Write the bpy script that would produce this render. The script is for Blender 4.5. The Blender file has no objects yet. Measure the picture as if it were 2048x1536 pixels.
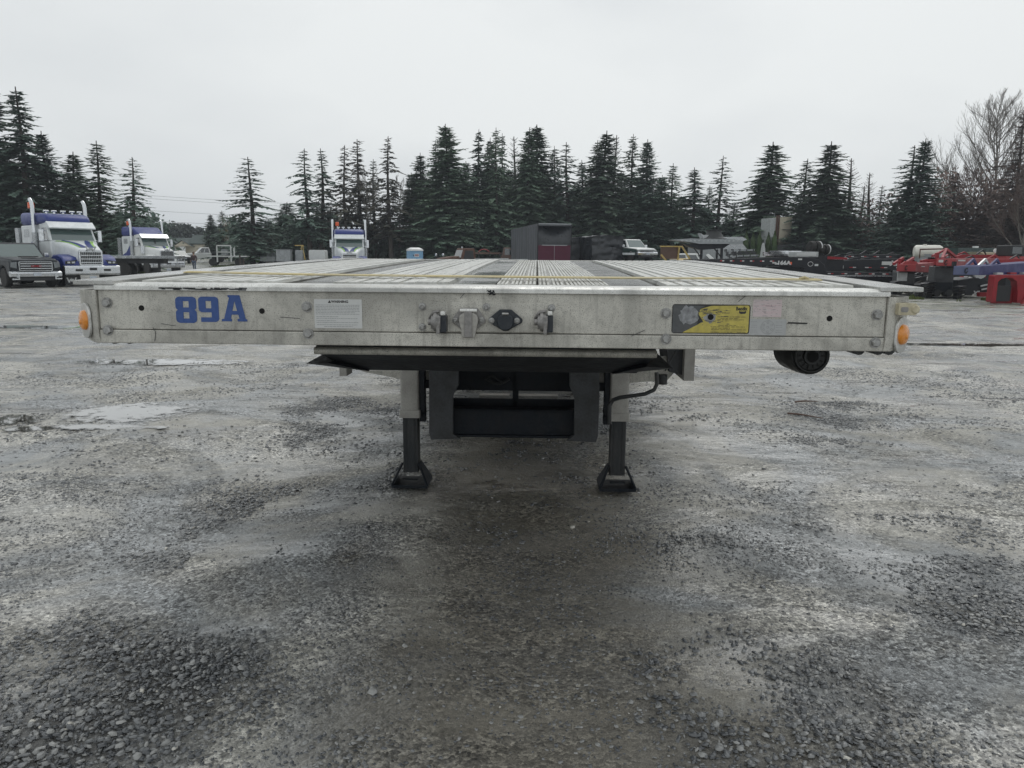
import bpy, bmesh, math, random
import numpy as np
from mathutils import Vector, Matrix, geometry
scn = bpy.context.scene
C = scn.collection
R = math.radians
# ------------------------------------------------------------------ camera
FPX, HZ, ROLL = 1500.0, 514.0, 0.43          # focal length and horizon of the 2048 px photograph
CAMH = 1.50
PITCH = math.atan((768-HZ)/FPX)
cam = bpy.data.objects.new('camera', bpy.data.cameras.new('camera')); C.objects.link(cam)
cam.data.sensor_width = 36; cam.data.lens = FPX/2048*36
cam.data.clip_start = 0.05; cam.data.clip_end = 3000
cam.location = (0, 0, CAMH)
CM = Matrix.Rotation(math.pi/2-PITCH, 3, 'X') @ Matrix.Rotation(R(ROLL), 3, 'Z')
cam.rotation_euler = CM.to_euler()
scn.camera = cam
# ------------------------------------------------------------------ sky and sun
SUN_EL, SUN_AZ = 52, 12
world = bpy.data.worlds.new('World'); scn.world = world; world.use_nodes = True
nt = world.node_tree; nt.nodes.clear()
def wn(t, **k):
    n = nt.nodes.new(t)
    for a, b in k.items(): setattr(n, a, b)
    return n
out = wn('ShaderNodeOutputWorld'); bg = wn('ShaderNodeBackground')
sky = wn('ShaderNodeTexSky', sky_type='NISHITA', sun_disc=False, sun_elevation=R(SUN_EL), sun_rotation=R(SUN_AZ), dust_density=6.0, air_density=1.0, ozone_density=1.0)
bw = wn('ShaderNodeHueSaturation'); bw.inputs['Saturation'].default_value = 0.12
nt.links.new(sky.outputs[0], bw.inputs['Color'])
tc = wn('ShaderNodeTexCoord'); mp = wn('ShaderNodeMapping'); mp.inputs['Scale'].default_value = (1.2, 1.2, 3.0)
no = wn('ShaderNodeTexNoise'); no.inputs['Scale'].default_value = 1.3; no.inputs['Detail'].default_value = 5; no.inputs['Roughness'].default_value = 0.45
nt.links.new(tc.outputs['Generated'], mp.inputs[0]); nt.links.new(mp.outputs[0], no.inputs['Vector'])
rp = wn('ShaderNodeValToRGB')                # the cloud deck: pale grey, soft patches
rp.color_ramp.elements[0].position = 0.38; rp.color_ramp.elements[0].color = (6.5, 6.85, 7.1, 1)
rp.color_ramp.elements[1].position = 0.64; rp.color_ramp.elements[1].color = (8.3, 8.6, 8.65, 1)
nt.links.new(no.outputs['Fac'], rp.inputs[0])
mx = wn('ShaderNodeMix', data_type='RGBA'); mx.inputs[0].default_value = 0.93
nt.links.new(bw.outputs[0], mx.inputs[6]); nt.links.new(rp.outputs[0], mx.inputs[7])
nt.links.new(mx.outputs[2], bg.inputs['Color']); bg.inputs['Strength'].default_value = 0.104
nt.links.new(bg.outputs[0], out.inputs[0])
sun = bpy.data.objects.new('sun', bpy.data.lights.new('sun', 'SUN')); C.objects.link(sun)
sun.data.energy = 0.6; sun.data.angle = R(35); sun.data.color = (1.0, 0.97, 0.93)
sd = Vector((math.sin(R(SUN_AZ))*math.cos(R(SUN_EL)), math.cos(R(SUN_AZ))*math.cos(R(SUN_EL)), math.sin(R(SUN_EL))))
sun.rotation_euler = sd.to_track_quat('Z', 'Y').to_euler(); sun.location = (0, 0, 50)
scn.view_settings.view_transform = 'Standard'; scn.view_settings.look = 'None'
scn.view_settings.exposure = 0.0; scn.view_settings.gamma = 1.0; scn.view_settings.use_curve_mapping = False
scn.render.engine = 'CYCLES'
scn.render.resolution_x = 1024; scn.render.resolution_y = 768

# ------------------------------------------------------------------ helpers
def gz(x, y):                                   # the yard is level, and rises a little beyond it
    r = math.hypot(x, y); t = min(max((r-76)/50, 0), 1)
    return 0.9*t*t*(3-2*t)
def ray(px, py): return CM @ Vector(((px-1024)/FPX, -(py-768)/FPX, -1))
def at(px, py, Y):                              # the place seen at a point of the photograph, Y metres ahead
    d = ray(px, py); k = Y/d.y; return Vector((d.x*k, Y, CAMH+d.z*k))
def ground(px, py):
    d = ray(px, py); k = -CAMH/d.z; return Vector((d.x*k, d.y*k, 0))
def on(px, Y):                                  # ground point Y metres ahead below a column of the photograph
    p = at(px, 540, Y); return (p.x, Y, gz(p.x, Y))
def new_mesh(name, v, f):
    me = bpy.data.meshes.new(name); me.from_pydata([tuple(a) for a in v], [], f); return me
class MB:
    def __init__(s): s.v = []; s.f = []
    def add(s, vs, fs):
        o = len(s.v); s.v += [tuple(a) for a in vs]; s.f += [tuple(i+o for i in f) for f in fs]; return s
    def box(s, x0, x1, y0, y1, z0, z1):
        return s.add([(x0,y0,z0),(x1,y0,z0),(x1,y1,z0),(x0,y1,z0),(x0,y0,z1),(x1,y0,z1),(x1,y1,z1),(x0,y1,z1)],
                     [(0,3,2,1),(4,5,6,7),(0,1,5,4),(1,2,6,5),(2,3,7,6),(3,0,4,7)])
    def ext(s, pts, ax, a, b):                  # a 2-D outline extruded along an axis
        n = len(pts)
        m = {'x': lambda p, t: (t, p[0], p[1]), 'y': lambda p, t: (p[0], t, p[1]), 'z': lambda p, t: (p[0], p[1], t)}[ax]
        vs = [m(p, a) for p in pts]+[m(p, b) for p in pts]
        return s.add(vs, [tuple(range(n))[::-1], tuple(range(n, 2*n))]+[(i, (i+1) % n, n+(i+1) % n, n+i) for i in range(n)])
    def loft(s, rings, cap=True):
        n = len(rings[0]); vs = [p for r in rings for p in r]; fs = []
        for k in range(len(rings)-1):
            for i in range(n): fs.append((k*n+i, k*n+(i+1) % n, (k+1)*n+(i+1) % n, (k+1)*n+i))
        if cap: fs += [tuple(range(n))[::-1], tuple((len(rings)-1)*n+i for i in range(n))]
        return s.add(vs, fs)
    def tube(s, pts, r, n=8, cap=True):
        pts = [Vector(p) for p in pts]; rs = r if isinstance(r, (list, tuple)) else [r]*len(pts)
        rings = []; u = None
        for i, p in enumerate(pts):
            d = (pts[min(i+1, len(pts)-1)]-pts[max(i-1, 0)]).normalized()
            if u is None: u = d.orthogonal().normalized()
            u = (u-d*u.dot(d)).normalized(); w = d.cross(u)
            rings.append([p+(u*math.cos(2*math.pi*k/n)+w*math.sin(2*math.pi*k/n))*rs[i] for k in range(n)])
        return s.loft(rings, cap)
    def bar(s, p0, p1, w, h, up=(0, 0, 1)):      # square bar between two points
        p0 = Vector(p0); p1 = Vector(p1); d = (p1-p0).normalized(); up = Vector(up)
        a = d.cross(up).normalized()*w/2; b = a.cross(d).normalized()*h/2
        return s.loft([[p-a-b, p+a-b, p+a+b, p-a+b] for p in (p0, p1)])
    def lathe(s, prof, c, ax=(0, 1, 0), n=24, cap=True):  # prof: (distance along the axis, radius)
        c = Vector(c); d = Vector(ax).normalized(); u = d.orthogonal().normalized(); w = d.cross(u)
        return s.loft([[c+d*t+(u*math.cos(2*math.pi*k/n)+w*math.sin(2*math.pi*k/n))*r for k in range(n)] for t, r in prof], cap)
    def quad(s, a, b, c, d): return s.add([a, b, c, d], [(0, 1, 2, 3)])
    def build(s, name, m, parent=None, label=None, smooth=None, bevel=None, kind=None, loc=None):
        me = new_mesh(name, s.v, s.f)
        bm = bmesh.new(); bm.from_mesh(me); bmesh.ops.recalc_face_normals(bm, faces=bm.faces); bm.to_mesh(me); bm.free()
        me.materials.append(m)
        if smooth:
            me.shade_smooth(); me.set_sharp_from_angle(angle=R(smooth))
        o = bpy.data.objects.new(name, me); C.objects.link(o)
        if parent: o.parent = parent
        if loc: o.location = loc
        if label: o['label'] = label
        if kind: o['kind'] = kind
        if bevel:
            b = o.modifiers.new('bevel', 'BEVEL'); b.width = bevel; b.segments = 2; b.limit_method = 'ANGLE'; b.angle_limit = R(40)
        return o
def root(name, label, cat, loc=(0, 0, 0), rz=0, group=None):
    o = bpy.data.objects.new(name, None); C.objects.link(o); o.empty_display_size = .3
    o.location = loc; o.rotation_euler = (0, 0, R(rz)); return tag(o, label, cat, group)
def tag(o, label, cat, group=None):
    o['label'] = label; o['category'] = cat
    if group: o['group'] = group
    return o
def struct(o): o['kind'] = 'structure'; return o
def copy_obj(o, parent=None):
    c = o.copy(); C.objects.link(c); c.parent = parent; return c
def copy_tree(o, parent=None):
    c = copy_obj(o, parent)
    for ch in o.children: copy_tree(ch, c)
    return c
def rrect(cx, cz, w, h, r, k=4):                 # rounded rectangle outline
    pts = []
    for sx, sz, a0 in ((1, 1, 0), (-1, 1, 90), (-1, -1, 180), (1, -1, 270)):
        for i in range(k+1):
            a = R(a0+90*i/k); pts.append((cx+sx*(w/2-r)+r*math.cos(a), cz+sz*(h/2-r)+r*math.sin(a)))
    return pts
def holed(loops, y0, y1, name, m, parent, **kw): # flat letter with holes, given depth
    polys = [[Vector((x, z, 0)) for x, z in lp] for lp in loops]
    tri = geometry.tessellate_polygon(polys); flat = [p for lp in loops for p in lp]; n = len(flat)
    mb = MB(); fs = [tuple(t) for t in tri]+[tuple(i+n for i in t)[::-1] for t in tri]; o = 0
    for lp in loops:
        k = len(lp); fs += [(o+i, o+(i+1) % k, n+o+(i+1) % k, n+o+i) for i in range(k)]; o += k
    mb.add([(x, y0, z) for x, z in flat]+[(x, y1, z) for x, z in flat], fs)
    return mb.build(name, m, parent, **kw)
def text_mesh(body, size, m, name, parent, loc, rot=(90, 0, 0), ext=0.001, bold=0.0, shear=0, align='CENTER', sx=1):
    cu = bpy.data.curves.new(name, 'FONT'); cu.body = body; cu.size = size; cu.extrude = ext; cu.offset = bold; cu.shear = shear; cu.resolution_u = 3
    cu.align_x = align; cu.align_y = 'CENTER'
    t = bpy.data.objects.new(name, cu); C.objects.link(t); bpy.context.view_layer.update()
    me = bpy.data.meshes.new_from_object(t.evaluated_get(bpy.context.evaluated_depsgraph_get()))
    bpy.data.objects.remove(t); me.materials.clear(); me.materials.append(m)
    o = bpy.data.objects.new(name, me); C.objects.link(o); o.parent = parent; o.location = loc; o.rotation_euler = tuple(R(a) for a in rot); o.scale = (sx, 1, 1)
    return o

# ------------------------------------------------------------------ materials
def N(t, typ, **k):
    n = t.nodes.new(typ)
    for a, b in k.items():
        if a.startswith('i_'): n.inputs[a[2:].replace('_', ' ')].default_value = b
        else: setattr(n, a, b)
    return n
def mat(name, col, rough=.6, metal=0, dirt=None, amt=.5, scale=6, bump=0, bscale=60, coat=0, var=.12, spec=.5, alpha=None, emit=None, stretch=(1, 1, 1)):
    m = bpy.data.materials.new(name); m.use_nodes = True; t = m.node_tree; b = t.nodes['Principled BSDF']
    b.inputs['Roughness'].default_value = rough; b.inputs['Metallic'].default_value = metal
    b.inputs['Coat Weight'].default_value = coat; b.inputs['Coat Roughness'].default_value = .08
    b.inputs['Specular IOR Level'].default_value = spec
    tc = N(t, 'ShaderNodeTexCoord'); mp = N(t, 'ShaderNodeMapping'); mp.inputs['Scale'].default_value = stretch; t.links.new(tc.outputs['Object'], mp.inputs[0])
    n1 = N(t, 'ShaderNodeTexNoise', i_Scale=scale, i_Detail=8.0, i_Roughness=.65); t.links.new(mp.outputs[0], n1.inputs['Vector'])
    d = dirt or tuple(c*.45+.02 for c in col)
    r = N(t, 'ShaderNodeMapRange'); r.inputs[1].default_value = .42; r.inputs[2].default_value = .68; r.inputs[4].default_value = amt
    t.links.new(n1.outputs['Fac'], r.inputs[0])
    mx = N(t, 'ShaderNodeMix', data_type='RGBA'); t.links.new(r.outputs[0], mx.inputs[0])
    mx.inputs[6].default_value = (*col, 1); mx.inputs[7].default_value = (*d, 1)
    n2 = N(t, 'ShaderNodeTexNoise', i_Scale=bscale, i_Detail=4.0); t.links.new(mp.outputs[0], n2.inputs['Vector'])
    hv = N(t, 'ShaderNodeHueSaturation'); t.links.new(mx.outputs[2], hv.inputs['Color'])
    v = N(t, 'ShaderNodeMapRange'); v.inputs[1].default_value = .3; v.inputs[2].default_value = .7; v.inputs[3].default_value = 1-var; v.inputs[4].default_value = 1+var
    t.links.new(n2.outputs['Fac'], v.inputs[0]); t.links.new(v.outputs[0], hv.inputs['Value']); t.links.new(hv.outputs[0], b.inputs['Base Color'])
    rr = N(t, 'ShaderNodeMapRange'); rr.inputs[1].default_value = .35; rr.inputs[2].default_value = .7; rr.inputs[3].default_value = max(rough-.08, .03); rr.inputs[4].default_value = min(rough+.15, 1)
    t.links.new(n1.outputs['Fac'], rr.inputs[0]); t.links.new(rr.outputs[0], b.inputs['Roughness'])
    if bump:
        bp = N(t, 'ShaderNodeBump', i_Strength=bump, i_Distance=.01); t.links.new(n2.outputs['Fac'], bp.inputs['Height']); t.links.new(bp.outputs[0], b.inputs['Normal'])
    if alpha is not None: b.inputs['Alpha'].default_value = alpha
    if emit: b.inputs['Emission Color'].default_value = (*emit, 1); b.inputs['Emission Strength'].default_value = 1
    return m
def glass(name, col=(.02, .03, .035), rough=.04):
    m = bpy.data.materials.new(name); m.use_nodes = True; b = m.node_tree.nodes['Principled BSDF']
    b.inputs['Base Color'].default_value = (*col, 1); b.inputs['Roughness'].default_value = rough; b.inputs['Specular IOR Level'].default_value = .9
    b.inputs['Coat Weight'].default_value = 1; b.inputs['Coat Roughness'].default_value = .02
    return m
def aluminium(name, col, dark, rough=.5, metal=.35, wet=False):
    m = bpy.data.materials.new(name); m.use_nodes = True; t = m.node_tree; b = t.nodes['Principled BSDF']
    tc = N(t, 'ShaderNodeTexCoord'); L = t.links.new
    big = N(t, 'ShaderNodeTexNoise', i_Scale=3.2, i_Detail=6.0, i_Roughness=.6, i_Distortion=.6); L(tc.outputs['Object'], big.inputs['Vector'])
    mid = N(t, 'ShaderNodeTexNoise', i_Scale=38.0, i_Detail=6.0, i_Roughness=.7); L(tc.outputs['Object'], mid.inputs['Vector'])
    fin = N(t, 'ShaderNodeTexNoise', i_Scale=330.0, i_Detail=2.0); L(tc.outputs['Object'], fin.inputs['Vector'])
    mp = N(t, 'ShaderNodeMapping'); mp.inputs['Scale'].default_value = (60, 60, 3); L(tc.outputs['Object'], mp.inputs[0])
    run = N(t, 'ShaderNodeTexNoise', i_Scale=1.0, i_Detail=3.0); L(mp.outputs[0], run.inputs['Vector'])
    def rng(src, a, bb, c, d):
        r = N(t, 'ShaderNodeMapRange'); r.inputs[1].default_value = a; r.inputs[2].default_value = bb; r.inputs[3].default_value = c; r.inputs[4].default_value = d; L(src, r.inputs[0]); return r.outputs[0]
    f1 = rng(big.outputs['Fac'], .42, .60, 0, .95); f2 = rng(mid.outputs['Fac'], .5, .75, 0, .75); f3 = rng(fin.outputs['Fac'], .57, .66, 0, .8); f4 = rng(run.outputs['Fac'], .55, .8, 0, .45)
    cur = None
    for f, cc in ((f1, tuple(a*.62 for a in col)), (f2, tuple(a*.6+b_*.4 for a, b_ in zip(dark, col))), (f4, dark), (f3, dark)):
        mx = N(t, 'ShaderNodeMix', data_type='RGBA'); L(f, mx.inputs[0])
        if cur is None: mx.inputs[6].default_value = (*col, 1)
        else: L(cur, mx.inputs[6])
        mx.inputs[7].default_value = (*cc, 1); cur = mx.outputs[2]
    L(cur, b.inputs['Base Color']); b.inputs['Metallic'].default_value = metal
    if wet: L(rng(big.outputs['Fac'], .38, .6, .10, rough), b.inputs['Roughness'])
    else: L(rng(mid.outputs['Fac'], .35, .7, rough-.1, rough+.2), b.inputs['Roughness'])
    bp = N(t, 'ShaderNodeBump', i_Strength=.25, i_Distance=.002); L(mid.outputs['Fac'], bp.inputs['Height']); L(bp.outputs[0], b.inputs['Normal'])
    return m
M = {}
M['alu'] = aluminium('weathered_aluminium', (.60, .585, .53), (.13, .125, .112))
M['alu_lip'] = aluminium('bare_aluminium', (.75, .75, .72), (.30, .30, .28), .38, .5)
M['alu_rail'] = aluminium('rail_aluminium', (.50, .50, .48), (.15, .15, .14), .4, .5, True)
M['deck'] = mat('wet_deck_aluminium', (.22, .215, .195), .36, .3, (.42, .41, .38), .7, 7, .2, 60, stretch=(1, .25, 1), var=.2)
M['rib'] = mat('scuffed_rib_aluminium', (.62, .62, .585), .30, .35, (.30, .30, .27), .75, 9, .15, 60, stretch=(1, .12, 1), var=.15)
M['deck_dull'] = aluminium('dull_deck_aluminium', (.33, .34, .33), (.10, .10, .10), .3, .35, True)
M['nailer'] = mat('wet_dark_deck_insert', (.07, .075, .07), .22, 0, (.19, .19, .18), .6, 5, .5, 60, spec=.35)
M['steel_dk'] = mat('dark_painted_steel', (.012, .016, .022), .55, .0, (.04, .037, .034), .4, 7, .4, 40, spec=.25)
M['steel_frame'] = mat('grey_frame_steel', (.070, .074, .078), .6, .0, (.045, .043, .042), .6, 9, .4, 70, spec=.3)
M['steel_mid'] = mat('worn_leg_steel', (.026, .030, .033), .5, .1, (.10, .095, .09), .6, 5, .3, 60, stretch=(3, 3, .7))
M['leg_alu'] = mat('grey_leg_housing', (.40, .39, .36), .5, .2, (.2, .18, .16), .4, 9, .2, 120)
M['bolt'] = mat('zinc_bolt', (.38, .38, .37), .38, .7, (.12, .11, .10), .5, 90)
M['pin'] = mat('cast_grey', (.30, .29, .28), .45, .5, (.08, .08, .08), .6, 60)
M['black'] = mat('black_plastic', (.012, .018, .026), .35, 0, (.05, .05, .05), .4, 60)
M['rubber'] = mat('tyre_rubber', (.018, .018, .018), .75, 0, (.07, .065, .06), .5, 12, .3, 90)
M['rubber_dk'] = mat('black_rubber', (.022, .024, .025), .5, 0, (.06, .06, .055), .4, 20)
M['amber'] = mat('amber_lens', (.75, .26, .02), .25, 0, (.45, .18, .04), .4, 60, coat=.6)
M['beige'] = mat('aged_beige_plastic', (.55, .50, .36), .5, 0, (.30, .26, .17), .6, 40)
M['blue_print'] = mat('blue_lettering', (.035, .085, .27), .55, 0, (.09, .12, .24), .4, 60)
M['white_lbl'] = mat('white_label', (.60, .61, .60), .5, 0, (.40, .40, .39), .5, 60)
M['ink'] = mat('black_ink', (.03, .03, .03), .6)
M['grey_ink'] = mat('grey_ink', (.22, .23, .24), .6)
M['faint_ink'] = mat('faint_ink', (.26, .265, .27), .6)
M['yellow_lbl'] = mat('yellow_label', (.52, .44, .10), .5, 0, (.30, .25, .10), .55, 45)
M['lbl_grey'] = mat('scraped_label', (.30, .31, .32), .5, .2, (.10, .10, .11), .8, 55)
M['lbl_dk'] = mat('charcoal_label', (.075, .08, .085), .5, 0, (.12, .12, .12), .5, 40)
M['pink_lbl'] = mat('pink_label', (.60, .53, .53), .5, 0, (.42, .26, .28), .6, 60, stretch=(.3, 1, 3))
M['silver_lbl'] = mat('silver_label', (.42, .43, .43), .4, .3, (.34, .34, .34), .4, 60)
M['strap'] = mat('yellow_strap', (.52, .43, .20), .7, 0, (.45, .42, .33), .9, 4)
M['hole'] = mat('hole_black', (.004, .004, .004), .9)
# ------------------------------------------------------------------ ground
def ground_material():
    m = bpy.data.materials.new('wet_gravel_yard'); m.use_nodes = True; t = m.node_tree; b = t.nodes['Principled BSDF']; L = t.links.new
    tc = N(t, 'ShaderNodeTexCoord'); P = tc.outputs['Object']
    def noise(s, d=5.0, r=.6, st=None, dist=0.0):
        n = N(t, 'ShaderNodeTexNoise', i_Scale=s, i_Detail=d, i_Roughness=r, i_Distortion=dist)
        if st:
            mp = N(t, 'ShaderNodeMapping'); mp.inputs['Scale'].default_value = st; L(P, mp.inputs[0]); L(mp.outputs[0], n.inputs['Vector'])
        else: L(P, n.inputs['Vector'])
        return n.outputs['Fac']
    def rng(src, a, bb, c=0., d=1., sm=False):
        r = N(t, 'ShaderNodeMapRange'); r.interpolation_type = 'SMOOTHSTEP' if sm else 'LINEAR'
        r.inputs[1].default_value = a; r.inputs[2].default_value = bb; r.inputs[3].default_value = c; r.inputs[4].default_value = d; L(src, r.inputs[0]); return r.outputs[0]
    def mixc(f, a, bb):
        x = N(t, 'ShaderNodeMix', data_type='RGBA'); L(f, x.inputs[0]) if not isinstance(f, float) else setattr(x.inputs[0], 'default_value', f)
        for i, c in ((6, a), (7, bb)):
            if isinstance(c, tuple): x.inputs[i].default_value = (*c, 1)
            else: L(c, x.inputs[i])
        return x.outputs[2]
    def math_(op, a, bb):
        x = N(t, 'ShaderNodeMath', operation=op)
        for i, c in enumerate((a, bb)):
            if isinstance(c, float): x.inputs[i].default_value = c
            else: L(c, x.inputs[i])
        return x.outputs[0]
    pat = noise(.85, 6.0, .62, None, .8)                       # fines against loose stone
    pat2 = noise(.35, 5.0, .6, (1.0, .55, 1), .5)
    wet = noise(1.25, 7.0, .66, (.6, 1.0, 1), .9)
    vo = N(t, 'ShaderNodeTexVoronoi', i_Scale=42.0); L(P, vo.inputs['Vector'])
    vo2 = N(t, 'ShaderNodeTexVoronoi', i_Scale=88.0); L(P, vo2.inputs['Vector'])
    cell = rng(N_sep(t, vo.outputs['Color']), 0., 1., .45, 1.6)
    cell2 = math_('MULTIPLY', rng(N_sep(t, vo2.outputs['Color']), 0., 1., .15, 1.95), cell)
    fines = mixc(rng(pat2, .35, .65), (.235, .226, .196), (.46, .448, .41))
    stone = mixc(rng(pat, .4, .6), (.13, .136, .142), (.25, .26, .262))
    f = rng(pat, .44, .58)
    base = mixc(f, fines, stone)
    grain = noise(240.0, 2.0, .6)
    stony = math_('ADD', math_('MULTIPLY', rng(noise(1.05, 6.0, .65, None, .6), .40, .60), .85), .12)      # how far stones show through the fines
    kc = N(t, 'ShaderNodeMix', data_type='FLOAT'); L(stony, kc.inputs[0]); kc.inputs[2].default_value = 1.15; L(cell2, kc.inputs[3])
    k = math_('MULTIPLY', rng(grain, .3, .7, .6, 1.4), kc.outputs[0])
    pool = math_('MULTIPLY', rng(noise(1.25, 9.0, .68, (.45, 1.25, 1), .4), .555, .62), rng(sp_y(t, P), 3.2, 6.0, .15, 1.0))
    # trodden brown fines in front of the trailer, shade and dark reflection painted in too, and mossy green where nobody drives
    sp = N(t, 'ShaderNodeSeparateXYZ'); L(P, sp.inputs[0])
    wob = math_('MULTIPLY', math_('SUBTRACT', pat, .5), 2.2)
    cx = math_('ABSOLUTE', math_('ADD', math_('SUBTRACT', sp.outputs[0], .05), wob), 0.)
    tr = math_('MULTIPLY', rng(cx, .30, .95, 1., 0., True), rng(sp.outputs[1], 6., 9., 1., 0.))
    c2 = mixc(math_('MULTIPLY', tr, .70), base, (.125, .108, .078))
    rr = math_('ADD', math_('SUBTRACT', sp.outputs[1], math_('MULTIPLY', sp.outputs[0], .30)), math_('MULTIPLY', wob, 2.))
    side = rng(sp.outputs[0], 11., 15., 0., 1., True)
    gm = math_('MULTIPLY', math_('MULTIPLY', side, rng(rr, 12., 24., 0., 1., True)), rng(noise(.5, 5.0, .7), .42, .6, 0., .85))
    far = math_('MULTIPLY', rng(sp.outputs[1], 62., 80., 0., .8, True), rng(noise(.09, 4.0, .6, (1, .4, 1)), .42, .56))
    c3 = mixc(math_('MAXIMUM', gm, far), c2, (.075, .088, .032))
    la = N(t, 'ShaderNodeAttribute', attribute_name='loose')
    c3 = mixc(math_('MULTIPLY', la.outputs['Fac'], .8), c3, (.035, .037, .04))  # gaps between loose stones painted dark for their shade and wet
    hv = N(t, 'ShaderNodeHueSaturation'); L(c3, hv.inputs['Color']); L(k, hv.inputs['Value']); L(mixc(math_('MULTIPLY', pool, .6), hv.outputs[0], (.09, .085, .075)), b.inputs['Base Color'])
    dry = rng(wet, .42, .545)
    ro = math_('ADD', rng(dry, 0., 1., .10, .58), math_('MULTIPLY', f, .06))
    ro2 = math_('ADD', ro, math_('MULTIPLY', tr, .18)); L(math_('MULTIPLY', ro2, rng(pool, 0., 1., 1., .28)), b.inputs['Roughness']); L(rng(dry, 0., 1., 1.0, .5), b.inputs['Specular IOR Level'])
    h = math_('ADD', math_('MULTIPLY', rng(vo.outputs['Distance'], 0., .6, 1., 0.), math_('MULTIPLY', f, .9)), math_('MULTIPLY', rng(vo2.outputs['Distance'], 0., .6, 1., 0.), .45))
    h = math_('ADD', h, math_('MULTIPLY', grain, .5))
    bp = N(t, 'ShaderNodeBump', i_Distance=.022); L(h, bp.inputs['Height']); L(math_('MULTIPLY', math_('MULTIPLY', rng(dry, 0., 1., .30, 1.), rng(stony, 0., 1., .45, 1.)), rng(pool, 0., 1., 1., .08)), bp.inputs['Strength'])
    bp2 = N(t, 'ShaderNodeBump', i_Distance=.10, i_Strength=.5); L(noise(2.6, 5.0, .55, (.8, 1.5, 1)), bp2.inputs['Height']); L(bp.outputs[0], bp2.inputs['Normal'])
    L(bp2.outputs[0], b.inputs['Normal'])
    return m
def sp_y(t, P):
    s = N(t, 'ShaderNodeSeparateXYZ'); t.links.new(P, s.inputs[0]); return s.outputs[1]
def N_sep(t, sock):
    s = N(t, 'ShaderNodeSeparateColor'); t.links.new(sock, s.inputs[0]); return s.outputs[0]
rng_ = np.random.default_rng(7)
def vnoise(x, y, s, seed=0):                      # cheap value noise, also used to place the stones
    r = np.random.default_rng(seed); g = r.random((64, 64)); x = np.asarray(x)*s; y = np.asarray(y)*s
    xi = np.floor(x).astype(int); yi = np.floor(y).astype(int); fx = x-xi; fy = y-yi; fx = fx*fx*(3-2*fx); fy = fy*fy*(3-2*fy)
    a = g[xi % 64, yi % 64]; b = g[(xi+1) % 64, yi % 64]; c = g[xi % 64, (yi+1) % 64]; d = g[(xi+1) % 64, (yi+1) % 64]
    return a*(1-fx)*(1-fy)+b*fx*(1-fy)+c*(1-fx)*fy+d*fx*fy
def relief(x, y):                                  # shallow ruts and hollows of the yard, in metres
    return (vnoise(x, y*.6, .9, 1)-.5)*.05+(vnoise(x, y, 2.7, 2)-.5)*.018
# loose crushed slate: patches where it lies thick, and a thin scatter on the packed fines
def blob(X, Y, px, py, rx, ry, w=1.0):             # centred on the place seen at (px, py)
    c = ground(px, py); return w*np.clip(1.25-np.sqrt(((X-c.x)/rx)**2+((Y-c.y)/ry)**2), 0, 1)
def dens(x, y):
    wx = x+(vnoise(x, y, 1.6, 11)-.5)*.9; wy = y+(vnoise(x, y, 1.6, 12)-.5)*1.0
    d = blob(wx, wy, 190, 1290, .75, .42)+blob(wx, wy, 60, 1440, .55, .42)+blob(wx, wy, 470, 1370, .42, .30, .9)+blob(wx, wy, 560, 990, .55, .55, .7)+blob(wx, wy, 640, 815, .7, 1.2, .8)
    d = d+blob(wx, wy, 1460, 1280, .42, .45)+blob(wx, wy, 1560, 1440, .36, .34)+blob(wx, wy, 1330, 1420, .22, .25, .6)+blob(wx, wy, 1900, 1180, .5, .5, .75)+blob(wx, wy, 1640, 820, .8, 1.2, .7)+blob(wx, wy, 1900, 1080, .6, .6, .6)+blob(wx, wy, 330, 1080, .5, .35, .5)+blob(wx, wy, 760, 1210, .45, .35, .5)
    n = vnoise(x, y, 2.3, 5)*.6+vnoise(x, y, 6.1, 6)*.4
    return np.clip((d-.34+(n-.5)*1.7)*.85, 0, 1)
def build_ground():
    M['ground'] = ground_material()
    ys = np.concatenate([np.linspace(-12, .5, 10), np.arange(.6, 14, .09), np.geomspace(14.2, 140, 110), [200, 300, 450, 700, 1100, 1800]])
    xs = np.concatenate([-np.geomspace(9.2, 1800, 60)[::-1], np.arange(-9, 9.01, .10), np.geomspace(9.2, 1800, 60)])
    X, Y = np.meshgrid(xs, ys); r = np.hypot(X, Y)
    t = np.clip((r-76)/50, 0, 1); Z = .9*t*t*(3-2*t)
    Z = Z+relief(X, Y)*np.clip((30-r)/12, 0, 1)-.012
    nx, ny = len(xs), len(ys)
    v = np.stack([X, Y, Z], -1).reshape(-1, 3)
    i = np.arange(nx*(ny-1)).reshape(ny-1, nx)[:, :-1].ravel()
    f = np.stack([i, i+1, i+nx+1, i+nx], -1)
    me = bpy.data.meshes.new('ground'); me.vertices.add(len(v)); me.vertices.foreach_set('co', v.ravel().astype(np.float32))
    me.loops.add(len(f)*4); me.loops.foreach_set('vertex_index', f.ravel().astype(np.int32)); me.polygons.add(len(f))
    me.polygons.foreach_set('loop_start', np.arange(0, len(f)*4, 4, dtype=np.int32)); me.polygons.foreach_set('loop_total', np.full(len(f), 4, np.int32))
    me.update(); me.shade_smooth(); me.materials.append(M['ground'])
    lo = me.attributes.new('loose', 'FLOAT', 'POINT'); lo.data.foreach_set('value', (dens(X, Y)*(Y > 1)*(Y < 10)).astype(np.float32).ravel())
    o = bpy.data.objects.new('ground', me); C.objects.link(o); struct(o)
build_ground()
def gh(x, y):
    r = np.hypot(x, y); return relief(x, y)*np.clip((30-r)/12, 0, 1)-.012
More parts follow.
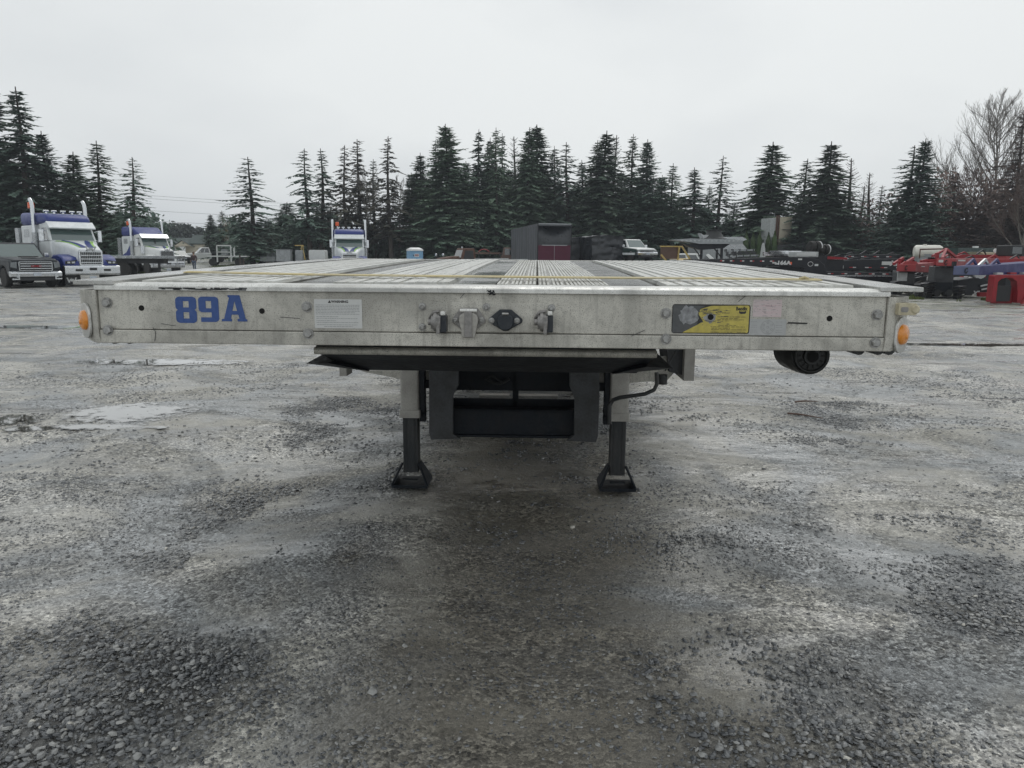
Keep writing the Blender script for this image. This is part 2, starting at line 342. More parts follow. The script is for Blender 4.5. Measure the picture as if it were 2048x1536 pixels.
def build_gravel():
    pts = []
    def batch(n, y0, y1, s0, s1, func, seed):
        r = np.random.default_rng(seed)
        y = np.sqrt(r.random(n)*(y1**2-y0**2)+y0**2); x = (r.random(n)*2-1)*(y*.76+.35)
        k = r.random(n) < func(x, y)
        x, y = x[k], y[k]; s = s0*(s1/s0)**(r.random(len(x))**1.5)
        pts.append(np.stack([x, y, s], -1))
    def thin(x, y):
        n = vnoise(x, y, 1.3, 8)*.6+vnoise(x, y, 4.0, 9)*.4
        dark = np.clip(1.0-np.abs(x-.05)/.9, 0, 1)
        return np.clip((n-.42)*2.0, .05, 1)*(1-.45*dark)
    batch(330000, 1.7, 8.0, .008, .028, dens, 1)
    batch(90000, 1.7, 5.0, .007, .018, thin, 2)
    batch(60000, 4.5, 10.5, .014, .030, thin, 3)
    batch(900, 1.7, 9, .02, .045, thin, 4)
    p = np.concatenate(pts); n = len(p); print('STONES', [len(q) for q in pts]); r = np.random.default_rng(21)
    n5 = np.arange(5)*2*math.pi/5; K = 10                # flat slate chips: five bottom and five top corners
    base = np.concatenate([np.stack([np.cos(n5), np.sin(n5), n5*0], -1), np.stack([np.cos(n5+.1)*.78, np.sin(n5+.1)*.78, n5*0+1], -1)]).astype(np.float32)
    V = np.repeat(base[None], n, 0); jit = 1+r.normal(0, .22, (n, 5, 1)); V[:, :5, :2] *= jit; V[:, 5:, :2] *= jit*(1+r.normal(0, .07, (n, 5, 1))); V[:, 5:, 2] += r.normal(0, .10, (n, 5))
    faces = np.array([(5, 6, 7), (5, 7, 8), (5, 8, 9)]+[t_ for q in range(5) for t_ in ((q, (q+1) % 5, 5+(q+1) % 5), (q, 5+(q+1) % 5, 5+q))], np.int32)
    V = V*np.stack([np.ones(n), r.uniform(.42, .9, n), r.uniform(.16, .5, n)], -1)[:, None, :]
    V *= (p[:, 2]*.62)[:, None, None]
    tx, ty, tz = r.normal(0, .17, n), r.normal(0, .17, n), r.uniform(0, 6.283, n)
    def rot(V, a, i, j):
        c, s = np.cos(a)[:, None], np.sin(a)[:, None]; A = V[:, :, i].copy(); B = V[:, :, j].copy()
        V[:, :, i] = A*c-B*s; V[:, :, j] = A*s+B*c
    rot(V, tz, 0, 1); rot(V, tx, 1, 2); rot(V, ty, 0, 2)
    pile = dens(p[:, 0], p[:, 1])*p[:, 2]*r.uniform(-.1, .8, n)
    V[:, :, 0] += p[:, 0][:, None]; V[:, :, 1] += p[:, 1][:, None]; V[:, :, 2] += (gh(p[:, 0], p[:, 1])+pile)[:, None]
    F = (faces[None]+(np.arange(n)*10)[:, None, None]).reshape(-1, 3)
    me = bpy.data.meshes.new('gravel'); me.vertices.add(n*10); me.vertices.foreach_set('co', V.astype(np.float32).ravel())
    me.loops.add(len(F)*3); me.loops.foreach_set('vertex_index', F.ravel().astype(np.int32)); me.polygons.add(len(F))
    me.polygons.foreach_set('loop_start', np.arange(0, len(F)*3, 3, dtype=np.int32)); me.polygons.foreach_set('loop_total', np.full(len(F), 3, np.int32))
    me.update()
    at_ = me.attributes.new('tint', 'FLOAT', 'POINT'); tint = np.repeat(r.random(n)**1.3, 10); tint[np.repeat(r.random(n) < .006, 10)] = 2.6
    at_.data.foreach_set('value', tint.astype(np.float32))
    m = bpy.data.materials.new('crushed_slate'); m.use_nodes = True; t = m.node_tree; b = t.nodes['Principled BSDF']
    a = N(t, 'ShaderNodeAttribute', attribute_name='tint'); rp = N(t, 'ShaderNodeValToRGB'); mr = N(t, 'ShaderNodeMapRange'); mr.inputs[2].default_value = 2.6
    t.links.new(a.outputs['Fac'], mr.inputs[0]); t.links.new(mr.outputs[0], rp.inputs[0])
    e = rp.color_ramp.elements; e[0].color = (.055, .06, .066, 1); e[1].color = (.55, .53, .47, 1); x = e.new(.38); x.color = (.33, .33, .315, 1); x = e.new(.2); x.color = (.16, .166, .17, 1)
    t.links.new(rp.outputs[0], b.inputs['Base Color']); b.inputs['Roughness'].default_value = .26; b.inputs['Specular IOR Level'].default_value = .75
    n_ = N(t, 'ShaderNodeTexNoise', i_Scale=180.0, i_Detail=3.0); bp = N(t, 'ShaderNodeBump', i_Strength=.3, i_Distance=.002)
    tc = N(t, 'ShaderNodeTexCoord'); t.links.new(tc.outputs['Object'], n_.inputs['Vector']); t.links.new(n_.outputs['Fac'], bp.inputs['Height']); t.links.new(bp.outputs[0], b.inputs['Normal'])
    me.materials.append(m); o = bpy.data.objects.new('gravel', me); C.objects.link(o); o['kind'] = 'stuff'
    tag(o, 'loose grey crushed slate scattered over the packed yard', 'gravel')
build_gravel()
# puddles: flat sheets of water lying in the hollows
def water_mat():
    m = bpy.data.materials.new('puddle_water'); m.use_nodes = True; t = m.node_tree; b = t.nodes['Principled BSDF']; L = t.links.new
    b.inputs['Base Color'].default_value = (.10, .095, .08, 1); b.inputs['Roughness'].default_value = .03; b.inputs['Coat Weight'].default_value = 1; b.inputs['Coat Roughness'].default_value = .02
    n_ = N(t, 'ShaderNodeTexNoise', i_Scale=7.0, i_Detail=9.0, i_Roughness=.72); geo = N(t, 'ShaderNodeNewGeometry'); L(geo.outputs['Position'], n_.inputs['Vector'])
    tc = N(t, 'ShaderNodeTexCoord'); ln = N(t, 'ShaderNodeVectorMath', operation='LENGTH'); L(tc.outputs['Object'], ln.inputs[0])
    a = N(t, 'ShaderNodeMath', operation='MULTIPLY_ADD'); L(n_.outputs['Fac'], a.inputs[0]); a.inputs[1].default_value = 3.2; a.inputs[2].default_value = -.60
    c = N(t, 'ShaderNodeMath', operation='SUBTRACT'); L(a.outputs[0], c.inputs[0]); L(ln.outputs['Value'], c.inputs[1])
    r = N(t, 'ShaderNodeMapRange'); r.inputs[1].default_value = 0; r.inputs[2].default_value = .45; L(c.outputs[0], r.inputs[0]); L(r.outputs[0], b.inputs['Alpha'])
    return m
M['water'] = water_mat()
def puddle(px, py, wx, wy, seed, rot=0):
    c = ground(px, py); n = 40; a = np.arange(n)*2*math.pi/n
    z = float(np.percentile(gh(c.x+wx*np.cos(a)*.8, c.y+wy*np.sin(a)*.8), 70))+.006
    mb = MB(); mb.v = [(math.cos(q), math.sin(q), 0) for q in a]; mb.f = [tuple(range(n))]
    o = mb.build('puddle', M['water'], loc=(c.x, c.y, z)); o.scale = (wx, wy, 1); o.rotation_euler = (0, 0, R(rot)); return struct(o)
for i, a in enumerate(((262, 826, .66, .50), (215, 856, .55, .14), (8, 838, .35, .26), (50, 858, .3, .12), (1950, 689, 2.0, .22), (330, 724, 1.3, .35), (70, 655, 2.2, .5))): puddle(*a, i)
# ------------------------------------------------------------------ the step deck trailer in front
TY, TYAW = 2.335, -1.8
_c = at(982, 575, TY)
trailer = root('step_deck_trailer', 'weathered aluminium step deck trailer numbered 89A standing on its landing legs in the foreground', 'trailer', (_c.x, TY, 0), TYAW)
TM = Matrix.Translation((_c.x, TY, 0)) @ Matrix.Rotation(R(TYAW), 4, 'Z'); TI = TM.inverted()
def fp(px, py, y=0.0):                             # the point of the trailer's own plane y that is seen at (px, py)
    o = TI @ Vector((0, 0, CAMH)); d = TI.to_3x3() @ ray(px, py); k = (y-o.y)/d.y; p = o+d*k; return p.x, p.z
T = trailer
Z0 = fp(992, 575)[1]
def dz(y): return Z0+.026*y-.0019*y*y
W2 = 1.282; DL = 3.42
ZB = fp(992, 694)[1]; ZS = fp(992, 666)[1]
XL0, XL1, XL2 = fp(198, 630)[0], fp(189, 630)[0], fp(164, 640, .055)[0]
XR0, XR1, XR2 = fp(1772, 630)[0], fp(1786, 650)[0], fp(1812, 660, .055)[0]
# front rail
mb = MB(); mb.box(XL0+.001, XR0-.001, 0, .02, ZS, Z0-.018); mb.build('front_plate', M['alu'], T, bevel=.002)
mb = MB(); mb.box(XL0+.001, XR0-.001, -.006, .06, ZB, ZS-.002); mb.build('lower_front_rail', M['alu'], T, bevel=.003)
mb = MB(); mb.ext([(-.012, Z0-.018), (-.012, Z0-.004), (.0, Z0+.003), (.09, Z0+.005), (.09, Z0-.006), (.0, Z0-.018)], 'x', XL0-.004, XR0+.004); mb.build('top_lip', M['alu_lip'], T, bevel=.002)
for s, x0, x1, x2 in ((-1, XL0, XL1, XL2), (1, XR0, XR1, XR2)):     # chamfered corner castings
    c = [(x0, -.009), (x1, -.009), (x2, .055), (x2, .30), (x0, .30)]
    MB().loft([[(x-(s*.022 if i in (2, 3) else s*.004), y, ZB) for i, (x, y) in enumerate(c)], [(x, y, ZB+.035) for x, y in c], [(x, y, Z0-.018) for x, y in c]]).build('corner_casting', M['alu'], T, bevel=.003)
# side flanges and side rails following the camber
def strip(x0, x1, zt, th, y0, y1, n=8, top=0.0):
    r = []
    for i in range(n+1):
        y = y0+(y1-y0)*i/n; z = dz(y)+zt; r.append([(x0, y, z-th), (x1, y, z-th), (x1, y, z), (x0, y, z)])
    return MB().loft(r)
for s in (-1, 1):
    a, b = sorted((s*(W2-.10), s*(W2+.028)))
    strip(a, b, .012, .014, -.012 if s < 0 else -.012, DL).build('rub_rail', M['alu_rail'], T, bevel=.002)
    a, b = sorted((s*(W2-.02), s*(W2+.0)))
    strip(a, b, -.014, .15, .30, DL).build('side_rail', M['alu'], T)
    a, b = sorted((s*(W2-.13), s*(W2-.102)))
    strip(a, b, -.002, .012, .0, DL).build('rail_channel', M['steel_dk'], T)
# deck planks: ribbed extrusions with two dark inserts and flat boards between
planks = []
x = -W2+.133
layout = [('r', .165), ('r', .165), ('r', .165), ('n', .20), ('r', .15), ('r', .15), ('r', .12), ('f', .16), ('h', .15), ('h', .15), ('h', .10), ('n', .20), ('r', .165), ('r', .165), ('r', .165), ('r', .165)]
tot = sum(w for _, w in layout); k = (2*(W2-.133))/tot
rr = random.Random(4)
def rib_profile(w, kind):
    p = []; g = .003
    if kind == 'n': return [(g, -.03), (g, -.004), (w-g, -.004), (w-g, -.03)]
    if kind == 'f': return [(g, -.03), (g, 0), (w-g, 0), (w-g, -.03)]
    return [(g, -.03), (g, 0), (w-g, 0), (w-g, -.03)]
def ribs(w, kind):                                 # raised ribs of one extrusion: (start, width, height)
    if kind == 'r': return [(w*(i+.5)/3-.019, .030 if i % 2 else .036, .011) for i in range(3)]
    if kind == 'h': return [(w*(i+.5)/3-.016+q*.013, .007, .007) for i in range(3) for q in range(3)]
    return []
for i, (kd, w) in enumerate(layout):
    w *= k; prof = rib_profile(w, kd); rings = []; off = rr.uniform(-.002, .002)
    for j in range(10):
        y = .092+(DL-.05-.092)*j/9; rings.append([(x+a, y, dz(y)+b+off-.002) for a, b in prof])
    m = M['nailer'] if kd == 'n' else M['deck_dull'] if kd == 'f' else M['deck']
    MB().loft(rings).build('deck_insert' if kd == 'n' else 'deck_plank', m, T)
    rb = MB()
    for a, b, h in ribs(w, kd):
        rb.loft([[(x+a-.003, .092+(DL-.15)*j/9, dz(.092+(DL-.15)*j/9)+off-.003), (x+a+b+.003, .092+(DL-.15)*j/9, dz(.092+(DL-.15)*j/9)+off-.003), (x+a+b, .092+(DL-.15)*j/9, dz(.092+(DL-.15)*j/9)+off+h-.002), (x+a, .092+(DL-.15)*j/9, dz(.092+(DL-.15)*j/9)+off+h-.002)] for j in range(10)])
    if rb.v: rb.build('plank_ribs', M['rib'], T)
    x += w
yb = DL-.045
MB().box(-W2+.02, W2-.02, yb, DL, dz(DL)-.20, dz(DL)+.004).build('rear_sill', M['alu_lip'], T, bevel=.002)
# worn scraps and grime lying on the deck
for q in range(26):
    xx = rr.uniform(-1.0, 1.0); yy = rr.uniform(.25, 3.1)
# under the deck: cross members, main beams, side brackets
for i in range(9):
    y = .30+i*.36; MB().box(-W2+.03, W2-.03, y, y+.05, dz(y)-.125, dz(y)-.034).build('cross_member', M['alu'], T)
for s in (-1, 1):
    x0 = s*.46
    mb = MB(); mb.box(x0-.05, x0+.05, .62, 3.4, dz(1)-.36, dz(1)-.345); mb.box(x0-.006, x0+.006, .62, 3.4, dz(1)-.345, dz(1)-.13)
    mb.build('main_beam', M['steel_frame'], T)
# coupler approach plate: a folded dark sheet under the nose
xa, za = fp(634, 697, .34); xb, zb_ = fp(1311, 700, .34); zc_ = fp(900, 745, .62)[1]
zl_ = fp(900, 711, .30)[1]
mb = MB()
mb.loft([[(x_, .32, za-.004), (x_, .335, za-.016), (x_, .66, zc_), (x_, 1.9, zc_), (x_, 1.9, zc_+.012), (x_, .665, zc_+.012), (x_, .345, za-.004), (x_, .36, za+.05), (x_, .345, za+.05)] if False else
         [(x_, .325, za+.03), (x_, .330, za-.012), (x_, .345, zl_-.004), (x_+dx, .66, zc_), (x_+dx, 1.9, zc_), (x_+dx, 1.9, zc_+.012), (x_+dx, .668, zc_+.012), (x_, .358, za-.008), (x_, .345, za+.0), (x_, .340, za+.03)] for x_, dx in ((xa, .06), (xb, -.02))])
mb.build('coupler_plate', M['steel_dk'], T, bevel=.003)
zl = fp(900, 711, .30)[1]
MB().loft([[(x_, .36, za+.012), (x_, .304, za+.008), (x_, .298, za), (x_, .300, zl+.004), (x_, .308, zl-.002), (x_, .345, zl)] for x_ in (xa, xb)]).build('coupler_lip', M['alu'], T, smooth=50)
xw, zw = fp(612, 727, .62); xw2, zw2 = fp(1346, 737, .62)
for xx, zz, xi, sgn in ((xw, zw, xa, -1), (xw2, zw2, xb, 1)):
    mb = MB(); v0 = (xi-sgn*.02, .40, zw+.035); v1 = (xx, .62, zz); v2 = (xi-sgn*.12, .64, zc_-.002); v3 = (xi-sgn*.08, 1.1, zw+.03); v4 = (xx, 1.0, zz+.01)
    mb.add([v0, v1, v2, v3, v4], [(0, 1, 2), (1, 4, 3, 2), (0, 3, 4, 1), (0, 2, 3)]); mb.build('coupler_wing', M['steel_dk'], T)
# gooseneck drop: two upright plates with a cross channel between them
YG = 2.36
def prof_px(pts, y): return [fp(a, b, y) for a, b in pts]
pl = [(858, 700), (917, 700), (917, 770), (906, 792), (906, 868), (921, 878), (862, 880), (858, 866)]
MB().ext(prof_px(pl, YG), 'y', YG, YG+.03).build('drop_plate', M['steel_frame'], T, bevel=.004)
pr = [(1139, 700), (1199, 700), (1199, 800), (1196, 872), (1192, 885), (1133, 882), (1148, 870), (1149, 798), (1139, 772)]
MB().ext(prof_px(pr, YG), 'y', YG, YG+.03).build('drop_plate', M['steel_frame'], T, bevel=.004)
for pts in ([(858, 700), (862, 700), (862, 870), (858, 866)], [(1195, 700), (1199, 700), (1196, 872), (1192, 880)]):
    MB().ext(prof_px(pts, YG), 'y', YG+.03, YG+1.3).build('drop_web', M['steel_frame'], T)
c0 = fp(905, 820, YG+.05); c1 = fp(1150, 873, YG+.05)
mb = MB(); mb.box(c0[0], c1[0], YG+.06, YG+.075, c1[1], c0[1]); mb.box(c0[0], c1[0], YG+.06, YG+.16, c0[1]-.012, c0[1]+.004); mb.box(c0[0], c1[0], YG+.03, YG+.16, c1[1]-.01, c1[1]+.005); mb.build('drop_cross_channel', M['steel_dk'], T, bevel=.003)
s0 = fp(905, 700, YG+.35); s1 = fp(1150, 783, YG+.35)
MB().box(s0[0], s1[0], YG+.35, YG+.37, s1[1], s0[1]).build('step_wall', M['steel_dk'], T)
s0 = fp(905, 796, YG+.35); s1 = fp(1150, 822, YG+.35)
mb = MB(); mb.box(s0[0], s1[0], YG+.35, YG+.37, s1[1]-.1, s0[1]); mb.box(fp(1025, 790, YG+.35)[0], fp(1037, 790, YG+.35)[0], YG+.35, YG+.38, s1[1], s0[1]+.2); mb.build('step_sill', M['steel_dk'], T)
g0 = fp(960, 786, YG+.5); g1 = fp(1115, 793, YG+.5)
mb = MB(); mb.box(g0[0], fp(1025, 0, YG+.5)[0], YG+.42, YG+.5, g1[1], g0[1]); mb.box(fp(1037, 0, YG+.5)[0], g1[0], YG+.42, YG+.5, g1[1], g0[1]); mb.build('slot_daylight', M['leg_alu'], T)  # daylight through the step slots, painted as pale bars
mb = MB(); q = fp(995, 757, YG+.3); mb.tube([(q[0]-.08+.16*i/12, YG+.30, q[1]-.035*math.sin(math.pi*i/12)) for i in range(13)], .012, 6); mb.tube([(q[0]-.08+.16*i/12, YG+.28, q[1]+.02*math.sin(math.pi*i/6)) for i in range(13)], .008, 6); mb.build('air_hose', M['rubber_dk'], T, smooth=50)
# landing legs
def leg(xl, xr, ytop, yj, ybot, foot, YL, sgn):
    lg = bpy.data.objects.new('landing_leg', None); C.objects.link(lg); lg.parent = T
    a, _ = fp(xl, yj, YL); b, zj = fp(xr, yj, YL); cx = (a+b)/2; w = b-a; zf = fp(foot[0], foot[1], YL-.12)[1]
    mb = MB(); mb.ext([(cx+p, YL+w/2+q) for p, q in rrect(0, 0, w, w, .018, 3)], 'z', zj+.05, dz(YL)-.13); mb.build('leg_housing', M['leg_alu'], lg, smooth=40)
    mb = MB(); mb.ext([(cx+p, YL+w/2+q) for p, q in rrect(0, 0, w+.016, w+.016, .012, 3)], 'z', zj, zj+.052); mb.build('leg_collar', M['leg_alu'], lg, bevel=.002)
    mb = MB(); wi = w-.022; mb.ext([(cx+p, YL+w/2+q) for p, q in rrect(0, 0, wi, wi, .006, 2)], 'z', .10, zj+.02); mb.box(cx-wi*.30, cx-wi*.26, YL+.006, YL+.012, .12, zj-.001); mb.box(cx+wi*.26, cx+wi*.30, YL+.006, YL+.012, .12, zj-.001); mb.build('inner_tube', M['steel_mid'], lg)
    xc = cx; yc = YL+w/2
    mb = MB()
    fw = .118; fd = .115
    mb.box(xc-fw, xc+fw, yc-fd, yc+fd, .012, .024)
    for s in (-1, 1):
        mb.add([(xc+s*(wi/2+.004), yc-wi/2, .16), (xc+s*(wi/2+.004), yc+wi/2, .16), (xc+s*fw, yc+fd, .03), (xc+s*fw, yc-fd, .03)], [(0, 1, 2, 3)])
        mb.add([(xc+s*fw, yc-fd, .024), (xc+s*fw, yc-fd, .04), (xc+s*(wi/2), yc-wi/2, .17), (xc+s*(wi/2), yc-wi/2, .15)], [(0, 1, 2, 3)])
        mb.bar((xc+s*fw, yc-fd, .024), (xc+s*(wi/2+.004), yc-wi/2-.004, .165), .010, .012)
    mb.box(xc-fw, xc+fw, yc-fd-.006, yc-fd, .012, .032)
    mb.box(xc-wi/2, xc+wi/2, yc-wi/2-.03, yc-wi/2, .055, .062)
    mb.build('foot_pad', M['steel_dk'], lg)
    q = cx-sgn*(w/2+.018)
    mb = MB(); mb.box(q-.016, q+.016, YL+.02, YL+.10, zj+.04, dz(YL)-.16)
    for zz in (zj+.02, zj+.075, zj+.13, zj+.16):
        mb.tube([(q-.02*sgn*0, YL+.03, zz), (q-sgn*.022, YL+.03, zz)], .012, 6)
    mb.box(q-.018, q+.018, YL+.03, YL+.09, zj-.03, zj+.04)
    mb.build('leg_bracket', M['steel_dk'], lg)
    return lg, cx, zj, w
YL = 2.40
L1 = leg(801, 838, 745, 836, 960, (821, 970), YL, -1)
L2 = leg(1219, 1257, 745, 843, 965, (1236, 978), YL, 1)
for (lg, cx, zj, w), px in ((L1, 876), (L2, 1180)):
    xo = fp(px, 780, YL)[0]; MB().bar((cx, YL+.08, zj+.21), (xo, YL+.08, zj+.21), .04, .05).build('leg_brace', M['steel_dk'], lg)
# crank handle
YC = 2.05
cp = [(1313, 745), (1314, 768), (1308, 780), (1290, 788), (1240, 795), (1226, 800), (1219, 812), (1219, 848)]
pts = []
for i, (a, b) in enumerate(cp):
    x_, z_ = fp(a, b, YC+(.18 if i > 4 else .0)); pts.append((x_, YC+(.18 if i > 4 else .0), z_))
mb = MB(); mb.tube(pts, .0125, 8); mb.build('crank_handle', M['steel_mid'], T, smooth=60)
# outriggers and side bracket near the legs
a = fp(683, 742, 2.5); b = fp(697, 750, 2.5); MB().box(a[0], b[0], 2.45, 2.6, b[1], a[1]+.05).build('outrigger_end', M['leg_alu'], T)
MB().ext(prof_px([(720, 742), (858, 742), (858, 768), (800, 758)], 2.52), 'y', 2.52, 2.56).build('outrigger', M['alu'], T)
MB().ext(prof_px([(1199, 742), (1390, 700), (1335, 760), (1260, 766), (1199, 775)], 2.52), 'y', 2.52, 2.56).build('outrigger', M['alu'], T)
mb = MB(); a = fp(1370, 700, 2.4); b = fp(1388, 762, 2.4); mb.box(a[0], b[0], 2.4, 2.42, b[1], a[1]+.03); mb.box(a[0], a[0]+.012, 2.42, 2.8, b[1], a[1]+.03); mb.build('side_bracket', M['leg_alu'], T, bevel=.002)
MB().ext(prof_px([(1335, 700), (1372, 700), (1372, 752), (1340, 745)], 2.44), 'y', 2.46, 2.8).build('tool_box_wall', M['steel_frame'], T)
a = fp(1325, 764, 2.5); MB().tube([(a[0], 2.5, a[1]-.014), (a[0], 2.5, a[1]+.05)], .03, 12).build('drain_cap', M['rubber_dk'], T, smooth=50)
MB().tube([(fp(1330, 742, 1.6)[0], 1.6, fp(1330, 742, 1.6)[1]), (fp(1352, 702, 1.6)[0], 1.6, fp(1352, 702, 1.6)[1])], .004, 6).build('chain_rod', M['steel_mid'], T)
# round canister slung beneath the right side
a = fp(1623, 712, .42); q = Vector((a[0], .42, a[1]))
cn = MB().lathe([(0, .0), (0, .022), (-.012, .022), (-.012, .030), (0, .032), (.002, .052), (-.006, .056), (-.006, .060), (.004, .064), (0, .066), (.01, .070), (.02, .071), (.03, .070), (.05, .074), (.20, .076), (.21, .070), (.21, 0)], q, (0, 1, 0), 36).build('round_canister', M['rubber_dk'], T, smooth=35)
mb = MB()
for i in range(14):
    an = 2*math.pi*i/14; mb.bar(q+Vector((math.cos(an)*.034, -.003, math.sin(an)*.034)), q+Vector((math.cos(an)*.050, -.003, math.sin(an)*.050)), .004, .004, (0, 1, 0))
mb.build('canister_rib', M['rubber'], cn)
MB().tube([q+Vector((0, -.014, 0)), q+Vector((0, -.0135, 0))], .021, 20).build('canister_bore', M['hole'], cn)
MB().box(q.x-.03, q.x+.03, .5, .56, q.z+.06, Z0-.12).build('canister_bracket', M['steel_dk'], T)
# small rounded lugs beneath the rail ends
for px in (232, 262, 1716, 1754, 1776):
    a = fp(px, 684 if px < 900 else 706, .16); MB().tube([(a[0]-.0, .15, a[1]+.012), (a[0], .40, a[1]+.012)], .018, 10).build('rail_lug', M['rubber_dk'], T, smooth=50)
# bolts on the front rail
def bolt(px, py, r=.0135, y=0.0, name='bolt', parent=T):
    x_, z_ = fp(px, py, y-.01); mb = MB(); mb.lathe([(0, r*1.25), (-.003, r*1.25)], (x_, y, z_), (0, 1, 0), 18)
    mb.lathe([(-.003, r), (-.010, r), (-.013, r*.78)], (x_, y, z_), (0, 1, 0), 6)
    return mb.build(name, M['bolt'], parent)
for px, py in ((211, 606), (213, 661), (612, 614), (615, 668), (1333, 627), (1333, 679), (1757, 630), (1753, 686)):
    bolt(px, py, .0135, -.006 if py > 640 else 0)
for px, py in ((283, 616), (524, 622), (1659, 637), (1421, 634)):
    x_, z_ = fp(px, py); MB().tube([(x_, -.0022 if px == 1421 else -.0012, z_), (x_, .01, z_)], .0088, 18).build('bolt_hole', M['hole'], T)
# connector plate with air couplings and sockets
a = fp(835, 603); b = fp(1113, 667)
pln = MB().box(a[0], b[0], -.006, 0.001, b[1]+.003, a[1]).build('connector_plate', M['alu'], T, bevel=.0015)
def rbolt(px, py, y, r=.0105, par=pln):
    x_, z_ = fp(px, py, y); MB().lathe([(0, r*1.15), (-.004, r*1.15), (-.004, r), (-.009, r*.95), (-.011, r*.6), (-.009, r*.5), (-.009, 0)], (x_, y, z_), (0, 1, 0), 18, False).build('bolt', M['bolt'], par, smooth=30)
for px, py in ((845, 613), (973, 614), (1103, 616), (845, 654)): rbolt(px, py, -.006)
for px0, mir in ((875, 1), (1087, 1)):             # gladhand couplings
    x_, z_ = fp(px0, 644, -.03); g = bpy.data.objects.new('air_coupling', None); C.objects.link(g); g.parent = T; g.location = (x_, -.006, z_)
    s = .93
    mb = MB(); mb.lathe([(-.022, .010), (-.012, .010), (-.012, .020), (-.004, .023), (-.004, .029), (.004, .030), (.010, .026), (.018, .026), (.018, .0)], (-.006, -.03, 0), (1, 0, 0), 20); mb.box(.0, .010, -.055, 0, -.034, .016); mb.build('coupling_body', M['pin'], g, smooth=35)
    mb = MB(); mb.ext([(-.012, -.032), (.014, -.030), (.014, .020), (.0, .026), (-.008, .024)], 'y', -.045, 0.0); mb.build('coupling_head', M['black'], g, bevel=.002).location = (.015, 0, 0)
    mb = MB(); mb.box(.012, .026, -.05, -.02, .022, .034); mb.build('coupling_latch', M['alu_lip'], g, bevel=.002)
    mb = MB(); mb.tube([(-.024, 0, -.006), (-.024, -.02, .012), (-.012, -.03, .030), (.008, -.034, .034)], .005, 8); mb.build('coupling_arm', M['pin'], g, smooth=60)
def hexplate(px, py, w, h, top, m, y1, name, par):
    x_, z_ = fp(px, py, -.012); p = [(-w, 0), (-w*.97, .006), (-top, h), (top, h), (w*.97, .006), (w, 0), (w*.97, -.006), (top*.35, -h*.95), (-top*.35, -h*.95), (-w*.97, -.006)]
    return MB().ext([(x_+a, z_+b) for a, b in p], 'y', y1, -.006).build(name, m, par, bevel=.002), x_, z_
so, x_, z_ = hexplate(938, 641, .052, .039, .026, M['pin'], -.018, 'trailer_socket', T)
lid = [(-.030, .002), (-.027, .016), (-.017, .025), (.017, .025), (.027, .016), (.030, .002), (.020, -.048), (.016, -.052), (-.016, -.052), (-.020, -.048)]
MB().ext([(x_+a, z_+b) for a, b in lid], 'y', -.034, -.019).build('socket_lid', M['leg_alu'], so, bevel=.003)
mb = MB(); mb.box(x_-.012, x_+.012, -.040, -.034, z_-.05, z_+.030); mb.build('lid_rib', M['pin'], so, bevel=.002)
mb = MB(); mb.tube([(x_-.026, -.030, z_+.032), (x_+.026, -.030, z_+.032)], .006, 10); mb.build('lid_hinge', M['alu_lip'], so, smooth=50)
for px in (911, 963): rbolt(px, 640, -.018, .008, so)
so, x_, z_ = hexplate(1011, 641, .053, .034, .018, M['black'], -.018, 'black_socket', T)
mb = MB(); mb.lathe([(0, .026), (-.010, .026), (-.013, .023), (-.013, 0)], (x_, -.018, z_-.004), (0, 1, 0), 24); mb.build('socket_cap', M['black'], so, smooth=40)
mb = MB(); mb.tube([(x_-.010, -.032, z_+.022), (x_+.010, -.032, z_+.022)], .004, 8); mb.build('cap_hinge', M['bolt'], so, smooth=50)
for px in (983, 1034): rbolt(px, 641, -.018, .008, so)
# ---- writing and labels
def quadlet(px0, py0, px1, py1, y, m, name, par, th=.0008, r=0):
    a = fp(px0, py0); b = fp(px1, py1); w = b[0]-a[0]; h = a[1]-b[1]
    pts = rrect((a[0]+b[0])/2, (a[1]+b[1])/2, w, h, max(r, .0004), 3 if r else 1)
    return MB().ext(pts, 'y', y, y+th).build(name, m, par), a, b
num = bpy.data.objects.new('unit_number', None); C.objects.link(num); num.parent = T
def scale_loops(loops, px0, py0, px1, py1):
    a = fp(px0, py0); b = fp(px1, py1); return [[(a[0]+(b[0]-a[0])*u, b[1]+(a[1]-b[1])*v) for u, v in lp] for lp in loops]
def cut(x0, x1, z0, z1, c=.16, k=None):
    return [(x0+c, z0), (x1-c, z0), (x1-c*.3, z0+c*.22), (x1, z0+c*.8), (x1, z1-c*.8), (x1-c*.3, z1-c*.22), (x1-c, z1), (x0+c, z1), (x0+c*.3, z1-c*.22), (x0, z1-c*.8), (x0, z0+c*.8), (x0+c*.3, z0+c*.22)]
eight = [[(.16, 0), (.84, 0), (.96, .05), (1, .12), (1, .40), (.97, .46), (.90, .50), (.97, .54), (1, .60), (1, .88), (.96, .95), (.84, 1), (.16, 1), (.04, .95), (0, .88), (0, .60), (.03, .54), (.10, .50), (.03, .46), (0, .40), (0, .12), (.04, .05)],
         [(.36, .17), (.64, .17), (.64, .41), (.36, .41)], [(.36, .59), (.64, .59), (.64, .83), (.36, .83)]]
nine = [[(.10, 0), (.84, 0), (.96, .05), (1, .12), (1, .88), (.96, .95), (.84, 1), (.16, 1), (.04, .95), (0, .88), (0, .50), (.04, .43), (.16, .38), (.64, .38), (.64, .18), (.10, .18)], [(.36, .54), (.64, .54), (.64, .83), (.36, .83)]]
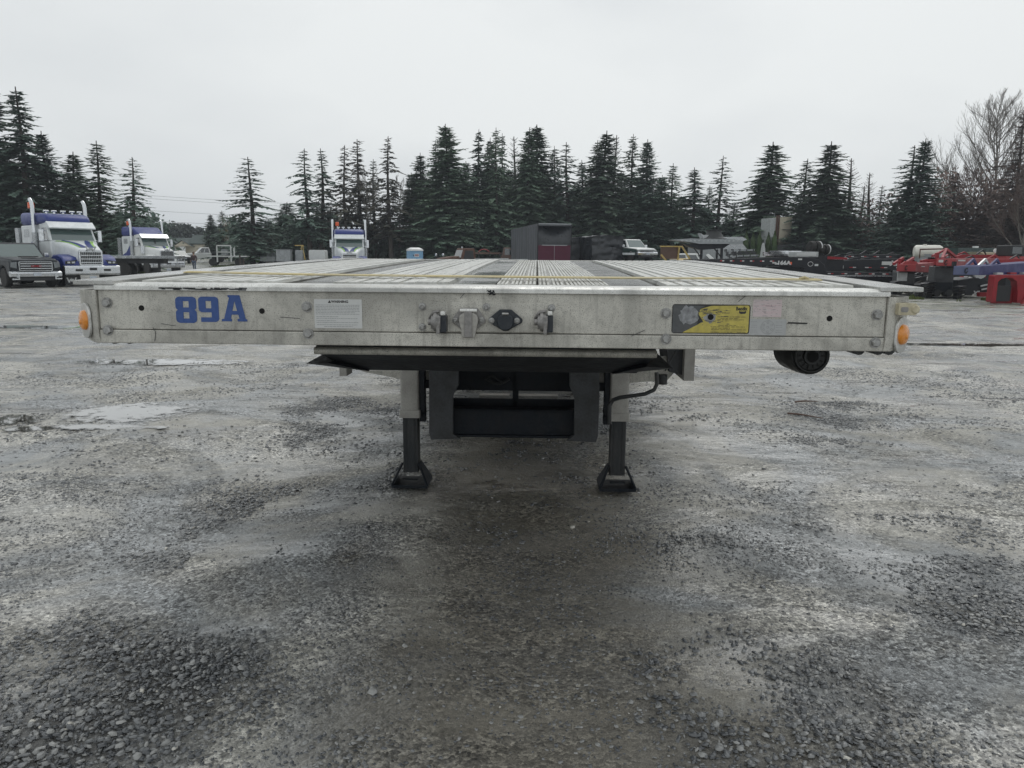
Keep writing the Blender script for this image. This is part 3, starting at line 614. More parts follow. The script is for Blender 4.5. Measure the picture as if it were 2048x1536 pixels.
letA = [[(0, 0), (.40, 0), (.40, .10), (.36, .10), (.40, .26), (.66, .26), (.70, .10), (.62, .10), (.62, 0), (1, 0), (1, .07), (.94, .10), (.74, 1), (.28, 1), (.28, .93), (.33, .90), (.10, .10), (0, .08)], [(.43, .40), (.62, .40), (.53, .78)]]
for lp, bx in ((eight, (350, 593, 395, 646)), (nine, (396, 593, 439, 644)), (letA, (441, 590, 495, 643))):
    holed(scale_loops(lp, *bx), -.0016, -.0002, 'numeral' if lp is not letA else 'letter', M['blue_print'], num)
# the white warning label
lab, a, b = quadlet(628, 598, 725, 657, -.0014, M['white_lbl'], 'warning_label', T, .0012)
w_, h_ = b[0]-a[0], a[1]-b[1]; fx = lambda u: a[0]+u*w_; fz = lambda v: b[1]+v*h_
text_mesh('WARNING', .0105, M['ink'], 'warning_word', lab, (fx(.54), -.0016, fz(.915)), ext=.0002, bold=.0004, sx=1.05)
mb = MB(); mb.ext([(fx(.29), fz(.87)), (fx(.36), fz(.87)), (fx(.325), fz(.97))], 'y', -.0018, -.0014); mb.build('warning_triangle', M['ink'], lab)
def fake_lines(par, fx, fz, rows, seed, m, y=-.0018, hh=.0012):
    r_ = random.Random(seed); mb = MB()
    for v, u0, u1 in rows:
        u = u0
        while u < u1:
            l = r_.uniform(.02, .07); e = min(u+l, u1); mb.box(fx(u), fx(e), y, y+.0004, fz(v)-hh/2, fz(v)+hh/2); u = e+.012
    return mb.build('fine_print', m, par, kind='stuff')
rows = [(.80-i*.052, .03, .95-.1*(i == 5)) for i in range(7)]+[(.40, .04, .5), (.34, .04, .9), (.26, .04, .45), (.20, .04, .92), (.12, .05, .9), (.06, .2, .8)]
fake_lines(lab, fx, fz, rows, 1, M['grey_ink'])
# yellow label with its scraped left half
lab, a, b = quadlet(1345, 608, 1498, 668, -.0012, M['ink'], 'yellow_label', T, .001, .008)
w_, h_ = b[0]-a[0], a[1]-b[1]; fx2 = lambda u: a[0]+u*w_; fz2 = lambda v: b[1]+v*h_
MB().ext([(fx2(.14), fz2(.03)), (fx2(.97), fz2(.03)), (fx2(.985), fz2(.08)), (fx2(.985), fz2(.93)), (fx2(.97), fz2(.975)), (fx2(.5), fz2(.95)), (fx2(.36), fz2(.84)), (fx2(.33), fz2(.70)), (fx2(.40), fz2(.42)), (fx2(.33), fz2(.30))], 'y', -.0016, -.0012).build('yellow_panel', M['yellow_lbl'], lab)
MB().ext([(fx2(.01), fz2(.03)), (fx2(.13), fz2(.03)), (fx2(.325), fz2(.29)), (fx2(.34), fz2(.60)), (fx2(.36), fz2(.86)), (fx2(.42), fz2(.95)), (fx2(.01), fz2(.97))], 'y', -.0016, -.0012).build('charcoal_panel', M['lbl_dk'], lab)
r_ = random.Random(9)
def ragged(cx, cz, w, h, n, seed, amp=.3):
    r_ = random.Random(seed); return [(fx2(cx+w*math.cos(2*math.pi*i/n)*(1+r_.uniform(-amp, amp))), fz2(cz+h*math.sin(2*math.pi*i/n)*(1+r_.uniform(-amp, amp)))) for i in range(n)]
MB().ext(ragged(.22, .62, .12, .33, 26, 3, .22), 'y', -.0020, -.0016).build('scraped_patch', M['lbl_grey'], lab)
MB().ext(ragged(.48, .55, .07, .16, 20, 5, .35), 'y', -.0019, -.0016).build('scraped_patch', M['lbl_grey'], lab)
mb = MB()
for q in range(70):
    u = r_.uniform(.33, .72)+0; v = r_.choice([r_.gauss(.72, .10), r_.gauss(.42, .08), r_.gauss(.8, .06)]); l = r_.uniform(.01, .06); tl = r_.uniform(-.3, .5)
    mb.bar((fx2(u), -.0021, fz2(v)), (fx2(u+l), -.0021, fz2(v+l*tl)), .0004, r_.uniform(.0006, .0022), (0, 0, 1))
mb.build('scratches', M['lbl_dk'], lab, kind='stuff')
x_, z_ = fp(1421, 634); MB().tube([(x_, -.0026, z_), (x_, 0, z_)], .0092, 18).build('bolt_hole', M['hole'], lab)
text_mesh('Bendix', .0155, M['ink'], 'label_word', lab, (fx2(.885), -.002, fz2(.86)), ext=.0002, bold=.0005, sx=.80)
MB().ext([(fx2(.855), fz2(.79)), (fx2(.87), fz2(.77)), (fx2(.92), fz2(.765)), (fx2(.945), fz2(.79)), (fx2(.945), fz2(.72)), (fx2(.93), fz2(.69)), (fx2(.88), fz2(.685)), (fx2(.855), fz2(.71))], 'y', -.002, -.0016).build('label_emblem', M['ink'], lab)
fake_lines(lab, fx2, fz2, [(.58, .58, .95), (.53, .62, .84), (.48, .58, .93), (.29, .60, .84), (.24, .50, .94), (.19, .51, .75), (.14, .51, .96), (.055, .50, .78), (.055, .84, .96)], 2, M['ink'], -.0021, .0011)
fake_lines(lab, fx2, fz2, [(.22, .30, .44), (.17, .28, .44), (.11, .24, .44), (.06, .18, .44)], 3, M['yellow_lbl'], -.0021, .0008)
lab, a, b = quadlet(1507, 599, 1562, 634, -.0012, M['pink_lbl'], 'pink_label', T, .001)
w_, h_ = b[0]-a[0], a[1]-b[1]; fx3 = lambda u: a[0]+u*w_; fz3 = lambda v: b[1]+v*h_
mb = MB(); r_ = random.Random(12)
for q in range(46):
    u, v = r_.random()*.9, r_.random()*.96+.02; l = r_.uniform(.02, .16); mb.box(fx3(u), fx3(min(u+l, .99)), -.0016, -.0012, fz3(v), fz3(v)+r_.uniform(.0003, .0010))
mb.build('faded_print', M['grey_ink'], lab, kind='stuff')
lab, a, b = quadlet(1499, 638, 1571, 671, -.0011, M['silver_lbl'], 'wiring_label', T, .0009)
w_, h_ = b[0]-a[0], a[1]-b[1]; fx4 = lambda u: a[0]+u*w_; fz4 = lambda v: b[1]+v*h_
mb = MB()
def ring(cx, cz, r, t, n=28):
    for i in range(n):
        p = [(cx+rr_*math.cos(2*math.pi*k/n), -.0015, cz+rr_*math.sin(2*math.pi*k/n)) for k, rr_ in ((i, r-t), (i+1, r-t), (i+1, r), (i, r))]; mb.quad(*p)
ccx, ccz = fx4(.50), fz4(.5); ring(ccx, ccz, .021, .0008)
for k in range(6):
    an = math.pi*k/3+math.pi/2; ring(ccx+.014*math.cos(an), ccz+.014*math.sin(an), .0035, .0008, 12)
ring(ccx, ccz, .0035, .0008, 12); mb.build('wiring_diagram', M['faint_ink'], lab)
fake_lines(lab, fx4, fz4, [(v, u, u+.17) for v in (.2, .32, .5, .62, .84) for u in (.04, .72)], 7, M['faint_ink'], -.0015, .0009)
MB().ext([fp(*p) for p in ((1574, 647), (1577, 644), (1616, 645.5), (1613, 648.5))], 'y', -.0014, -.0002).build('black_tag', M['ink'], T)
# dirt smears on the front rail: chipped paint along the lip
mb = MB(); r_ = random.Random(31)
for q in range(40):
    px = r_.uniform(315, 480); x_, z_ = fp(px, 574.5+r_.uniform(-1.2, 2.2)+px*.005, -.013); mb.box(x_, x_+r_.uniform(.006, .03), -.0135, -.0122, z_-.003, z_+.001)
mb.build('lip_chips', M['steel_frame'], T, kind='stuff')
mb = MB()
for q in range(26):
    px = r_.gauss(985, 5); x_, z_ = fp(px, 585+r_.gauss(0, 1.5)+(px-985)*.25, -.002); mb.bar((x_, -.004, z_), (x_+r_.uniform(-.006, .008), -.014, z_+r_.uniform(-.004, .004)), .003, .003)
mb.build('mud_clod', M['steel_dk'], T, kind='stuff')
mb = MB()
for pts in ([(306, 655), (312, 662), (313, 672), (311, 682)], [(322, 647), (345, 651), (352, 650)], [(560, 634), (600, 637)], [(1262, 672), (1290, 660)], [(1491, 592), (1477, 603)], [(930, 585), (920, 597)]):
    q = [fp(*p, -.001) for p in pts]
    for (x0_, z0_), (x1_, z1_) in zip(q, q[1:]): mb.bar((x0_, -.0008 if z0_ > ZS else -.0068, z0_), (x1_, -.0008 if z1_ > ZS else -.0068, z1_), .0008, .0016)
mb.build('scratches', M['steel_frame'], T, kind='stuff')
# corner lamps
def amber(x1, x2, py, s):
    xm = (x1+x2)/2; z_ = fp(990, py-(0 if s < 0 else 8), .03)[1]
    g = bpy.data.objects.new('marker_lamp', None); C.objects.link(g); g.parent = T; g.location = (xm+s*.002, .022, z_)
    g.rotation_euler = (0, 0, R(42)*s)
    MB().ext(rrect(0, 0, .082, .112, .036, 6), 'y', -.006, .002).build('lamp_plate', M['alu_lip'], g, bevel=.002)
    MB().lathe([(-.006, .032), (-.014, .030), (-.018, .022), (-.020, 0)], (0, 0, .002), (0, 1, 0), 24).build('lamp_lens', M['amber'], g, smooth=50)
    MB().lathe([(-.019, .009), (-.022, .007), (-.023, 0)], (0, 0, -.004), (0, 1, 0), 12).build('lens_boss', M['amber'], g, smooth=50)
amber(XL1, XL2, 649, -1); amber(XR1, XR2, 669, 1)
x_, z_ = fp(1806, 617, .01)
bl = MB().ext(rrect(x_-.004, z_, .054, .036, .003, 2), 'y', -.03, .05).build('beige_lamp_holder', M['beige'], T, bevel=.002)
MB().ext(rrect(x_-.014, z_-.001, .022, .016, .005, 3), 'y', -.031, -.0302).build('holder_window', M['pin'], bl)
MB().lathe([(-.034, .010), (-.030, .014), (0, .014)], (x_+.018, 0, z_), (0, 1, 0), 16).build('holder_knob', M['beige'], bl, smooth=40)
# ---- the lower deck and running gear behind the step
LD = dz(DL)-.50
MB().box(-W2, W2, DL+.02, 14.2, LD-.05, LD).build('lower_deck', M['deck'], T)
for s in (-1, 1):
    MB().box(s*W2-.02, s*W2+.02, DL+.02, 14.2, LD-.17, LD-.051).build('lower_side_rail', M['alu'], T)
    MB().box(s*.46-.06, s*.46+.06, DL+.3, 13.9, LD-.42, LD-.052).build('lower_beam', M['steel_dk'], T)
    for y in (11.2, 12.5):
        w = MB().lathe([(-.25, .32), (-.27, .48), (-.2, .51), (.2, .51), (.27, .48), (.25, .32)], (s*.98, y, .51), (1, 0, 0), 28).build('wheel', M['rubber'], T, smooth=40)
        MB().lathe([(-.2, .33), (-.2, .12), (.2, .12), (.2, .33)], (s*.98, y, .51), (1, 0, 0), 20).build('rim', M['alu_rail'], w, smooth=40)
for y in (11.2, 12.5): MB().tube([(-.9, y, .51), (.9, y, .51)], .06, 10).build('axle', M['steel_dk'], T)
# ---- yellow strap lying across the upper deck
_yl, _yr = None, None
def deck_y(py, px):                                # where on the deck the photograph point lies
    lo, hi = .05, 3.4
    for _ in range(40):
        m_ = (lo+hi)/2; x_, z_ = fp(px, py, m_)
        if z_ > dz(m_)+.012: lo = m_
        else: hi = m_
    return (lo+hi)/2
P0 = (fp(330, 549, .8)); pts = []
for px, py in ((372, 546), (620, 551.5), (900, 555), (1200, 558), (1450, 559.5), (1640, 562)):
    y = deck_y(py, px); x_, z_ = fp(px, py, y); pts.append((x_, y, dz(y)+.017))
rings = []
for i, p in enumerate(pts):
    rings.append([(p[0], p[1]-.022, p[2]-.004), (p[0], p[1]+.022, p[2]-.001), (p[0], p[1]+.022, p[2]+.003), (p[0], p[1]-.022, p[2])])
st = MB().loft(rings).build('winch_strap', M['strap']); st.location = trailer.location; st.rotation_euler = trailer.rotation_euler
tag(st, 'long faded yellow strap lying across the ribbed aluminium deck', 'strap')
mb = MB()
a = pts[-1]; mb.tube([(a[0]-.07, a[1], a[2]+.002), (a[0]-.055, a[1], a[2]+.007), (a[0]-.04, a[1], a[2]+.002)], .005, 6); mb.build('strap_knot', M['strap'], st, smooth=50)
# ------------------------------------------------------------------ trees
def leaf_mat(name, a, b, rough=.75):
    m = bpy.data.materials.new(name); m.use_nodes = True; t = m.node_tree; p = t.nodes['Principled BSDF']
    tc = N(t, 'ShaderNodeTexCoord'); n_ = N(t, 'ShaderNodeTexNoise', i_Scale=1.1, i_Detail=4.0); t.links.new(tc.outputs['Object'], n_.inputs['Vector'])
    oi = N(t, 'ShaderNodeObjectInfo'); rp = N(t, 'ShaderNodeMix', data_type='RGBA'); mr = N(t, 'ShaderNodeMapRange'); mr.inputs[1].default_value = .35; mr.inputs[2].default_value = .65
    t.links.new(n_.outputs['Fac'], mr.inputs[0]); t.links.new(mr.outputs[0], rp.inputs[0]); rp.inputs[6].default_value = (*a, 1); rp.inputs[7].default_value = (*b, 1)
    hv = N(t, 'ShaderNodeHueSaturation'); v = N(t, 'ShaderNodeMapRange'); v.inputs[3].default_value = .7; v.inputs[4].default_value = 1.35
    t.links.new(oi.outputs['Random'], v.inputs[0]); t.links.new(v.outputs[0], hv.inputs['Value']); t.links.new(rp.outputs[2], hv.inputs['Color']); t.links.new(hv.outputs[0], p.inputs['Base Color'])
    p.inputs['Roughness'].default_value = rough; p.inputs['Specular IOR Level'].default_value = .3
    return m
M['fir'] = leaf_mat('fir_needles', (.100, .158, .118), (.175, .235, .158))
M['fir_dk'] = leaf_mat('dark_fir_needles', (.082, .130, .108), (.140, .195, .148))
M['fir_brown'] = leaf_mat('brownish_needles', (.075, .082, .062), (.13, .11, .085))
M['twig_red'] = leaf_mat('reddish_twigs', (.12, .082, .072), (.18, .135, .115))
M['twig'] = leaf_mat('grey_twigs', (.16, .145, .13), (.24, .215, .19))
M['twig_yel'] = leaf_mat('yellow_twigs', (.13, .12, .04), (.17, .14, .07))
M['bark'] = mat('fir_bark', (.085, .072, .062), .85, 0, (.04, .035, .03), .6, 3, .5, 20)
M['bark_grey'] = mat('grey_bark', (.19, .175, .155), .85, 0, (.09, .08, .07), .6, 3, .5, 20)
M['hedge'] = leaf_mat('hedge_green', (.030, .060, .020), (.055, .085, .030))
M['grass'] = leaf_mat('grass_blades', (.06, .10, .02), (.12, .13, .045))
M['far_tree'] = leaf_mat('far_fir_needles', (.045, .065, .050), (.075, .090, .065))
def fast_mesh(name, V, F, m):
    V = np.asarray(V, np.float32); F = np.asarray(F, np.int32); k = F.shape[1]
    me = bpy.data.meshes.new(name); me.vertices.add(len(V)); me.vertices.foreach_set('co', V.ravel())
    me.loops.add(F.size); me.loops.foreach_set('vertex_index', F.ravel()); me.polygons.add(len(F))
    me.polygons.foreach_set('loop_start', np.arange(0, F.size, k, dtype=np.int32)); me.polygons.foreach_set('loop_total', np.full(len(F), k, np.int32))
    me.update(); me.materials.append(m); return me
def conifer(seed, whorls=44, per=6, rad=.17, base=.06, droop=.35, power=.85, sprays=11, size=.030, gap=.0, rough=.25, top_thin=True, lean=0, wob=.3):
    # unit height; returns crown mesh and trunk mesh
    r = random.Random(seed); V = []; F = []; tb = MB()
    tr = [(lean*t*t+.006*math.sin(5*t+seed), .005*math.cos(4*t+seed), t) for t in [i/10 for i in range(11)]]
    tb.tube(tr, [.013*(1-.93*i/10)+.0006 for i in range(11)], 6)
    side = r.uniform(0, 6.28)
    def spray(p, d, L, W):
        n = Vector((r.uniform(-.6, .6), r.uniform(-.6, .6), 1)).normalized(); w = d.cross(n)
        if w.length < 1e-4: return
        w = w.normalized()*W; b = len(V); e = p+d*L
        V.extend([tuple(p-w*.25), tuple(p+d*L*.45-w), tuple(e), tuple(p+d*L*.45+w)]); F.append((b, b+1, b+2, b+3))
    for k in range(whorls):
        t = base+(1-base)*(k/(whorls-1))**.92
        t = t*.965
        if r.random() < gap: continue
        env = min((1-t)**power, (1-t)*1.38+.012)
        if t < .25: env *= .80+.2*(t-base)/(.25-base+1e-6)
        c = Vector((lean*t*t+.006*math.sin(5*t+seed), .005*math.cos(4*t+seed), t))
        nb = max(3, int(per*(.65+.6*env)*r.uniform(.7, 1.25)))
        a0 = r.uniform(0, 6.28)
        for j in range(nb):
            az = a0+6.283*j/nb+r.uniform(-.4, .4)
            L = rad*env*r.uniform(1-rough*2.2, 1.12)*(1+wob*.35*math.sin(az*2+side+t*9))+.006
            if L < .004: continue
            up = .55 if t > .82 else .12
            up += r.uniform(-.15, .22); dr = droop*r.uniform(.6, 1.4); cj = c+Vector((0, 0, r.uniform(-.5, .5)*(1-base)/whorls))
            if r.random() < .07: L *= 1.3
            P = []
            for q in range(5):
                s = q/4; P.append(cj+Vector((math.cos(az+.25*s)*L*s, math.sin(az+.25*s)*L*s, L*(up*s-dr*1.5*s*s+(.18*s**4)))))
            tb.tube([P[0], P[2], P[4]], [.0016*(.4+env), .0010*(.4+env), .0004], 3, False)
            ns = max(4, int(1.7*sprays*(.35+.9*L/rad)))
            for q in range(ns):
                s = .12+.88*(q+r.random()*.7)/ns; i = min(int(s*4), 3); f = s*4-i; p = P[i].lerp(P[i+1], f); d = (P[i+1]-P[i]).normalized()
                for sg in (-1, 1):
                    dd = (d*r.uniform(.4, 1.0)+Vector((-math.sin(az), math.cos(az), 0))*sg*r.uniform(.35, .95)+Vector((0, 0, r.uniform(-.75, .10)))).normalized()
                    sc = size*.68*(.55+.75*(1-s))*(.45+.75*min(1, L/rad*1.4))*r.uniform(.7, 1.3)
                    spray(p, dd, sc, sc*.24)
            spray(P[4]-(P[4]-P[3])*.3, (P[4]-P[3]).normalized(), size*.5, size*.09)
    return V, F, tb
ARCH = {}
def arch(key, m, bark='bark', **kw):
    V, F, tb = conifer(**kw); tr = new_mesh('trunk', tb.v, tb.f); tr.materials.append(M[bark])
    ARCH[key] = (fast_mesh('crown', V, F, M[m]), tr)
arch('dense1', 'fir', seed=1, whorls=72, per=10, rad=.20, sprays=15, size=.034, droop=.30, base=.03)
arch('dense2', 'fir', seed=2, whorls=66, per=9, rad=.18, sprays=14, size=.036, droop=.38, base=.04, power=.75, rough=.3)
arch('dense3', 'fir_dk', seed=3, whorls=74, per=9, rad=.22, sprays=14, size=.034, droop=.22, base=.02, power=.95, rough=.3)
arch('mid1', 'fir', seed=4, whorls=52, per=7, rad=.20, sprays=12, size=.036, droop=.35, base=.06, power=.8, rough=.35, gap=.06)
arch('mid2', 'fir_dk', seed=5, whorls=50, per=7, rad=.18, sprays=12, size=.038, droop=.42, base=.08, power=.7, rough=.35, gap=.08)
arch('open1', 'fir_dk', seed=6, whorls=36, per=6, rad=.20, sprays=10, size=.036, droop=.40, base=.07, power=.75, rough=.3, gap=.08)
arch('open2', 'fir_dk', seed=7, whorls=34, per=6, rad=.17, sprays=10, size=.036, droop=.45, base=.22, power=.55, rough=.4, gap=.18, wob=.8)
arch('open3', 'fir_brown', seed=8, whorls=36, per=6, rad=.18, sprays=10, size=.036, droop=.45, base=.24, power=.6, rough=.4, gap=.15, wob=.8)
arch('thin1', 'fir_brown', seed=9, whorls=30, per=6, rad=.11, sprays=6, size=.018, droop=-.25, base=.12, power=.7, rough=.3)
arch('brown1', 'twig_red', seed=10, whorls=46, per=8, rad=.22, sprays=11, size=.030, droop=.15, base=.05, power=.6, rough=.35, wob=.8)
def fir(px, top, D, kind, wpx, label, name='fir_tree', group='conifers standing round the yard', cat='tree'):
    x, y, z = on(px, D); H = at(px, top, D).z-z; o = root(name, label, cat, (x, y, z), random.Random(px*7+top).uniform(0, 360), group)
    base_r = {'dense1': .20, 'dense2': .18, 'dense3': .22, 'mid1': .20, 'mid2': .18, 'open1': .20, 'open2': .17, 'open3': .18, 'thin1': .11, 'brown1': .22}[kind]
    wr = wpx*1.5/2/FPX*D/(base_r*.88); o.scale = (wr, wr, H)
    for nm, me in zip(('crown', 'trunk'), ARCH[kind]):
        c = bpy.data.objects.new(nm, me); C.objects.link(c); c.parent = o
    return o
FIRS = [
 (-40, 150, 70, 'dense3', 190, 'tall dark fir cut off by the left edge of the picture'),
 (14, 168, 74, 'mid1', 170, 'tallest fir of the far left clump, pointed top above the grey pickup'),
 (66, 174, 70, 'mid2', 140, 'slender tall fir with a bare thin leader, above the first blue truck cab'),
 (112, 262, 72, 'dense3', 130, 'broad dense dark fir with rounded top right of the slender tall fir'),
 (165, 303, 76, 'dense2', 110, 'middling pointed fir above the right exhaust stack of the first blue truck'),
 (212, 281, 72, 'mid1', 125, 'ragged fir with shaggy side limbs between the two parked blue trucks'),
 (277, 314, 68, 'open1', 110, 'open fir with separate drooping tiers, last of the left clump by the power lines'),
 (40, 330, 84, 'dense1', 190, 'low dense fir filling the gap behind the first blue truck'),
 (190, 400, 84, 'dense3', 160, 'squat dark fir behind the sleeper of the second blue truck'),
 (428, 428, 130, 'dense2', 42, 'small dark fir behind the gable end of the green roofed house'),
 (450, 421, 126, 'mid1', 54, 'small fir with a broken top right of the green roofed house'),
 (508, 314, 92, 'open1', 118, 'lone wide open fir standing right of the house with sky all round its tip'),
 (540, 440, 108, 'dense1', 90, 'short bushy fir at the foot of the lone wide fir'),
 (577, 404, 104, 'dense2', 92, 'rounded green fir with soft top between the lone fir and the ragged group'),
 (598, 470, 112, 'dense1', 60, 'low fir behind the grey boxed trailer'),
 (619, 297, 96, 'open2', 84, 'leftmost ragged fir of the see-through group behind the facing truck'),
 (648, 297, 98, 'open2', 90, 'second ragged fir of the see-through group, forked near its tip'),
 (695, 290, 96, 'open3', 80, 'flat topped thin brownish fir above the facing truck cab'),
 (722, 278, 100, 'open3', 96, 'tall brownish fir with a dense pointed tip above the facing truck'),
 (752, 318, 102, 'open2', 70, 'lower ragged fir between the two tall brownish ones'),
 (781, 272, 96, 'open3', 84, 'ragged fir with a leaning tip, last before the solid dark wood'),
 (665, 420, 108, 'dense3', 110, 'low dark fir directly behind the facing truck'),
 (770, 430, 104, 'mid2', 110, 'low fir with brown skirts left of the blue portable toilet'),
 (826, 345, 100, 'dense1', 90, 'shorter fir at the left flank of the solid dark wood'),
 (844, 305, 98, 'dense2', 80, 'spiky fir second from the left in the solid dark wood'),
 (872, 280, 96, 'mid1', 84, 'fir leaning close to the tall twin crown of the dark wood'),
 (893, 248, 95, 'dense1', 128, 'tallest broad fir near the left of the dark wood with shaggy right limbs'),
 (930, 322, 97, 'dense3', 90, 'lower dark fir between the tall broad fir and the needle topped pair'),
 (958, 258, 98, 'mid2', 76, 'fir with a needle thin leader above the rusty truck'),
 (978, 275, 100, 'dense2', 74, 'fir crowded between two needle topped neighbours above the red hoop'),
 (992, 255, 97, 'mid1', 80, 'needle topped fir right of the middle pair in the dark wood'),
 (1004, 266, 103, 'mid2', 60, 'thin fir just left of the black and maroon trailer'),
 (1029, 273, 104, 'thin1', 60, 'thin pale fir showing through the gap above the maroon trailer'),
 (1056, 254, 97, 'dense2', 90, 'left half of the double topped fir above the black and maroon trailer'),
 (1069, 249, 99, 'dense1', 120, 'right and higher half of the double topped fir above the maroon trailer'),
 (1104, 292, 100, 'mid1', 80, 'narrow fir right of the double topped one'),
 (1131, 284, 98, 'open1', 100, 'open topped fir above the black tarpaulin heap'),
 (1160, 320, 103, 'mid2', 80, 'low fir in the notch left of the high centre right pair'),
 (1190, 280, 101, 'mid1', 90, 'pale fir touching the left side of the high fir above the old pickup'),
 (1203, 261, 96, 'dense2', 116, 'high fir with broad shoulders above the tarpaulins and the old pickup'),
 (1222, 270, 99, 'thin1', 60, 'spindly fir with bare leader beside the high broad shouldered fir'),
 (1259, 268, 101, 'mid1', 86, 'pale grey green fir left of the smooth dark cone'),
 (1289, 278, 95, 'dense3', 112, 'smooth dark cone shaped fir above the old white and green pickup'),
 (1318, 350, 99, 'dense1', 80, 'shorter fir leaning on the smooth dark cone'),
 (1337, 326, 96, 'mid1', 84, 'small topped fir above the yellow bucket'),
 (1380, 335, 93, 'mid2', 98, 'blunt headed fir above the black plastic cowl'),
 (1412, 370, 97, 'mid1', 60, 'small fir tucked left of the open tiered one'),
 (1433, 311, 94, 'open1', 92, 'open tiered fir with visible stem above the row of black trailers'),
 (1462, 405, 99, 'mid1', 90, 'low fir in the wide gap before the big right hand cone'),
 (1528, 284, 92, 'dense2', 132, 'big shaggy cone of a fir standing before the tall cream tower'),
 (1500, 420, 96, 'dense1', 100, 'low fir behind the clipped hedge'),
 (1601, 317, 88, 'mid1', 104, 'left fir of the right hand pair beside the cream tower'),
 (1642, 283, 86, 'dense2', 126, 'taller fir of the right hand pair above the upturned axles'),
 (1685, 317, 90, 'thin1', 72, 'almost bare pole of a fir with short upturned limbs'),
 (1712, 372, 94, 'thin1', 56, 'short thin fir right of the bare pole'),
 (1727, 345, 92, 'thin1', 60, 'thin dead topped fir two right of the bare pole'),
 (1750, 370, 90, 'open3', 56, 'small dark spire left of the big black green fir'),
 (1802, 291, 80, 'open1', 130, 'lopsided fir with long limbs to the left behind the white pickup'),
 (1823, 277, 78, 'dense3', 126, 'big black green fir above the white tank'),
 (1710, 450, 86, 'brown1', 110, 'low russet fir above the black lowbed trailers'),
 (1893, 345, 84, 'brown1', 90, 'russet fir with thin leader left of the great bare tree'),
 (2012, 222, 76, 'brown1', 120, 'tall reddish fir right of the great bare tree at the right edge'),
 (2045, 300, 72, 'brown1', 120, 'reddish fir cut off by the right edge of the picture'),
 (1955, 400, 82, 'brown1', 130, 'low brown fir beneath the great bare tree'),
]
FILL = ((850, 372, 'dense1', 'lower fir filling in behind the left flank of the dark wood'), (912, 340, 'dense2', 'half hidden fir behind the tallest broad fir'), (945, 352, 'dense3', 'low dark fir behind the needle topped pair'), (1018, 338, 'dense1', 'low fir directly behind the left edge of the curtain sided trailer'), (1042, 360, 'dense3', 'dark fir behind the roof of the curtain sided trailer'), (1092, 345, 'dense2', 'fir right behind the header of the curtain sided trailer'), (1118, 362, 'dense3', 'low dark fir above the smoother tarpaulin'), (1148, 366, 'dense1', 'low fir above the gap between the two tarpaulin loads'), (1178, 350, 'dense3', 'dark fir behind the crumpled tarpaulin load'), (1236, 342, 'dense1', 'half hidden fir between the high fir and the pale grey green one'), (1274, 356, 'dense2', 'low fir directly behind the old two tone pickup'), (1308, 385, 'dense3', 'low dark fir right of the old two tone pickup'), (1356, 392, 'dense1', 'low fir behind the yellow skip bucket'), (1396, 412, 'dense2', 'low fir behind the black cowl'), (1592, 405, 'dense3', 'dark low fir right of the cream tower'), (1665, 400, 'dense1', 'low fir at the foot of the bare pole of a fir'), (1778, 405, 'dense3', 'low dark fir left of the white tank'), (636, 400, 'mid1', 'low fir left behind the facing truck'), (245, 420, 'dense1', 'low fir at the foot of the open fir with drooping tiers'), (135, 380, 'dense2', 'low fir behind the right exhaust of the nearest truck'))
FIRS += [(a, b, 106 if 600 < a < 1500 else 86, k, 104, l) for a, b, k, l in FILL]
for px, top, D, kind, wpx, lab in FIRS: fir(px, top, D, kind, wpx, lab)
# bare trees
def bare(seed, H, spread, levels=6, thick=.16, upright=.55):
    r = random.Random(seed); tb = MB(); tw = MB(); k0 = thick*1.3
    def limb(p, d, L, rad, lv, up):
        n = 5; pts = [p]; dd = d.copy()
        for i in range(n):
            dd = (dd+Vector((r.gauss(0, .05), r.gauss(0, .05), up))).normalized(); pts.append(pts[-1]+dd*L/n)
        (tb if lv == 2 else tw).tube(pts, [max(rad*(1-.8*i/n), .010) for i in range(n+1)], 4 if lv == 2 else 3, False)
        if lv == 0: return
        m = {2: 11, 1: 6}[lv] if levels > 5 else {2: 6, 1: 4}[lv]
        for i in range(m):
            f = .22+.76*(i+r.random()*.8)/m; j = min(int(f*n), n-1); q = pts[j].lerp(pts[j+1], f*n-j); t = (pts[j+1]-pts[j]).normalized()
            ax = Vector((r.gauss(0, 1), r.gauss(0, 1), r.gauss(0, .4))).normalized()
            limb(q, (t+ax*.62*spread).normalized(), L*(.62-.30*f)*r.uniform(.7, 1.15), rad*.45, lv-1, .10)
    T0 = [Vector((.35*math.sin(i*.9+seed)*i/12, .3*math.cos(i*.7)*i/12, H*i/10)) for i in range(11)]
    tb.tube(T0, [k0*(1-.92*i/10) for i in range(11)], 6, False)
    nl = 42 if levels > 6 else 28 if levels > 5 else 16
    for i in range(nl):
        f = .16+.80*(i+r.random()*.7)/nl; q = T0[int(f*10)].lerp(T0[min(int(f*10)+1, 10)], f*10-int(f*10)); az = i*2.4+r.uniform(-.4, .4)
        L = H*(.52*(1-f)**.8+.06)*r.uniform(.8, 1.15)
        limb(q, Vector((math.cos(az)*spread, math.sin(az)*spread, .95)).normalized(), L, k0*.42*(1-f*.6), 2, .07)
    return tb, tw
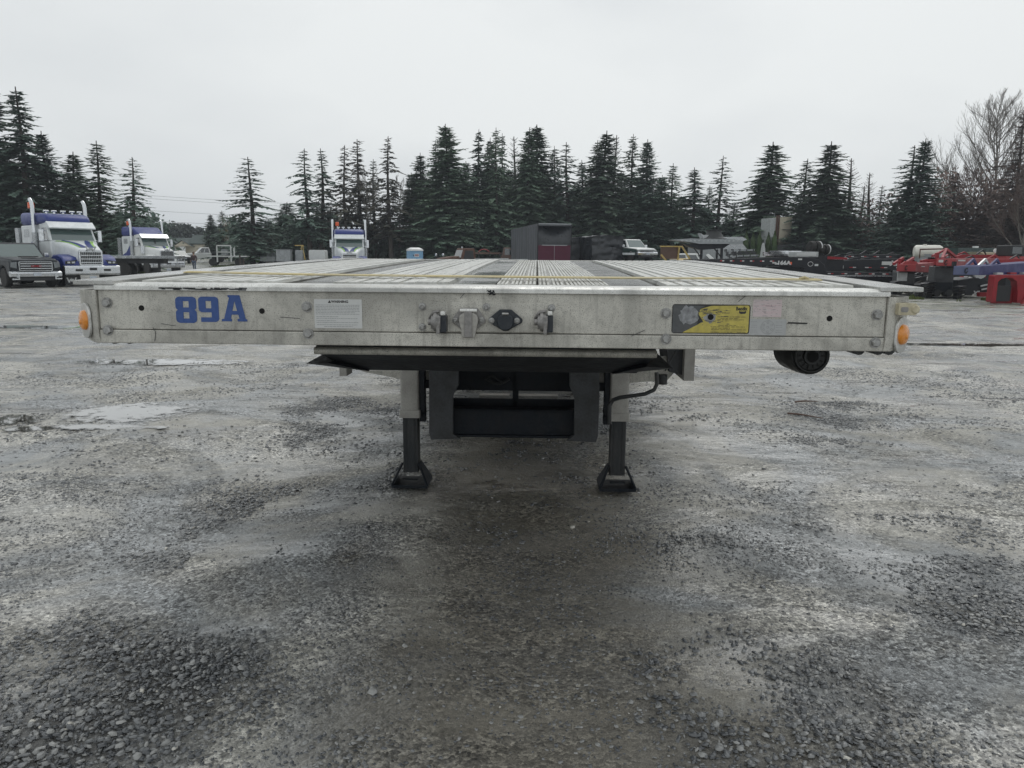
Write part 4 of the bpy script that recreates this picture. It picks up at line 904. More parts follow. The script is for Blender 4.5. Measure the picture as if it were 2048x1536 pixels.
def bare_tree(px, top, D, label, seed, spread, twm='twig', bark='bark_grey', thick=.16, levels=6, name='bare_tree', cat='tree', group='bare trees round the yard'):
    x, y, z = on(px, D); H = at(px, top, D).z-z; tb, tw = bare(seed, H, spread, levels, thick)
    zm = max(v[2] for v in tw.v+tb.v); k = H/zm*1.03
    o = root(name, label, cat, (x, y, z), 0, group); o.scale = (k, k, k)
    for nm, b_, m in (('trunk', tb, bark), ('crown', tw, twm)):
        me = new_mesh(nm, b_.v, b_.f); me.materials.append(M[m]); c = bpy.data.objects.new(nm, me); C.objects.link(c); c.parent = o
    return o
bare_tree(1968, 188, 88, 'great bare tree with fan of fine grey twigs towering over the right end', 3, 1.0, levels=7, thick=.20)
bare_tree(1868, 345, 90, 'lower bare tree with pale twigs between the black green fir and the great bare tree', 5, .9, levels=5)
bare_tree(1925, 330, 86, 'bare tree with reddish twigs just left of the great bare tree', 8, .8, 'twig_red', levels=6)
bare_tree(2040, 330, 70, 'reddish bare tree at the right edge behind the dark machine cab', 9, .8, 'twig_red', levels=6)
bare_tree(462, 432, 118, 'small yellowish bare tree beside the gable of the house', 12, .9, 'twig_yel', levels=5, thick=.1)
bare_tree(735, 330, 99, 'bare many stemmed tree behind the facing truck', 14, .7, 'twig', levels=5)
bare_tree(800, 350, 98, 'thin leaning bare tree left of the solid dark wood', 15, .6, 'twig', levels=5, thick=.1)
bare_tree(535, 455, 100, 'low bare brown shrub tree behind the flatbed trailers', 17, 1.1, 'twig_red', levels=5, thick=.1)
# undergrowth below the trees and the far wood
def leaf_mass(name, m, spots, per, size, label, cat, seed=1):
    r = np.random.default_rng(seed); Vs = []
    for (x, y, z, rx, ry, h) in spots:
        n = int(per*rx*h); u = r.normal(0, .5, (n, 3)); a = r.random(n)
        zz = z+h*(a**.8)*(1-.5*np.minimum(1, np.abs(u[:, 0])**2)); c = np.stack([x+u[:, 0]*rx, y+u[:, 1]*ry, zz], -1)
        e1 = r.normal(0, 1, (n, 3)); e1 /= np.linalg.norm(e1, axis=1)[:, None]; e2 = np.cross(e1, r.normal(0, 1, (n, 3))); e2 /= np.linalg.norm(e2, axis=1)[:, None]
        s = size*r.uniform(.5, 1.4, n)[:, None]
        Vs.append(np.stack([c-e1*s, c+e2*s*.5, c+e1*s, c-e2*s*.5], 1))
    V = np.concatenate(Vs).reshape(-1, 3); F = np.arange(len(V)).reshape(-1, 4)
    o = bpy.data.objects.new(name, fast_mesh(name, V, F, m)); C.objects.link(o); o['kind'] = 'stuff'; return tag(o, label, cat)
r_ = random.Random(5)
sp = []
for px in range(300, 2080, 14):
    if 325 < px < 480: continue
    D = 104 if px < 1600 else 92; x, y, z = on(px, D+r_.uniform(-2, 3)); sp.append((x, y, z, 2.4, 2.5, r_.uniform(2.5, 6.5)))
for px in range(-60, 320, 20):
    x, y, z = on(px, 82); sp.append((x, y, z, 2.5, 2.5, r_.uniform(3, 7)))
leaf_mass('undergrowth', M['fir_dk'], sp, 34, .30, 'dark tangled undergrowth along the foot of the trees', 'undergrowth')
sp = []
for px in range(1850, 2080, 7):
    x, y, z = on(px, 84+r_.uniform(-3, 3)); sp.append((x, y, z, 1.8, 1.5, r_.uniform(6, 11)))
for px in range(1650, 2080, 10):
    x, y, z = on(px, 88+r_.uniform(-3, 3)); sp.append((x, y, z, 1.8, 1.5, r_.uniform(4, 9)))
leaf_mass('brown_thicket', M['twig_red'], sp, 16, .22, 'brown leafless thicket below the trees at the right', 'thicket', 3)
sp = []
for px in range(240, 640, 5):
    D = 210+r_.uniform(-8, 8); p = at(px, 500, D); h = (at(px, 452+6*math.sin(px*.05)+r_.uniform(-6, 8), D).z-.9); sp.append((p.x, D, .9, 1.6, 2, max(h, 3)))
leaf_mass('far_wood', M['far_tree'], sp, 16, .55, 'distant low line of conifers beyond the house', 'wood', 4)
# clipped hedge in tall narrow cones
for i, px in enumerate((1489, 1502, 1515, 1533, 1545)):
    x, y, z = on(px, 84); h = at(px, 463+(i % 2)*3, 84).z-z
    r2 = np.random.default_rng(i); n = 1500; a = r2.uniform(0, 6.28, n); t_ = r2.random(n); rr_ = .48*(1-t_**3)*(.8+.2*r2.random(n))
    c = np.stack([np.cos(a)*rr_, np.sin(a)*rr_, t_*h], -1); e1 = np.stack([r2.normal(0, .3, n), r2.normal(0, .3, n), np.ones(n)], -1)*.14; e2 = np.stack([-np.sin(a), np.cos(a), a*0], -1)*.05
    V = np.stack([c-e1, c+e2, c+e1, c-e2], 1).reshape(-1, 3); o = root('hedge_cypress', ('leftmost', 'second', 'third', 'fourth', 'rightmost')[i]+' narrow clipped cypress of the hedge below the cream tower', 'hedge shrub', (x, y, z), 0, 'clipped cypresses in a row')
    cr = bpy.data.objects.new('crown', fast_mesh('crown', V, np.arange(len(V)).reshape(-1, 4), M['hedge'])); C.objects.link(cr); cr.parent = o
    MB().lathe([(0, .36), (h*.8, .3), (h*.96, .05)], (0, 0, 0), (0, 0, 1), 10).build('inner_foliage', M['hedge'], o)
# grass beside the yard
def grass(name, cells, n, label, hh=.12, seed=1):
    r = np.random.default_rng(seed); Vs = []
    for (x0, x1, y0, y1) in cells:
        x = r.uniform(x0, x1, n); y = r.uniform(y0, y1, n); k = vnoise(x, y, .7, 33) > .42; x = x[k]; y = y[k]; m_ = len(x)
        z = np.array([gz(a, b) for a, b in zip(x, y)])-.01; a = r.uniform(0, 6.28, m_); w = .025; h = hh*r.uniform(.4, 1.2, m_); lx = r.normal(0, .05, m_)
        Vs.append(np.stack([np.stack([x-np.cos(a)*w, y-np.sin(a)*w, z], -1), np.stack([x+np.cos(a)*w, y+np.sin(a)*w, z], -1), np.stack([x+lx, y+lx, z+h], -1)], 1))
    V = np.concatenate(Vs).reshape(-1, 3); o = bpy.data.objects.new(name, fast_mesh(name, V, np.arange(len(V)).reshape(-1, 3), M['grass'])); C.objects.link(o); o['kind'] = 'stuff'; return tag(o, label, 'grass')
g0 = ground(1835, 592); g1 = ground(2048, 606)
grass('grass', [(16.5, 22, 28.0, 29.4), (14.6, 17.5, 29.2, 32.5), (19, 24, 24.6, 25.4), (17.5, 21.5, 20.5, 22.5)], 7000, 'thin green grass at the foot of the red trailers')
grass('grass', [(-34, -16, 84, 92), (-30, -18, 60, 61.5), (-44, -14, 112, 118)], 9000, 'patches of green grass by the parked vehicles at the left', .16, 2)
# overhead wires
M['wire'] = mat('black_wire', (.05, .05, .055), .6)
for i, (ya, yb, D, lab) in enumerate(((388, 402, 150, 'highest of the four overhead wires left of the lone fir'), (394, 408, 151, 'second of the overhead wires, close below the highest'), (419, 428, 152, 'third overhead wire left of the lone fir'), (440, 446, 153, 'lowest overhead wire above the distant wood'))):
    a = at(120, ya-10, D); b = at(1000, yb+14, D+6); c = root('overhead_wire', lab, 'wire', tuple(a), 0, 'overhead wires')
    pts = [a.lerp(b, t/12)-a-Vector((0, 0, .9*math.sin(math.pi*t/12))) for t in range(13)]
    MB().tube(pts, .022, 5).build('cable', M['wire'], c)
# ------------------------------------------------------------------ vehicles: kit
M['blue'] = mat('blue_truck_paint', (.008, .026, .19), .36, 0, (.012, .028, .15), .4, 4, coat=.12, var=.05)
M['white'] = mat('white_paint', (.72, .74, .73), .3, 0, (.48, .48, .46), .4, 3, coat=.12, var=.04)
M['silver'] = mat('silver_grey_paint', (.70, .73, .74), .35, .0, (.42, .45, .46), .4, 3, coat=.12, var=.04)
M['lime'] = mat('lime_stripe', (.33, .62, .06), .35, coat=.3)
M['chrome'] = mat('chrome', (.68, .70, .72), .14, .95, (.40, .42, .44), .4, 8, var=.06)
M['chrome_dull'] = mat('dull_chrome', (.45, .47, .48), .28, .8, (.25, .26, .27), .5, 8)
M['gunmetal'] = mat('dark_metallic_paint', (.016, .021, .027), .42, .0, (.04, .04, .04), .4, 3, spec=.3, coat=.08, var=.05)
M['dark'] = mat('dark_trim', (.018, .020, .022), .5, 0, (.05, .05, .05), .3, 6)
M['glass'] = glass('window_glass'); M['wind'] = glass('windshield_glass', (.075, .115, .11), .08)
M['orange'] = mat('orange_beacon', (.85, .14, .04), .3, 0)
M['lamp'] = mat('headlamp_lens', (.55, .58, .60), .1, .2, coat=1)
M['lamp_dim'] = mat('smoked_headlamp', (.17, .19, .20), .15, .1, coat=.6)
M['red'] = mat('red_paint', (.30, .018, .026), .45, 0, (.16, .025, .03), .6, 4, spec=.35)
M['red_lt'] = mat('faded_red_paint', (.38, .055, .060), .5, 0, (.22, .05, .05), .5, 4)
M['tape_r'] = mat('red_reflective_tape', (.40, .03, .04), .4); M['tape_w'] = mat('white_reflective_tape', (.65, .66, .66), .4)
M['plate'] = mat('licence_plate', (.55, .60, .66), .45)
M['rust'] = mat('rusty_paint', (.10, .05, .033), .75, 0, (.07, .035, .025), .8, 3, .4, 30)
M['brown'] = mat('brown_paint', (.13, .08, .06), .5, 0, (.10, .06, .045), .5, 4)
M['tarp'] = mat('black_tarpaulin', (.022, .025, .030), .32, 0, (.06, .065, .07), .5, 2, .3, 6)
M['tarp_grey'] = mat('grey_side_curtain', (.085, .092, .105), .5, 0, (.05, .055, .06), .6, 1.2, .2, 6, stretch=(1, 1, .3))
M['maroon'] = mat('maroon_panel', (.085, .014, .034), .45, 0, (.06, .014, .024), .5, 3, spec=.3)
M['yellow'] = mat('machine_yellow', (.50, .37, .12), .5, 0, (.32, .25, .13), .6, 4)
M['gblack'] = mat('black_trailer_paint', (.010, .012, .017), .4, 0, (.04, .04, .04), .4, 3, spec=.4)
M['grey'] = mat('galvanised_grey', (.34, .36, .37), .45, .4, (.20, .21, .22), .5, 5)
M['concrete'] = mat('pale_grey_box', (.48, .50, .50), .6, 0, (.28, .29, .29), .7, 6)
M['pvcblue'] = mat('light_blue_plastic', (.22, .42, .62), .5, 0, (.18, .33, .50), .4, 4)
M['cream'] = mat('cream_wall', (.55, .50, .40), .7, 0, (.42, .37, .28), .5, 1.5)
M['green_roof'] = mat('dark_green_roof', (.055, .075, .070), .8, 0, (.035, .05, .045), .5, 2, .4, 20)
M['tank'] = mat('white_poly_tank', (.74, .73, .66), .45, 0, (.62, .60, .52), .4, 3)
M['violet'] = mat('blue_violet_paint', (.026, .026, .13), .45, 0, (.02, .02, .08), .5, 3, spec=.35)
M['violet_lt'] = mat('weathered_blue_front', (.10, .12, .22), .45, 0, (.09, .10, .17), .5, 4)
M['green'] = mat('bright_green_paint', (.20, .55, .05), .3, coat=.5)
M['dgreen'] = mat('dark_green_paint', (.025, .05, .045), .35, 0, coat=.4)
M['jeans'] = mat('blue_jeans', (.10, .13, .19), .9); M['jacket'] = mat('brown_black_jacket', (.085, .055, .055), .9, 0, (.03, .03, .04), .8, 6)
M['skin'] = mat('skin', (.45, .28, .20), .6); M['hair'] = mat('brown_hair', (.12, .075, .05), .8)
def rring(cx, y, z0, z1, w, r, k=3): return [(x, y, z) for x, z in rrect(cx, (z0+z1)/2, w, z1-z0, r, k)]
def wheel(par, x, y, r=.5, w=.28, rim='chrome_dull', side=1, name='wheel', rr_=.56):
    g = MB().lathe([(-w/2, r*.6), (-w/2, r*.93), (-w/2+.04, r), (w/2-.04, r), (w/2, r*.93), (w/2, r*.6)], (x, y, r), (1, 0, 0), 24).build(name, M['rubber'], par, smooth=40)
    m = MB(); s = side; m.lathe([(s*w*.42, r*.60), (s*w*.30, r*.50), (s*w*.1, r*.42), (s*w*.1, r*.2), (s*w*.4, r*.18), (s*w*.4, 0)], (x, y, r), (1, 0, 0), 20)
    m.lathe([(-s*w*.45, r*.6), (-s*w*.2, r*.5), (-s*w*.2, 0)], (x, y, r), (1, 0, 0), 16)
    for k in range(8):
        a = R(45*k); m.tube([(x+s*w*.1, y+math.cos(a)*r*.33, r+math.sin(a)*r*.33), (x+s*w*.2, y+math.cos(a)*r*.33, r+math.sin(a)*r*.33)], r*.05, 6)
    m.build('rim', M[rim], g, smooth=40); return g
def pane(face, u0, u1, v0, v1, off=.006, th=.01):
    a, b, c, d = [Vector(p) for p in face]; n = (b-a).cross(d-a).normalized()
    P = [a.lerp(b, u).lerp(d.lerp(c, u), v)+n*(off-th) for u, v in ((u0, v0), (u1, v0), (u1, v1), (u0, v1))]
    return [P, [p+n*th for p in P]]
def add_pane(par, face, u0, u1, v0, v1, m='glass', name='side_window', off=.006):
    return MB().loft(pane(face, u0, u1, v0, v1, off)).build(name, M[m], par)
def ghouse(b, t):                                 # (half width, y0, y1, z) of the base and of the top; faces wound outwards
    B = [(-b[0], b[1], b[3]), (b[0], b[1], b[3]), (b[0], b[2], b[3]), (-b[0], b[2], b[3])]
    Tt = [(-t[0], t[1], t[3]), (t[0], t[1], t[3]), (t[0], t[2], t[3]), (-t[0], t[2], t[3])]
    return B, Tt, {'front': (B[0], B[1], Tt[1], Tt[0]), 'right': (B[1], B[2], Tt[2], Tt[1]), 'back': (B[2], B[3], Tt[3], Tt[2]), 'left': (B[3], B[0], Tt[0], Tt[3])}
def wemblem(par, x, y, z, s, m, name='wing_emblem'):
    pts = [(-1, .5), (-.72, .5), (-.50, -.15), (-.28, .30), (-.12, .12), (0, .40), (.12, .12), (.28, .30), (.50, -.15), (.72, .5), (1, .5), (.62, -.55), (.42, -.55), (.22, -.10), (.10, -.35), (-.10, -.35), (-.22, -.10), (-.42, -.55), (-.62, -.55)]
    return MB().ext([(x+a*s, z+b*s) for a, b in pts], 'y', y-.02, y).build(name, M[m], par)
def mirror(par, x, y, z, s, h=.45):
    m = MB(); m.box(x+s*.16, x+s*.34, y-.06, y+.06, z-h/2, z+h/2); m.bar((x, y, z+h*.35), (x+s*.2, y, z+h*.45), .03, .03); m.bar((x, y, z-h*.35), (x+s*.2, y, z-h*.42), .03, .03)
    return m.build('mirror', M['chrome'], par, bevel=.02)
def semi(label, loc, rz, old=False, side=True):
    o = root('semi_truck', label, 'semi truck', loc, rz, 'blue and white semi trucks')
    hf = 1.75 if not old else 1.85
    MB().loft([rring(0, .16, .92, hf-.10, 1.02, .10), rring(0, .26, .92, hf, 1.10, .14), rring(0, 1.1, .95, 1.98, 1.50, .18), rring(0, 2.0, 1.0, 2.14, 1.86, .2)]).build('hood', M['silver' if not old else 'white'], o, smooth=40)
    for s in (-1, 1):
        pf = [(.10, .62), (.08, 1.02), (.35, 1.34), (.85, 1.47), (1.45, 1.44), (1.85, 1.15), (1.92, .75)]
        arc = [(1.12+.62*math.cos(R(a)), .56+.62*math.sin(R(a))) for a in range(10, 175, 15)]
        MB().ext(pf+arc, 'x', s*.52, s*1.18).build('fender', M['blue' if not old else 'white'], o, bevel=.05, smooth=50)
        MB().ext([(s*.62, 1.22), (s*1.12, 1.16), (s*1.14, 1.02), (s*.78, 1.02)], 'y', .06, .12).build('headlight', M['dark'], o, bevel=.01)
        MB().box(s*.80-.07, s*.80+.07, .045, .07, 1.06, 1.14).build('headlamp', M['lamp'], o, bevel=.01); MB().box(s*.99-.06, s*.99+.06, .045, .07, 1.06, 1.14).build('headlamp', M['lamp'], o, bevel=.01)
        wheel(o, s*1.02, 1.12, .52, .3, 'chrome', s)
        for y in (6.0, 7.3): wheel(o, s*.93, y, .52, .56, 'chrome', s)
        st = MB(); x = s*1.18; st.tube([(x, 3.45, 1.0), (x, 3.45, 3.75), (x, 3.52, 3.95), (x, 3.68, 4.08)], [.10, .085, .085, .085], 12); st.build('exhaust_stack', M['chrome'], o, smooth=50)
        MB().tube([(x, 3.45, 1.05), (x, 3.45, 2.5)], .13, 12).build('stack_guard', M['chrome_dull'], o, smooth=50)
        mirror(o, s*1.05, 2.25, 2.35, s, .55)
        if old: MB().tube([(s*.98, 1.95, 1.55), (s*.98, 1.95, 2.1)], .17, 14).build('air_cleaner', M['chrome'], o, smooth=50)
        MB().box(s*1.0-.02, s*1.24, 3.2, 5.0, .55, 1.02).build('fuel_tank', M['chrome_dull'], o, bevel=.1)
        fl = MB(); fl.box(s*.72-.3, s*.72+.3, .40, .42, .12, .55); fl.build('mud_guard', M['dark'], o)
    # cab
    B, Tt, F = ghouse((1.06, 1.92, 3.45, 1.0), (1.06, 1.92, 3.45, 2.08)); MB().loft([B, Tt]).build('cab', M['silver' if not old else 'white'], o, bevel=.06, smooth=40)
    B, Tt, F = ghouse((1.05, 1.95, 3.45, 2.08), (.98, 2.45, 3.45, 2.98)); MB().loft([B, Tt]).build('cab_upper', M['silver' if not old else 'white'], o, bevel=.05, smooth=40)
    add_pane(o, F['front'], .05, .95, .06, .74, 'wind', 'windshield')
    for k in ('left', 'right'): u = (.12, .62) if k == 'right' else (.38, .88); add_pane(o, F[k], u[0], u[1], .04, .72)
    if old: MB().box(-.02, .02, 2.04, 2.10, 2.12, 2.7).build('windshield_post', M['dark'], o)
    for s in (-1, 1): MB().bar((s*.1+.3*s, 2.02, 2.16), (s*.62, 2.15, 2.38), .02, .03).build('wiper', M['dark'], o)
    MB().ext([(1.98, 2.66), (1.92, 2.72), (2.30, 3.02), (2.42, 2.98), (2.34, 2.74)], 'x', -1.04, 1.04).build('visor', M['chrome' if old else 'silver'], o, bevel=.02)
    for x in (-.8, -.16, 0, .16, .8): MB().box(x-.05, x+.05, 2.12, 2.19, 2.84, 2.88).build('marker_light', M['amber'], o)
    # sleeper and roof
    B, Tt, F = ghouse((1.14, 3.45, 5.45, .95), (1.12, 3.45, 5.45, 2.86)); MB().loft([B, Tt]).build('sleeper', M['silver'], o, bevel=.06, smooth=40)
    add_pane(o, F['left'], .2, .55, .70, .90, 'chrome_dull', 'sleeper_window'); add_pane(o, F['right'], .45, .8, .70, .90, 'chrome_dull', 'sleeper_window')
    for k in ('left', 'right'):
        fa = F[k]; n = [pane(fa, 0, 1, 0, 1, .012, .008)]
        a = [Vector(p) for p in fa]; nn = (a[1]-a[0]).cross(a[3]-a[0]).normalized()*.012
        seq = [(0, .98), (.25, .62), (.6, .36), (1, .25), (1, .06), (.55, .10), (.2, .3), (0, .55)]
        if k == 'right': seq = [(1-u, v) for u, v in seq]
        P = [a[0].lerp(a[1], 1-u).lerp(a[3].lerp(a[2], 1-u), v)+nn for u, v in seq]
        MB().loft([P, [p-nn*.6 for p in P]]).build('blue_swoosh', M['blue'], o)
        P2 = [a[0].lerp(a[1], 1-u).lerp(a[3].lerp(a[2], 1-u), v*.55)+nn*.9 for u, v in [(u_, v_) for u_, v_ in seq]]
    rz0 = 2.86
    if old:
        MB().loft([rring(0, 2.55, 2.90, 3.02, 1.8, .05), rring(0, 3.1, 2.90, 3.25, 2.0, .12), rring(0, 3.7, 2.86, 3.55, 2.16, .2), rring(0, 5.4, 2.86, 3.60, 2.2, .2)]).build('roof_fairing', M['blue'], o, smooth=50)
        for x in (-.55, .55): MB().tube([(x, 2.5, 3.06), (x, 2.9, 3.10)], .04, 8).build('air_horn', M['chrome'], o, smooth=50)
    else:
        MB().loft([rring(0, 2.30, 2.92, 3.10, 1.86, .08), rring(0, 2.55, 2.90, 3.32, 2.0, .14), rring(0, 3.1, 2.88, 3.42, 2.16, .18), rring(0, 5.4, 2.86, 3.50, 2.2, .2)]).build('roof_fairing', M['blue'], o, smooth=50)
        for x in (-.75, -.4, 0, .4, .75):
            m = MB(); m.tube([(x-.11, 3.0, 3.52), (x+.11, 3.0, 3.52)], .05, 8); m.box(x-.04, x+.04, 2.97, 3.03, 3.40, 3.5); m.build('roof_lamp', M['chrome'], o, smooth=50)
    for x in (-.85,): 
        m = MB(); m.tube([(x, 4.6, 3.45), (x, 4.6, 3.72)], .03, 6); m.build('beacon_stem', M['chrome'], o); MB().box(x-.13, x+.13, 4.5, 4.72, 3.68, 3.98).build('beacon', M['orange'], o, bevel=.04)
    m = MB(); m.box(-.45, .45, 4.5, 8.2, .62, .88); m.build('chassis', M['dark'], o)
    MB().box(-1.2, 1.2, 5.6, 6.1, 1.0, 2.75).build('headache_rack', M['chrome_dull'], o)
    MB().tube([(0, 6.3, 1.02), (0, 7.2, 1.02)], .5, 16).build('fifth_wheel', M['dark'], o)
    # grille, bumper
    g = MB().ext(rrect(0, (.95+hf-.06)/2, 1.04, hf-.06-.95, .08, 3), 'y', .10, .17).build('grille', M['chrome'], o)
    MB().ext(rrect(0, (.95+hf-.06)/2, .90, hf-.20-.95, .05, 2), 'y', .085, .10).build('grille_mesh', M['dark'], g)
    for i in range(11): x = -.40+.08*i; MB().box(x-.009, x+.009, .07, .09, 1.03, hf-.14).build('grille_bar', M['chrome_dull'], g)
    if not old:
        for i in range(4): z = 1.08+i*.165; MB().box(-.45, .45, .055, .085, z, z+.035).build('grille_bar', M['chrome'], g)
    wemblem(o, 0, .06, hf-.02, .24, 'chrome_dull')
    MB().ext([(.0, .52), (-.06, .60), (-.06, .90), (.0, .96), (.25, .96), (.25, .52)], 'x', -1.22, 1.22).build('bumper', M['chrome'], o, bevel=.03)
    for s in (-1, 1): MB().box(s*.62-.15, s*.62+.15, -.075, -.058, .70, .80).build('bumper_slot', M['dark'], o)
    MB().box(-.16, .16, -.075, -.055, .74, .86).build('tow_cover', M['dark'], o)
    MB().box(-.16, .16, .02, .03, .30, .47).build('licence_plate', M['plate'], o)
    if old:
        m = MB()
        for z in (.72, .98): m.tube([(-1.1, .25, z), (-1.1, -.22, z), (1.1, -.22, z), (1.1, .25, z)], .035, 8)
        for x in (-1.1, -.55, .55, 1.1): m.tube([(x, -.22, .62), (x, -.22, 1.12)], .04, 8)
        m.build('bull_bar', M['chrome'], o, smooth=40)
    # hood graphics: blue chevron edged in lime
    def hoodtop(x, y): return 1.75+(.23 if y > 1.1 else (y-.26)/.84*.23)+((y-1.1)*.178 if y > 1.1 else 0)+.016-(abs(x)/.9)**4*.05
    for s in (-1, 1):
        for m, w0, w1, dz_ in (('blue', .02, .30, 0), ('lime', .30, .38, .002)):
            P = []
            for t in range(7):
                y = .35+1.55*t/6; x0 = s*(w0*(1-.2*t/6)+.45*(t/6)**1.6); x1 = s*(w1+.50*(t/6)**1.6)
                P.append(((x0, y, hoodtop(x0, y)+dz_), (x1, y, hoodtop(x1, y)+dz_)))
            mb = MB()
            for p, q in zip(P, P[1:]): mb.quad(p[0], p[1], q[1], q[0])
            mb.build('hood_stripe', M[m], o)
    return o
t1 = semi('nearest blue and white semi truck, high chrome exhausts, beside the grey pickup', on(186, 35.6), 50)
for s in (-1, 1):
    fl = MB().box(s*.85-.28, s*.85+.28, .30, .32, .10, .50).build('mud_flap', M['dark'], t1); wemblem(fl, s*.85, .30, .30, .22, 'white', 'wing_mark')
t2 = semi('older blue and white semi truck with bull bar and split windshield behind a flatbed', on(338, 56.5), 48, True)
t3 = semi('blue and white semi truck facing straight at the camera beyond the deck', on(700, 53), 12)
for c in [c for c in t3.children if c.name.startswith(('sleeper', 'blue_swoosh'))]: pass
# ---- pickups and cars
def pickup(label, loc, rz, paint, L=5.8, W=1.02, H=1.92, cab=(1.5, 3.6), zb=1.18, rw=.40, grille='chrome', bumper='chrome', bed='bed', name='pickup_truck', cat='pickup truck', upper=None, group=None, lift=.0, wr=None):
    o = root(name, label, cat, loc, rz, group); fy, ry = .95, L-1.15; n0 = .42+lift
    arcf = [(fy+(rw+.09)*math.cos(R(a)), rw+(rw+.09)*math.sin(R(a))) for a in range(165, 14, -15)]; arcr = [(ry+(rw+.09)*math.cos(R(a)), rw+(rw+.09)*math.sin(R(a))) for a in range(165, 14, -15)]
    yend = L if bed == 'bed' else cab[1]+.12
    prof = [(0.06, n0), *arcf, (cab[0], n0-.02)]
    prof += [*arcr, (L, n0+.1), (L, zb-.05)] if bed == 'bed' else [(yend, n0-.02), (yend, zb-.02)]
    prof += [(cab[1], zb), (cab[0], zb-.02), (.16, zb-.10), (.0, zb-.20)]
    # body tapered in plan: three slices across
    MB().ext(prof, 'x', -W+.03, W-.03).build('body', M[paint], o, bevel=.06, smooth=40)
    MB().loft([rring(0, .03, zb-.34, zb-.10, 1.7*W, .06), rring(0, .25, zb-.3, zb-.03, 1.84*W, .08), rring(0, cab[0]+.1, zb-.3, zb+.05, 1.86*W, .08)]).build('hood', M[upper or paint], o, smooth=50)
    B, Tt, F = ghouse((W-.06, cab[0]-.02, cab[1]+.04, zb-.02), (W-.24, cab[0]+.72, cab[1]-.14, H)); MB().loft([B, Tt]).build('cab', M[upper or paint], o, bevel=.05, smooth=40)
    add_pane(o, F['front'], .05, .95, .08, .90, 'wind', 'windshield'); add_pane(o, F['back'], .08, .92, .15, .85, 'glass', 'rear_window')
    two = cab[1]-cab[0] > 1.7
    for k in ('left', 'right'):
        spans = ((.10, .48), (.53, .90)) if two else ((.16, .82),)
        for u0, u1 in spans:
            if k == 'left' and not two: u0, u1 = 1-u1, 1-u0
            add_pane(o, F[k], u0, u1, .12, .86)
    g = MB().ext(rrect(0, zb-.36, 1.30*W, .42, .06, 3), 'y', -.04, .05).build('grille', M['chrome_dull' if grille else 'dark'], o)
    MB().ext(rrect(0, zb-.36, 1.22*W, .35, .04, 2), 'y', -.05, -.04).build('grille_mesh', M['dark'], g)
    for i in range(3): z = zb-.47+i*.105; MB().box(-.60*W, .60*W, -.07, -.045, z, z+.028).build('grille_bar', M['chrome' if grille else 'dark'], g)
    for s in (-1, 1):
        MB().ext([(s*.70*W, zb-.17), (s*.93*W, zb-.20), (s*.95*W, zb-.40), (s*.72*W, zb-.46)], 'y', -.02, .06).build('headlight', M['lamp_dim'], o, bevel=.01)
        wheel(o, s*(W-.15), fy, rw, .26, 'chrome_dull', s); wheel(o, s*(W-.15), ry, rw, .26, 'chrome_dull', s)
        m = MB(); m.box(s*W-.0*s, s*(W+.20), cab[0]+.38, cab[0]+.50, zb+.02, zb+.24); m.build('mirror', M['chrome' if grille else paint], o, bevel=.03)
    MB().ext([(-.12, .48+lift), (-.14, .66+lift), (-.06, .72+lift), (.2, .72+lift), (.2, .46+lift)], 'x', -W+.02, W-.02).build('bumper', M[bumper], o, bevel=.03)
    MB().ext([(-.06, .30+lift), (-.04, .48+lift), (.2, .48+lift), (.2, .32+lift)], 'x', -W+.12, W-.12).build('air_dam', M['dark'], o, bevel=.03)
    MB().box(-.15, .15, -.155, -.142, .52+lift, .66+lift).build('licence_plate', M['plate'], o)
    if bed == 'bed':
        MB().box(-W+.12, W-.12, cab[1]+.2, L-.1, zb-.045, zb-.03).build('bed_liner', M['dark'], o)
    elif bed == 'flat':
        MB().box(-W, W, yend+.05, L+.1, .82, .95).build('flat_bed', M['dark'], o); MB().box(-.4, .4, yend, L-.2, .45, .82).build('chassis', M['dark'], o)
        for s in (-1, 1): MB().box(s*W-.02, s*W+.02, yend+.05, L+.1, .95, 1.3).build('side_board', M['dark'], o)
    return o
gm = pickup('dark grey pickup truck with wide chrome grille at the left edge', on(72, 33.6), 50, 'gunmetal', 5.9, 1.03, 1.98, (1.55, 3.75), 1.30, .43, True, 'chrome')
text_mesh('GMC', .12, M['red'], 'grille_letters', gm, (0, -.085, 1.30-.36), ext=.008, bold=.006, sx=1.5)
for s in (-1, 1):
    m = MB(); m.tube([(s*.78, -.10, .50), (s*.78, -.16, .50)], .05, 10); m.build('fog_lamp', M['lamp'], gm); m = MB(); m.ext([(s*.70, .36), (s*.70, .60), (s*.75, .60), (s*.75, .40), (s*.98, .42), (s*.98, .36)], 'y', -.15, -.13); m.build('bumper_trim', M['chrome'], gm)
MB().box(-.32, .32, .5, 1.1, 1.34, 1.385).build('hood_scoop', M['dark'], gm, bevel=.02)
ex = on(262, 52)
fb = root('flatbed_trailer', 'low silver edged flatbed deck parked across the older blue truck', 'trailer', on(282, 50.5), 8, 'trailers parked at the left')
MB().box(-2.3, 2.6, -.9, .9, 1.22, 1.40).build('deck', M['chrome_dull'], fb, bevel=.01)
for i in range(9): x = -2.2+i*.55; MB().box(x, x+.28, -.93, -.9, 1.24, 1.36).build('stake_pocket', M['grey'], fb)
MB().box(-2.1, 1.6, -.5, .5, .9, 1.22).build('beam', M['dark'], fb)
for x in (-1.9, -.9):
    for y in (-.6, .6): 
        w = MB().lathe([(-.14, .3), (-.14, .46), (-.1, .5), (.1, .5), (.14, .46), (.14, .3)], (x, y, .5), (0, 1, 0), 20).build('wheel', M['rubber'], fb, smooth=40)
for x in (1.3,): MB().box(x-.06, x+.06, -.5, -.38, 0, 1.2).build('support_leg', M['dark'], fb)
